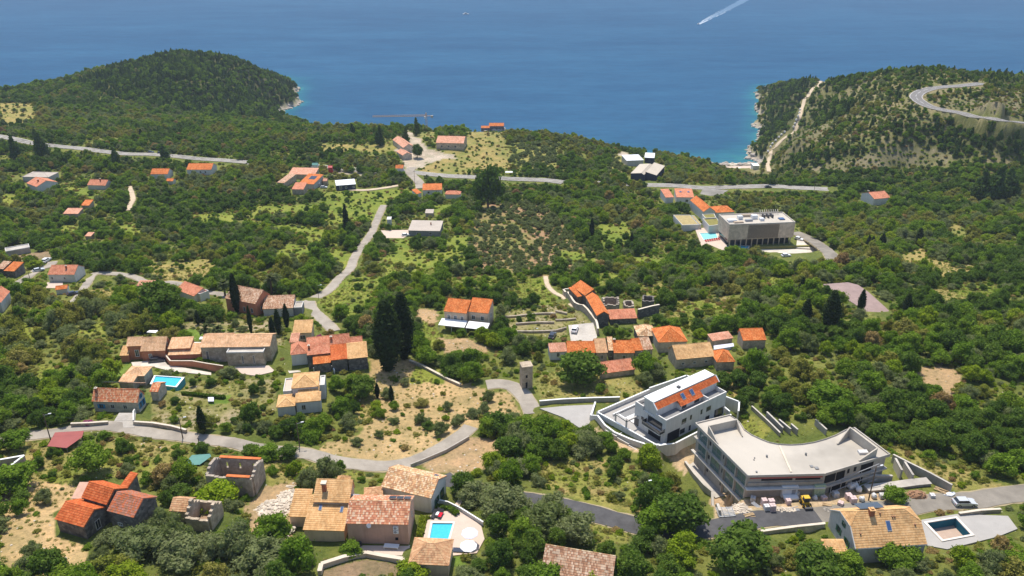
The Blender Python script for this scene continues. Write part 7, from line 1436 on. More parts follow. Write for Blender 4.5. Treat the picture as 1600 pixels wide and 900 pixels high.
def fast_mesh(name, V, F, mat, attrs=None, smooth=True):
    me = bpy.data.meshes.new(name); n, k = F.shape
    me.vertices.add(len(V)); me.vertices.foreach_set('co', np.asarray(V, np.float32).ravel()); me.loops.add(n * k); me.loops.foreach_set('vertex_index', F.astype(np.int32).ravel())
    me.polygons.add(n); me.polygons.foreach_set('loop_start', np.arange(0, n * k, k, dtype=np.int32)); me.polygons.foreach_set('loop_total', np.full(n, k, np.int32))
    for an, (ty, dat) in (attrs or {}).items():
        a = me.attributes.new(an, ty, 'POINT'); a.data.foreach_set('color' if ty == 'FLOAT_COLOR' else 'value', np.asarray(dat, np.float32).ravel())
    if smooth: me.polygons.foreach_set('use_smooth', np.ones(n, bool))
    me.materials.append(mat); me.update(calc_edges=True); me.validate(); return me
mg, n_, b_ = nmat('ground_material'); at = N(n_, 'ShaderNodeAttribute'); at.attribute_name = 'base'; g = gpos(n_)
r1 = ramp(n_, [(.3, (.62, .64, .60)), (.5, (1, 1, 1)), (.72, (1.35, 1.28, 1.2))], noise(n_, 1.1, 6, g, .75)); r2 = ramp(n_, [(.3, (.8, .84, .74)), (.7, (1.2, 1.12, 1.08))], noise(n_, .16, 4, g))
cc = mixc(n_, 1.0, at.outputs['Color'], r1.outputs[0], 'MULTIPLY'); cc = mixc(n_, 1.0, cc, r2.outputs[0], 'MULTIPLY')
v_ = N(n_, 'ShaderNodeTexVoronoi'); v_.inputs['Scale'].default_value = .9; n_.links.new(g, v_.inputs['Vector']); st = ramp(n_, [(.10, (1, 1, 1)), (.17, (0, 0, 0))], v_.outputs['Distance']); mk = ramp(n_, [(.55, (0, 0, 0)), (.62, (1, 1, 1))], noise(n_, .35, 3, g))
cc = mixc(n_, mixc(n_, 1.0, st.outputs[0], mk.outputs[0], 'MULTIPLY'), cc, (.50, .45, .37)); n_.links.new(cc, b_.inputs['Base Color']); b_.inputs['Roughness'].default_value = .95; b_.inputs['Specular IOR Level'].default_value = .1
bump(n_, b_, noise(n_, 2.2, 6, g, .75), .9, .35)
c4 = np.concatenate([col, np.ones((len(col), 1))], 1)[used]
go = bpy.data.objects.new('ground', fast_mesh('ground', np.stack([Xf, Yf, Zf], 1)[used], F, mg, {'base': ('FLOAT_COLOR', c4)})); COL.objects.link(go); go['kind'] = 'structure'
build_roads()
# ================================================================ sea
sx = np.concatenate([[-14000, -7000, -3500, -1800], np.arange(-900, 901, 9.0), [1800, 3500, 7000, 14000]]); sy = np.concatenate([[-200, 100], np.arange(480, 1400, 9.0), [1600, 2000, 3000, 6000, 10000, 16000]])
SX, SY = np.meshgrid(sx, sy); dep = np.where((np.abs(SX) <= 900) & (SY <= 1400) & (SY > 470), -hz(SX, SY), 40.0)
dep2 = dep.copy()
ii = np.arange(SX.size).reshape(SX.shape); SF = np.stack([ii[:-1, :-1], ii[:-1, 1:], ii[1:, 1:], ii[1:, :-1]], -1).reshape(-1, 4)
ms, n_, b_ = nmat('sea_water'); at = N(n_, 'ShaderNodeAttribute'); at.attribute_name = 'depth'; g = gpos(n_)
dj = math_(n_, 'ADD', at.outputs['Fac'], math_(n_, 'MULTIPLY', math_(n_, 'SUBTRACT', noise(n_, .05, 4, g), .5), 9.0)); dn = math_(n_, 'DIVIDE', dj, 20.0)
rs = ramp(n_, [(0.0, (.030, .17, .19)), (.18, (.020, .12, .18)), (.45, (.018, .088, .168)), (1.0, (.018, .082, .166))], dn)
mp = N(n_, 'ShaderNodeMapping'); mp.inputs['Scale'].default_value = (.35, 1.0, 1.0); n_.links.new(g, mp.inputs[0])
vr = ramp(n_, [(.38, (.84, .88, .92)), (.62, (1.18, 1.12, 1.08))], noise(n_, .016, 7, mp.outputs[0], .75)); sc_ = mixc(n_, 1.0, rs.outputs[0], vr.outputs[0], 'MULTIPLY')
v3 = ramp(n_, [(.42, (.90, .93, .95)), (.60, (1.10, 1.07, 1.05))], noise(n_, .0028, 4, mp.outputs[0], .6)); sc_ = mixc(n_, 1.0, sc_, v3.outputs[0], 'MULTIPLY')
v4 = ramp(n_, [(.36, (.88, .90, .92)), (.66, (1.16, 1.13, 1.1))], noise(n_, .11, 4, mp.outputs[0], .7)); sc_ = mixc(n_, 1.0, sc_, v4.outputs[0], 'MULTIPLY'); n_.links.new(sc_, b_.inputs['Base Color'])
b_.inputs['Roughness'].default_value = .22; b_.inputs['IOR'].default_value = 1.33; b_.inputs['Specular IOR Level'].default_value = .04
hn = math_(n_, 'ADD', noise(n_, .12, 5, mp.outputs[0], .7), math_(n_, 'MULTIPLY', noise(n_, .5, 4, mp.outputs[0], .7), .4)); bump(n_, b_, hn, .7, 1.2)
# wind-roughened water: mostly the blue of the body, a small share of sky sheen (waves face the viewer, so no mirror at low angles)
df = N(n_, 'ShaderNodeBsdfDiffuse'); gl = N(n_, 'ShaderNodeBsdfGlossy'); gl.inputs['Roughness'].default_value = .28; gl.inputs['Color'].default_value = (.8, .9, 1, 1); n_.links.new(sc_, df.inputs['Color'])
bn = b_.inputs['Normal'].links[0].from_socket; n_.links.new(bn, gl.inputs['Normal']); n_.links.new(bn, df.inputs['Normal'])
mx = N(n_, 'ShaderNodeMixShader'); mx.inputs[0].default_value = .04; n_.links.new(df.outputs[0], mx.inputs[1]); n_.links.new(gl.outputs[0], mx.inputs[2])
n_.links.new(mx.outputs[0], [q for q in n_.nodes if q.type == 'OUTPUT_MATERIAL'][0].inputs[0])
so_ = bpy.data.objects.new('sea', fast_mesh('sea', np.stack([SX.ravel(), SY.ravel(), np.zeros(SX.size)], 1), SF, ms, {'depth': ('FLOAT', dep2.ravel())})); COL.objects.link(so_); so_['kind'] = 'structure'
sb = MB().add([(-14000, -300, -60), (14000, -300, -60), (14000, 16000, -60), (-14000, 16000, -60)], [(0, 1, 2, 3)]).build('sea_bed', MAT('rock_shore'), None, kind='structure')
# shoreline boulders
rr = np.random.default_rng(5); proto_r = []
m = MB()
for k in range(900):
    for _t in range(200):
        x = rr.uniform(-420, 700); y = rr.uniform(690, 1180)
        if -1.0 < hz(x, y) < 3.6: break
    if not -1.0 < hz(x, y) < 3.6: continue
    s = rr.uniform(1.0, 3.2); m.blob((x, y, max(float(hz(x, y)), 0) + s * .15), (s, s * .8, s * .55), k, .28)
m.build('shore_rocks', MAT('rock_shore'), None, kind='stuff')
# ================================================================ vegetation
def leaf_mesh(name, lobes, n, leaf, mat, seed, flat=.5, core=.66, cone=False):
    """many small leaf clumps over the surface of overlapping lobes (x, y, z, rx, ry, rz) plus an inner mass of the same foliage"""
    r = np.random.default_rng(seed); L = np.array(lobes, float); area = L[:, 3] * L[:, 5]; pick = r.choice(len(L), n, p=area / area.sum()); l = L[pick]
    d = r.normal(0, 1, (n, 3)); d[:, 2] = np.where(d[:, 2] < -.6, -d[:, 2], d[:, 2]); d /= np.linalg.norm(d, axis=1)[:, None]
    rad = 1 - np.abs(r.normal(0, .12, n)) + np.where(r.random(n) < .28, np.abs(r.normal(0, .26, n)), r.uniform(0, .08, n)); P = l[:, :3] + d * l[:, 3:6] * rad[:, None]
    inside = np.zeros(n)
    for q in L: inside += ((((P - q[:3]) / q[3:6]) ** 2).sum(1) < .62)
    P = P[inside < 1.5]; d = d[inside < 1.5]; n = len(P)
    nn = d + r.normal(0, .55, (n, 3)); nn /= np.linalg.norm(nn, axis=1)[:, None]
    a = np.cross(nn, r.normal(0, 1, (n, 3))); a /= np.linalg.norm(a, axis=1)[:, None]; b = np.cross(nn, a); s = (leaf * r.uniform(.55, 1.35, n))[:, None]
    V = np.stack([P - a * s, P - b * s * flat * 1.2, P + a * s, P + b * s * flat * 1.2], 1).reshape(-1, 3); F = np.arange(4 * n).reshape(-1, 4); at = np.repeat(r.random(n), 4)
    cv, cf = [], []
    bm = bmesh.new(); bmesh.ops.create_icosphere(bm, subdivisions=2 if not cone else 2, radius=1.0); bv = np.array([v.co[:] for v in bm.verts]); bf = np.array([[v.index for v in f.verts] for f in bm.faces]); bm.free()
    for q in L:
        o = sum(len(c) for c in cv); k = core * (1 + r.normal(0, .07, (len(bv), 1))); cv.append(q[:3] + bv * q[3:6] * k); cf.append(bf + o)
    CV = np.concatenate(cv); CF = np.concatenate(cf); CF = np.concatenate([CF, CF[:, 2:3]], 1)
    me = bpy.data.meshes.new(name); off = len(V); VV = np.concatenate([V, CV]); faces = [tuple(f) for f in F] + [tuple(f[:3] + off) for f in CF]
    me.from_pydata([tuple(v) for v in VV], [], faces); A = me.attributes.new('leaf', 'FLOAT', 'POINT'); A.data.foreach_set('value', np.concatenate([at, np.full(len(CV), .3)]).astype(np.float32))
    me.materials.append(MAT(mat)); me.update(); return me
def lobes_round(seed, n=9, h=1.25, spread=.55, z0=.55):
    r = random.Random(seed); o = [(0, 0, h * .5, .60, .60, h * .38)]; n += 4; ax = r.uniform(.8, 1.2)
    for i in range(n):
        t = 2 * math.pi * (i + r.random() * .7) / n * 1.618; q = spread * r.uniform(.55, 1.35) * (ax if i % 2 else 1); s = r.uniform(.18, .46); o.append((q * math.cos(t), q * math.sin(t), h * r.uniform(.38, .78), s, s, s * .85))
    for i in range(6): t = r.uniform(0, 6.28); q = .42 * r.random(); s = r.uniform(.18, .36); o.append((q * math.cos(t), q * math.sin(t), h * r.uniform(.78, 1.05), s, s, s * .9))
    return o
def lobes_cyp(seed, w_=.16):
    r = random.Random(seed); o = []
    for i in range(13): z = .06 + .92 * i / 12; k = w_ * (math.sin(min(1, (z + .12) * 1.35) * math.pi / 2) * (1 - max(0, z - .45) ** 1.6 * 1.9)); k = max(k, .02); o.append((r.uniform(-.008, .008), r.uniform(-.008, .008), z, k, k, .085))
    return o
def lobes_pine(seed):
    r = random.Random(seed); o = []
    for i in range(10): z = .25 + 1.5 * i / 9; k = .62 * (1 - (i / 9) ** 1.3 * .8) * r.uniform(.85, 1.1); o.append((r.uniform(-.12, .12), r.uniform(-.12, .12), z, k, k, .22))
    return o
# unit-radius crown shapes; each entry: kind, mesh, trunk height factor
PROTO = {'broadleaf_tree': [], 'olive_tree': [], 'shrub': [], 'pine_tree': [], 'cypress_tree': []}
for i, (mt, sd_, h) in enumerate((('leaf_dark', 1, 1.5), ('leaf_mid', 2, 1.45), ('leaf_mid', 3, 1.25), ('leaf_bright', 4, 1.3), ('leaf_dark', 5, 1.3), ('leaf_scrub', 6, 1.2), ('leaf_dry', 7, 1.25))): PROTO['broadleaf_tree'].append(leaf_mesh('broadleaf_crown', lobes_round(sd_, 9, h), 3300, .075, mt, sd_))
for i, (mt, sd_) in enumerate((('leaf_olive', 11), ('leaf_olive', 12), ('leaf_olive', 13))): PROTO['olive_tree'].append(leaf_mesh('olive_crown', lobes_round(sd_, 8, 1.15, .58), 2600, .07, mt, sd_, .35, .72))
for i, (mt, sd_) in enumerate((('leaf_mid', 21), ('leaf_scrub', 22), ('leaf_bright', 23), ('leaf_dry', 24), ('leaf_olive', 25))): PROTO['shrub'].append(leaf_mesh('shrub_foliage', [(a, b, c * .75, d, e, f_ * .8) for a, b, c, d, e, f_ in lobes_round(sd_, 6, .95, .5)], 750, .13, mt, sd_, .5, .7))
for sd_ in (31, 32): PROTO['pine_tree'].append(leaf_mesh('pine_crown', lobes_pine(sd_), 1500, .10, 'leaf_pine', sd_, .4, .75))
for sd_ in (41, 42): PROTO['cypress_tree'].append(leaf_mesh('cypress_crown', lobes_cyp(sd_), 2600, .026, 'leaf_cypress', sd_, .5, .88))
TR = MB(); TR.tube((0, 0, -.3), (.03, .02, .45), .075, .055, 7); [TR.tube((.03, .02, .4), (.35 * math.cos(t), .35 * math.sin(t), .85), .045, .02, 5) for t in (.3, 2.2, 4.3)]
trunk_me = TR.build('trunk', MAT('bark')); tm_ = trunk_me.data; bpy.data.objects.remove(trunk_me)
TC = MB(); TC.tube((0, 0, -.05), (0, 0, .2), .02, .016, 6); x_ = TC.build('trunk', MAT('bark')); tc_ = x_.data; bpy.data.objects.remove(x_)
# species mix per ground zone: tree density, shrub density, weights (broadleaf palette indices), olive share, pine share, tree radius range
ZP = {0: (.97, .75, .22, .0, (1.4, 3.5)), 1: (.06, .25, .5, 0, (1.2, 2.0)), 2: (.09, .30, .2, 0, (1.2, 2.3)), 3: (.0, .05, 0, 0, (1, 1.5)), 4: (.70, .25, .95, 0, (1.3, 2.2)), 5: (.78, .92, .3, .30, (1.3, 2.5)), 6: (1.0, .6, .05, .55, (1.9, 3.0)),
      7: (.20, .70, .3, 0, (1.0, 2.1)), 8: (.34, .45, .4, 0, (1.0, 2.0)), 9: (0, .03, 0, 0, (1, 1)), 10: (.66, .2, .95, 0, (1.8, 2.6)), 11: (.17, .13, .75, 0, (1.2, 2.2)), 12: (.30, .95, .3, .2, (.9, 1.6)), 13: (0, .03, 0, 0, (1, 1)), 14: (.05, .25, .3, 0, (1, 1.6)), 15: (.0, .0, 0, 0, (1, 1)), 16: (0, .03, 0, 0, (1, 1))}
rv = np.random.default_rng(99); CAND = {k: [] for k in PROTO}
def zone_at(x, y, z):
    px, py = proj(x, y, z); 
    if 0 <= px < 1600 and 40 < py < 900: return int(ZONE[int(py), int(px)]), px, py
    if y > 560 and x > 180: return 5, px, py
    return (6 if (y > 850) else 0), px, py
def hides(x, y, z, r, h):
    # would the plant stand in front of a roof, road or pool that the place shows open?
    for dz in (.25, .6, .95):
        px, py = proj(x, y, z + h * dz); d = FPX / math.hypot(y, CAM_Z - z); rr_ = r * d * .75 * (1 if dz < .9 else .4)
        for ox in (-1, 0, 1):
            i, j = int((px + ox * rr_) / 2), int(py / 2)
            if 0 <= i < 800 and 0 <= j < 450 and KEEP[j, i]: return True
    return False
FIXED = []        # (x, y, radius) of plants set by hand
def put(kind, x, y, z, sx, sz, k, rot): CAND[kind].append((x, y, z, sx, sz, k, rot))
def hand(kind, px, py, hpx, wpx, k=0, label=None, mark=None):
    """single plants that stand out in the photograph: base pixel, height and width in pixels"""
    x, y, z = hit(px, py); d = math.sqrt(x * x + y * y + (CAM_Z - z) ** 2); s = d / FPX; el = math.atan2(CAM_Z - z, math.hypot(x, y)); w_ = wpx * s; h = hpx * s / max(math.cos(el), .3)
    if kind in ('broadleaf_tree', 'olive_tree'): h = max((hpx - wpx * math.sin(el) * .6) * s / math.cos(el), .5 * w_)
    FIXED.append((x, y, max(w_ * .45, 1.0))); HAND.append((kind, x, y, z - .1, w_, h, k, label)); return
HAND = []
H_ = hand
H_('cypress_tree', 608, 578, 98, 46, 0, 'left and broader of the two giant dark cypresses beside the dry field'); H_('cypress_tree', 631, 560, 92, 36, 1, 'right and slimmer of the two giant dark cypresses beside the dry field')
H_('cypress_tree', 542, 365, 42, 9, 0, 'solitary tall cypress in the meadow right of the courtyard farm'); H_('cypress_tree', 924, 376, 33, 8, 1, 'cypress rising from the woodland left of the hotel pool'); H_('cypress_tree', 986, 388, 24, 6, 0, 'short cypress nearer the hotel pool of the woodland pair')
H_('cypress_tree', 371, 488, 54, 15, 1, 'tall cypress in front of the large brown roofed house'); H_('cypress_tree', 310, 507, 20, 8, 0, 'cypress left of the fan palms in the villa garden'); H_('cypress_tree', 393, 522, 40, 7, 1, 'thin leaning cypress below the large brown roofed house')
H_('cypress_tree', 436, 522, 36, 11, 0, 'leftmost cypress of the clump above the small ochre cottage'); H_('cypress_tree', 449, 512, 34, 10, 1, 'rightmost cypress of the clump above the small ochre cottage'); H_('cypress_tree', 427, 528, 30, 10, 0, 'lowest cypress of the clump above the small ochre cottage')
H_('cypress_tree', 1250, 468, 32, 11, 1, 'leaning cypress left of the old paved court'); H_('cypress_tree', 1257, 507, 36, 16, 0, 'broad dark cypress below the leaning cypress'); H_('cypress_tree', 1294, 518, 56, 26, 1, 'largest dark cypress in the right woodland'); H_('cypress_tree', 1343, 491, 34, 11, 0, 'cypress at the corner of the old paved court'); H_('cypress_tree', 1414, 493, 30, 13, 1, 'dark cypress right of the old paved court')
H_('cypress_tree', 1355, 390, 20, 7, 0, 'left one of the small cypress pair right of the hotel'); H_('cypress_tree', 1362, 388, 17, 6, 1, 'right one of the small cypress pair right of the hotel'); H_('cypress_tree', 1376, 392, 24, 10, 0, 'bushier cypress right of the small cypress pair'); H_('cypress_tree', 1434, 384, 24, 10, 1, 'cypress standing apart above the bare clearing on the right')
H_('cypress_tree', 318, 678, 38, 13, 0, 'dark cypress beside the lane below the raised pool garden'); H_('cypress_tree', 118, 610, 26, 9, 1, 'cypress in the dense wood left of the blue-shuttered house'); H_('cypress_tree', 221, 214, 11, 5, 0, 'tiny cypress above the far main road on the left')
H_('cypress_tree', 612, 628, 24, 8, 0, 'young cypress in the dry field below the giant cypresses'); H_('cypress_tree', 590, 622, 22, 8, 1, 'second young cypress in the dry field'); H_('cypress_tree', 426, 866, 30, 14, 0, 'small dark cypress at the edge of the rubble')
for px, py, h, w_, lb in ((183, 264, 30, 15, 'dark conifer below the main road at the left'), (66, 246, 36, 20, 'tall dark conifer near the far left main road'), (26, 248, 30, 16, 'leftmost dark conifer near the main road'), (594, 228, 30, 16, 'dark pointed conifer against the sea left of the crane'), (651, 212, 26, 12, 'slim dark conifer next to the crane'), (634, 222, 22, 14, 'conifer between the crane and the long salmon roof'), (551, 214, 20, 12, 'small conifer on the left part of the central skyline'), (1530, 312, 40, 26, 'left dark conifer of the group at the right edge'), (1552, 314, 46, 28, 'middle dark conifer of the group at the right edge'), (1573, 312, 40, 26, 'right dark conifer of the group at the right edge'), (258, 250, 22, 14, 'conifer by the parked cars at the main road')):
    H_('pine_tree', px, py, h, w_, random.randint(0, 1), lb)
for px, py, h, w_, k, lb in ((907, 600, 44, 84, 0, 'largest round green tree in front of the row of joined roofs'), (340, 792, 48, 68, 9, 'lime yellow-green tree beside the roofless stone house'), (763, 325, 62, 52, 0, 'big dark tree below the bend of the main road'), (652, 247, 20, 20, 0, 'round dark tree left of the stone mansion'), (1400, 784, 26, 34, 1, 'small round tree on the building site'), (148, 735, 46, 52, 1, 'round green tree above the red roofed farm cluster'), (30, 768, 36, 56, 1, 'broad fig tree below the wall corner at the left edge'), (566, 620, 38, 46, 0, 'dark green tree at the upper left of the dry field'), (1185, 360 - 20, 0, 0, 0, None), (250, 500, 60, 70, 0, 'tall dark broadleaf tree left of the villa garden'),
                          (872, 430, 30, 34, 0, 'dark tree at the end of the footpath'), (1290, 640, 44, 60, 1, 'large green tree behind the white courtyard'), (420, 880, 60, 90, 10, 'broad olive at the bottom left of the walled plot'), (700, 870, 0, 0, 0, None), (775, 800, 62, 74, 10, 'dark olive right of the stone terrace'), (840, 830, 66, 78, 10, 'grey olive above the old barn'), (895, 840, 60, 70, 10, 'large olive right of the old barn ridge'), (225, 860, 60, 80, 10, 'olive in front of the red roofed farm cluster'), (280, 880, 60, 80, 10, 'second olive in front of the small gabled ruin'), (1060, 830, 70, 90, 0, 'large dark oak below the asphalt lane'), (1150, 880, 70, 100, 0, 'dark oak left of the shed at the bottom'), (1270, 905, 60, 80, 0, 'dark oak in front of the grey house corner'), (742, 786, 50, 60, 10, 'grey olive nearest the asphalt lane behind the terrace'), (800, 800, 52, 60, 10, 'middle olive covering the asphalt lane'), (858, 806, 52, 58, 10, 'right olive covering the asphalt lane'), (724, 772, 40, 44, 0, 'dark bushy tree where the asphalt lane disappears'), (1020, 838, 52, 60, 1, 'green tree left of the large dark oak'), (862, 915, 34, 62, 1, 'green bush covering the lower left of the old barn roof'), (925, 922, 34, 64, 3, 'bright green bush covering the lower edge of the old barn roof'), (965, 905, 30, 50, 1, 'green tree at the right corner of the old barn'), (1330, 895, 24, 44, 1, 'green bush under the front left corner of the grey house'), (1400, 885, 24, 60, 2, 'green tree under the front eave of the grey house'), (396, 714, 20, 34, 0, 'left dark bushy tree spilling over the lane'), (424, 719, 26, 38, 1, 'middle green tree spilling over the lane'), (452, 716, 26, 34, 0, 'right dark bushy tree spilling over the lane'), (20, 702, 20, 40, 1, 'green bush over the lane near the left edge'), (553, 868, 20, 34, 1, 'round bush beside the stairs of the ochre house'), (645, 905, 26, 50, 3, 'bright shrub in front of the hipped pavilion')):
    if lb: H_('olive_tree' if k == 10 else 'broadleaf_tree', px, py, h, w_, k if k < 6 else (0 if k == 10 else 9), lb)
FX = np.array(FIXED)
def scatter(kind_set, step, y0, y1, is_tree):
    y = y0
    while y < y1:
        half = .88 * (y + 35) * 1.0; st = step * (1 + min(max(0, y - 420), 250) / 1100)
        xs = np.arange(-half, half, st)
        for x in xs:
            xx, yy = x + rv.uniform(-.42, .42) * st, y + rv.uniform(-.42, .42) * st
            if not (GX0 < xx < GX1 and GY0 < yy < GY1): continue
            z = float(hz(xx, yy))
            if z < 4.2: continue
            if OCC[int(yy - GY0), int(xx - GX0)]: continue
            zi, px, py = zone_at(xx, yy, z); td, sh, ol, pi_, (r0, r1) = ZP[zi]
            den = td if is_tree else sh
            if zi == 0 and is_tree and yy < 600 and NZ[2][int(yy - GY0), int(xx - GX0)] > .30: den = .30
            if rv.random() > den: continue
            if len(FX) and (np.hypot(FX[:, 0] - xx, FX[:, 1] - yy) < FX[:, 2] * .9).any(): continue
            a = NZ[2][int(yy - GY0), int(xx - GX0)]; b = NZ[3][int(yy - GY0), int(xx - GX0)]
            if is_tree:
                r = rv.uniform(r0, r1) * (1.0 + .25 * b); q = rv.random()
                if zi == 0 and 150 < py < 330: r *= .92
                if yy > 640: r *= 1.15
                if q < pi_: kd, k, hgt = 'pine_tree', int(rv.integers(0, 2)), r * 1.9
                elif q < pi_ + ol * (1.6 if b > .15 else .7) * (1 - pi_) or (ol > .9): kd, k, hgt = 'olive_tree', int(rv.integers(0, 3)), r * 1.15
                else:
                    kd = 'broadleaf_tree'; t = a + b * .8 + rv.normal(0, .28); k = 0 if t < -.5 else 4 if t < -.30 else 1 if t < -.02 else 2 if t < .18 else 3 if t < .38 else 5; hgt = r * 1.4
                    if rv.random() < .018: k = 6
                    if zi == 6: k = (0, 4, 1)[int(rv.integers(0, 3))]
            else:
                r = rv.uniform(.45, 1.15) * (1.25 if yy > 450 else 1); kd = 'shrub'; q = rv.random(); k = 0 if q < .30 else 1 if q < .62 else 2 if q < .76 else 3 if q < (.84 if zi in (0, 6) else .90) else 4; hgt = r * .8
            if KEEP.any() and hides(xx, yy, z, r, hgt): continue
            sz = r * rv.uniform(.7, 1.35); put(kd, xx, yy, z - .08 * r, r, sz, k, rv.uniform(0, 6.28))
        y += st * .92
scatter(None, 3.7, 70, 1290, True)
scatter(None, 2.1, 70, 470, False)
scatter(None, 2.9, 470, 780, False)
for S_, wd_ in HIDDEN:            # roadside trees on the near side of the stretches that the woodland hides
    for i in range(0, len(S_), 2):
        x, y, z = S_[i]; v = np.array([-x, -y]); v /= np.linalg.norm(v); xx, yy = np.array([x, y]) + v * (wd_ / 2 + 2.2 + rv.uniform(-.6, .8)) + rv.uniform(-.8, .8, 2); zz = float(hz(xx, yy)); r = rv.uniform(2.2, 3.1)
        if hides(xx, yy, zz, r * .7, r): continue
        put('broadleaf_tree', xx, yy, zz - .2, r, r * rv.uniform(1.0, 1.3), int(rv.choice([0, 1, 2, 4, 5])), rv.uniform(0, 6.28))
print('candidates', {k: len(v) for k, v in CAND.items()})
import bisect
LM = [(n_, float(a), float(b)) for n_, a, b in LANDMARKS if -20 < a < 1620 and -20 < b < 920]
ORD = ['closest', 'second closest', 'third closest', 'fourth closest', 'fifth closest', 'sixth closest', 'seventh closest', 'eighth closest', 'ninth closest', 'tenth closest', 'eleventh closest', 'twelfth closest', 'thirteenth closest', 'fourteenth closest', 'fifteenth closest', 'sixteenth closest', 'seventeenth closest', 'eighteenth closest', 'nineteenth closest', 'twentieth closest']
def ordn(i):
    if i < 20: return ORD[i]
    n_ = i + 1; s = {1: 'st', 2: 'nd', 3: 'rd'}.get(n_ % 10 if n_ // 10 % 10 != 1 else 0, 'th'); return f'{n_}{s} closest'
TONE = {'broadleaf_tree': ['dark green', 'mid green', 'green', 'bright green', 'dark round', 'dusty green', 'brown withered'], 'olive_tree': ['grey green'] * 3, 'shrub': ['green', 'dusty green', 'bright green', 'dry brown', 'grey green'], 'pine_tree': ['dark']}
TONE['pine_tree'] = ['dark', 'deep green']
SECT = ['right of', 'below right of', 'below', 'below left of', 'left of', 'above left of', 'above', 'above right of']
def label_set(kind, items):
    groups = {}
    for it in items:
        x, y, z, sx, sz, k, rot = it['d']; px, py = proj(x, y, z + sz * .6); px, py = float(px), float(py)
        L = min(LM, key=lambda l: (l[1] - px) ** 2 + ((l[2] - py) * 1.3) ** 2); s = SECT[int(round(math.atan2(py - L[2], px - L[1]) / (math.pi / 4))) % 8]
        groups.setdefault((TONE[kind][k % len(TONE[kind])], s, L[0]), []).append((math.hypot(px - L[1], py - L[2]), it))
    nm = {'broadleaf_tree': 'broadleaf tree', 'olive_tree': 'olive tree', 'shrub': 'bush', 'pine_tree': 'pine'}[kind]
    for (t, s, l), v in groups.items():
        v.sort(key=lambda q: q[0])
        for i, (_d, it) in enumerate(v): it['label'] = f'{t} {nm}, {ordn(i)} {s} the {l}'
def plant(kind, d, label, group, me):
    x, y, z, sx, sz, k, rot = d
    if kind == 'shrub':
        o = bpy.data.objects.new('shrub', me); COL.objects.link(o); o.location = (x, y, z); o.scale = (sx, sx, sz); o.rotation_euler.z = rot; tag(o, label, 'bush', group); return o
    r = bpy.data.objects.new(kind, None); COL.objects.link(r); r.location = (x, y, z); r.scale = (sx, sx, sz); r.rotation_euler.z = rot; tag(r, label, 'tree', group)
    c = bpy.data.objects.new('crown', me); COL.objects.link(c); c.parent = r; t = bpy.data.objects.new('trunk', tc_ if kind == 'cypress_tree' else tm_); COL.objects.link(t); t.parent = r; return c
GRP = {'broadleaf_tree': 'broadleaf trees of the hillside', 'olive_tree': 'olive trees of the hillside', 'shrub': 'bushes of the hillside', 'pine_tree': 'pines of the headlands', 'cypress_tree': 'cypresses of the hillside'}
lime = leaf_mesh('lime_crown', lobes_round(77, 9, 1.1), 2800, .085, 'leaf_lime', 77)
for kind, x, y, z, w_, h, k, label in HAND:
    if kind == 'cypress_tree': plant(kind, (x, y, z, w_ / .32, h, k, random.uniform(0, 6)), label, GRP[kind], PROTO[kind][k])
    elif kind == 'pine_tree': plant(kind, (x, y, z, w_ / 1.25, h / 1.9, k, random.uniform(0, 6)), label, GRP[kind], PROTO[kind][k])
    else: plant(kind, (x, y, z, w_ / 1.95, h / 1.35, k, random.uniform(0, 6)), label, GRP[kind], lime if k == 9 else PROTO[kind][k])
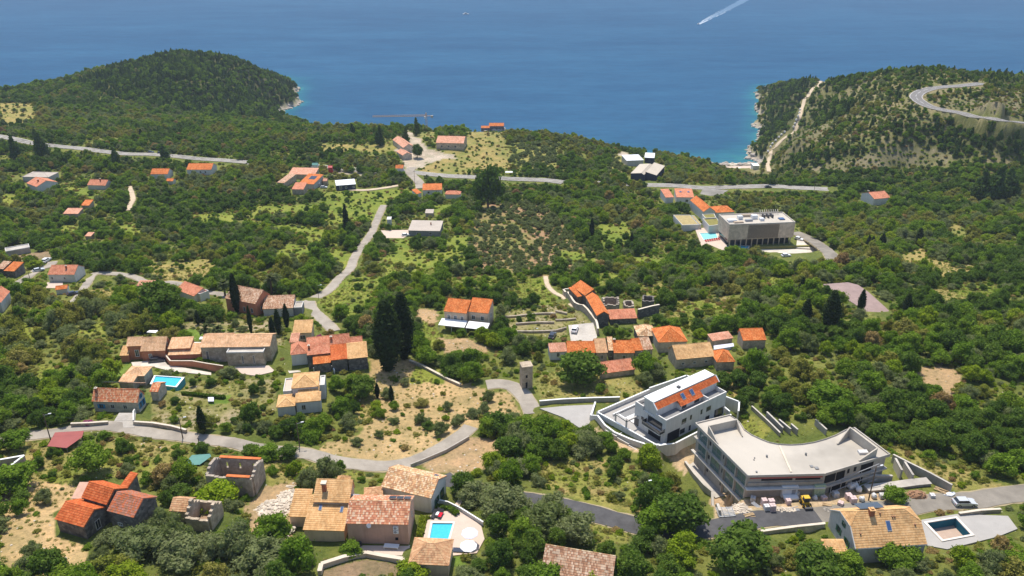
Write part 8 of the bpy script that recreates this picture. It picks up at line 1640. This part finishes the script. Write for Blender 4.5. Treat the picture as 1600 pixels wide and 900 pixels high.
def stuff_points(name, rows, kind):
    """one object: instances of the plants past the first three hundred of their kind"""
    a = np.array([(x, y, z, sx, sz, k, rot) for x, y, z, sx, sz, k, rot in rows], float); me = bpy.data.meshes.new(name); me.vertices.add(len(a)); me.vertices.foreach_set('co', a[:, :3].astype(np.float32).ravel())
    for an, ty, dat in (('scl', 'FLOAT_VECTOR', a[:, [3, 3, 4]]), ('rot', 'FLOAT_VECTOR', np.stack([a[:, 0] * 0, a[:, 0] * 0, a[:, 6]], 1)), ('kk', 'INT', a[:, 5])):
        at_ = me.attributes.new(an, ty, 'POINT'); at_.data.foreach_set('vector' if ty == 'FLOAT_VECTOR' else 'value', (dat.astype(np.float32) if ty != 'INT' else dat.astype(np.int32)).ravel())
    me.update(); o = bpy.data.objects.new(name, me); COL.objects.link(o); o['kind'] = 'stuff'
    ng = bpy.data.node_groups.new(name + '_nodes', 'GeometryNodeTree'); ng.interface.new_socket('Geometry', in_out='INPUT', socket_type='NodeSocketGeometry'); ng.interface.new_socket('Geometry', in_out='OUTPUT', socket_type='NodeSocketGeometry')
    gi = ng.nodes.new('NodeGroupInput'); go_ = ng.nodes.new('NodeGroupOutput'); jn = ng.nodes.new('GeometryNodeJoinGeometry')
    def named(n_, ty): q = ng.nodes.new('GeometryNodeInputNamedAttribute'); q.data_type = ty; q.inputs[0].default_value = n_; return [s for s in q.outputs if s.enabled and s.name == 'Attribute'][0]
    sc_a, ro_a, kk_a = named('scl', 'FLOAT_VECTOR'), named('rot', 'FLOAT_VECTOR'), named('kk', 'INT')
    for k in sorted(set(int(q) for q in a[:, 5])):
        cmp_ = ng.nodes.new('FunctionNodeCompare'); cmp_.data_type = 'INT'; cmp_.operation = 'EQUAL'; ins = [s for s in cmp_.inputs if s.enabled]; ng.links.new(kk_a, ins[0]); ins[1].default_value = k
        src = SOURCE[kind].get(k)
        if src is None: continue
        oi = ng.nodes.new('GeometryNodeObjectInfo'); oi.inputs['Object'].default_value = src; oi.inputs['As Instance'].default_value = True
        ip = ng.nodes.new('GeometryNodeInstanceOnPoints'); ng.links.new(gi.outputs[0], ip.inputs['Points']); ng.links.new(cmp_.outputs[0], ip.inputs['Selection']); ng.links.new(oi.outputs['Geometry'], ip.inputs['Instance']); ng.links.new(sc_a, ip.inputs['Scale'])
        e2r = ng.nodes.new('FunctionNodeEulerToRotation'); ng.links.new(ro_a, e2r.inputs[0]); ng.links.new(e2r.outputs[0], ip.inputs['Rotation']); ng.links.new(ip.outputs[0], jn.inputs[0])
    ng.links.new(jn.outputs[0], go_.inputs[0]); md = o.modifiers.new('plants', 'NODES'); md.node_group = ng; return o
SOURCE = {k: {} for k in PROTO}
for kind, nm in (('broadleaf_tree', 'broadleaf_woodland'), ('olive_tree', 'olive_groves'), ('shrub', 'undergrowth'), ('pine_tree', 'pine_woodland')):
    rows = CAND[kind]
    def size(d):
        px, py = proj(d[0], d[1], d[2])
        if not (5 < px < 1595 and 60 < py < 897): return 0
        return d[3] / math.sqrt(d[0] ** 2 + d[1] ** 2 + (CAM_Z - d[2]) ** 2)
    sz = [size(d) for d in rows]; order = sorted(range(len(rows)), key=lambda i: -sz[i]); N_IND = 290 - sum(1 for q in HAND if q[0] == kind); top = order[:N_IND]; rest = order[N_IND:]
    have = set(rows[i][5] for i in top)
    for k in range(len(PROTO[kind])):          # every crown shape has at least one single plant
        if k not in have:
            j = next((i for i in rest if rows[i][5] == k and sz[i] > 0), None)
            if j is not None: top.append(j); rest.remove(j)
    items = [{'d': rows[i]} for i in top]; label_set(kind, items)
    for it in items:
        o = plant(kind, it['d'], it['label'], GRP[kind], PROTO[kind][it['d'][5]]); SOURCE[kind].setdefault(it['d'][5], o)
    if rest: stuff_points(nm, [rows[i] for i in rest], kind)
# grass tufts, weeds and loose stones over the open ground near by
tv = np.random.default_rng(17); TUFT = []; STONE = []
for y_ in np.arange(90, 300, 1.05):
    for x_t in np.arange(-.72 * (y_ + 35), .72 * (y_ + 35), 1.05):
        xx, yy = x_t + tv.uniform(-.5, .5), y_ + tv.uniform(-.5, .5)
        if OCC[int(yy - GY0), int(xx - GX0)]: continue
        z = float(hz(xx, yy)); zi, px, py = zone_at(xx, yy, z); q = tv.random()
        dn_ = {1: .6, 2: .7, 7: .75, 11: .32, 14: .6, 8: .4, 4: .3, 0: .12, 9: .05, 16: .03}.get(zi, 0) * (1.2 + NZ[1][int(yy - GY0), int(xx - GX0)])
        if q < dn_: s_ = tv.uniform(.25, .62); TUFT.append((xx, yy, z - .03, s_, s_ * tv.uniform(.6, 1.1), 0, tv.uniform(0, 6.28)))
        elif q > 1 - {9: .10, 16: .08, 11: .05, 7: .04, 8: .06, 14: .03, 4: .05}.get(zi, 0): s_ = tv.uniform(.10, .34); STONE.append((xx, yy, z, s_, s_ * .7, 0, tv.uniform(0, 6.28)))
gt_ = leaf_mesh('grass_tuft', [(0, 0, .25, .7, .7, .4), (.4, .2, .2, .4, .4, .3)], 90, .20, 'leaf_grass', 61, .35, .35); o_ = bpy.data.objects.new('grass_tuft', gt_); COL.objects.link(o_); t0 = TUFT[0]; o_.location = t0[:3]; o_.scale = (t0[3],) * 3; o_['kind'] = 'stuff'
bs_ = MB(); bs_.blob((0, 0, .2), (1, .8, .6), 3, .25); s0 = STONE[0]; so2 = bs_.build('loose_stone', MAT('rubble'), None, kind='stuff'); so2.location = s0[:3]; so2.scale = (s0[3],) * 3
SOURCE['grass'] = {0: o_}; SOURCE['stone'] = {0: so2}; stuff_points('grass_tufts', TUFT[1:], 'grass'); stuff_points('loose_stones', STONE[1:], 'stone')
# fan palms
def palm(px, py, h, label, s=1.0):
    x, y, z = hit(px, py); r = empty('palm_tree', (x, y, z), 0, label, 'tree'); MB().tube((0, 0, -.4), (.1, 0, h), .28 * s, .20 * s, 9).build('trunk', MAT('bark'), r); rr = random.Random(int(px)); m = MB()
    for i in range(46):
        t = rr.uniform(0, 6.28); el = rr.uniform(-.7, 1.3); L = 1.9 * s * rr.uniform(.8, 1.1); d = Vector((math.cos(t) * math.cos(el), math.sin(t) * math.cos(el), math.sin(el))); sd_ = Vector((-math.sin(t), math.cos(t), 0)); p0 = Vector((.1, 0, h)); pr = p0
        for j in range(4):
            f0, f1 = j / 4, (j + 1) / 4; w0, w1 = (.12, .34, .42, .30)[j] * s, (.34, .42, .30, .04)[j] * s; a = p0 + d * L * f0 - Vector((0, 0, .7 * s * f0 ** 2)); b = p0 + d * L * f1 - Vector((0, 0, .7 * s * f1 ** 2))
            m.add([a - sd_ * w0, a + sd_ * w0, b + sd_ * w1, b - sd_ * w1], [(0, 1, 2, 3)])
    m.build('crown', MAT('leaf_palm'), r)
palm(425, 460, 6.5, 'tall palm behind the bend of the village road', 1.5); palm(322, 525, 2.6, 'left fan palm in the villa garden', 1.25); palm(341, 527, 2.6, 'right fan palm in the villa garden', 1.25); palm(352, 463, 5.0, 'palm left of the large brown roofed house', 1.4); palm(520, 645, 1.6, 'small palm right of the white villa', .9)
def flowers(px, py, w_, h, mat, label, seed):
    x, y, z = hit(px, py); me = leaf_mesh('blossom', [(a, b, c * .7, d, e, f_ * .8) for a, b, c, d, e, f_ in lobes_round(seed, 6, .9)], 700, .12, mat, seed); o = bpy.data.objects.new('flowering_shrub', me); COL.objects.link(o); o.location = (x, y, z); o.scale = (w_, w_, h); tag(o, label, 'shrub')
flowers(138, 664, 1.4, 1.0, 'leaf_flower', 'magenta bougainvillea on the wall left of the paved drive', 51); flowers(498, 527, 1.0, .9, 'leaf_flower', 'magenta bougainvillea beside the small ochre cottage', 52); flowers(462, 566, .9, .8, 'leaf_flower', 'magenta blossom at the left end of the long red roofed farmhouse', 53)
# ================================================================ haze: thin even air over the whole place
HAZE = 0.000085
hm = bpy.data.materials.new('haze_material'); hm.use_nodes = True; n_ = hm.node_tree; n_.nodes.clear(); ho = n_.nodes.new('ShaderNodeOutputMaterial'); hv = n_.nodes.new('ShaderNodeVolumePrincipled')
hv.inputs['Density'].default_value = HAZE; hv.inputs['Color'].default_value = (.72, .82, 1.0, 1); hv.inputs['Anisotropy'].default_value = .0; n_.links.new(hv.outputs[0], ho.inputs['Volume'])
MB().box(-14500, 14500, -400, 16500, -61.5, 212).build('haze', hm, None, kind='stuff')
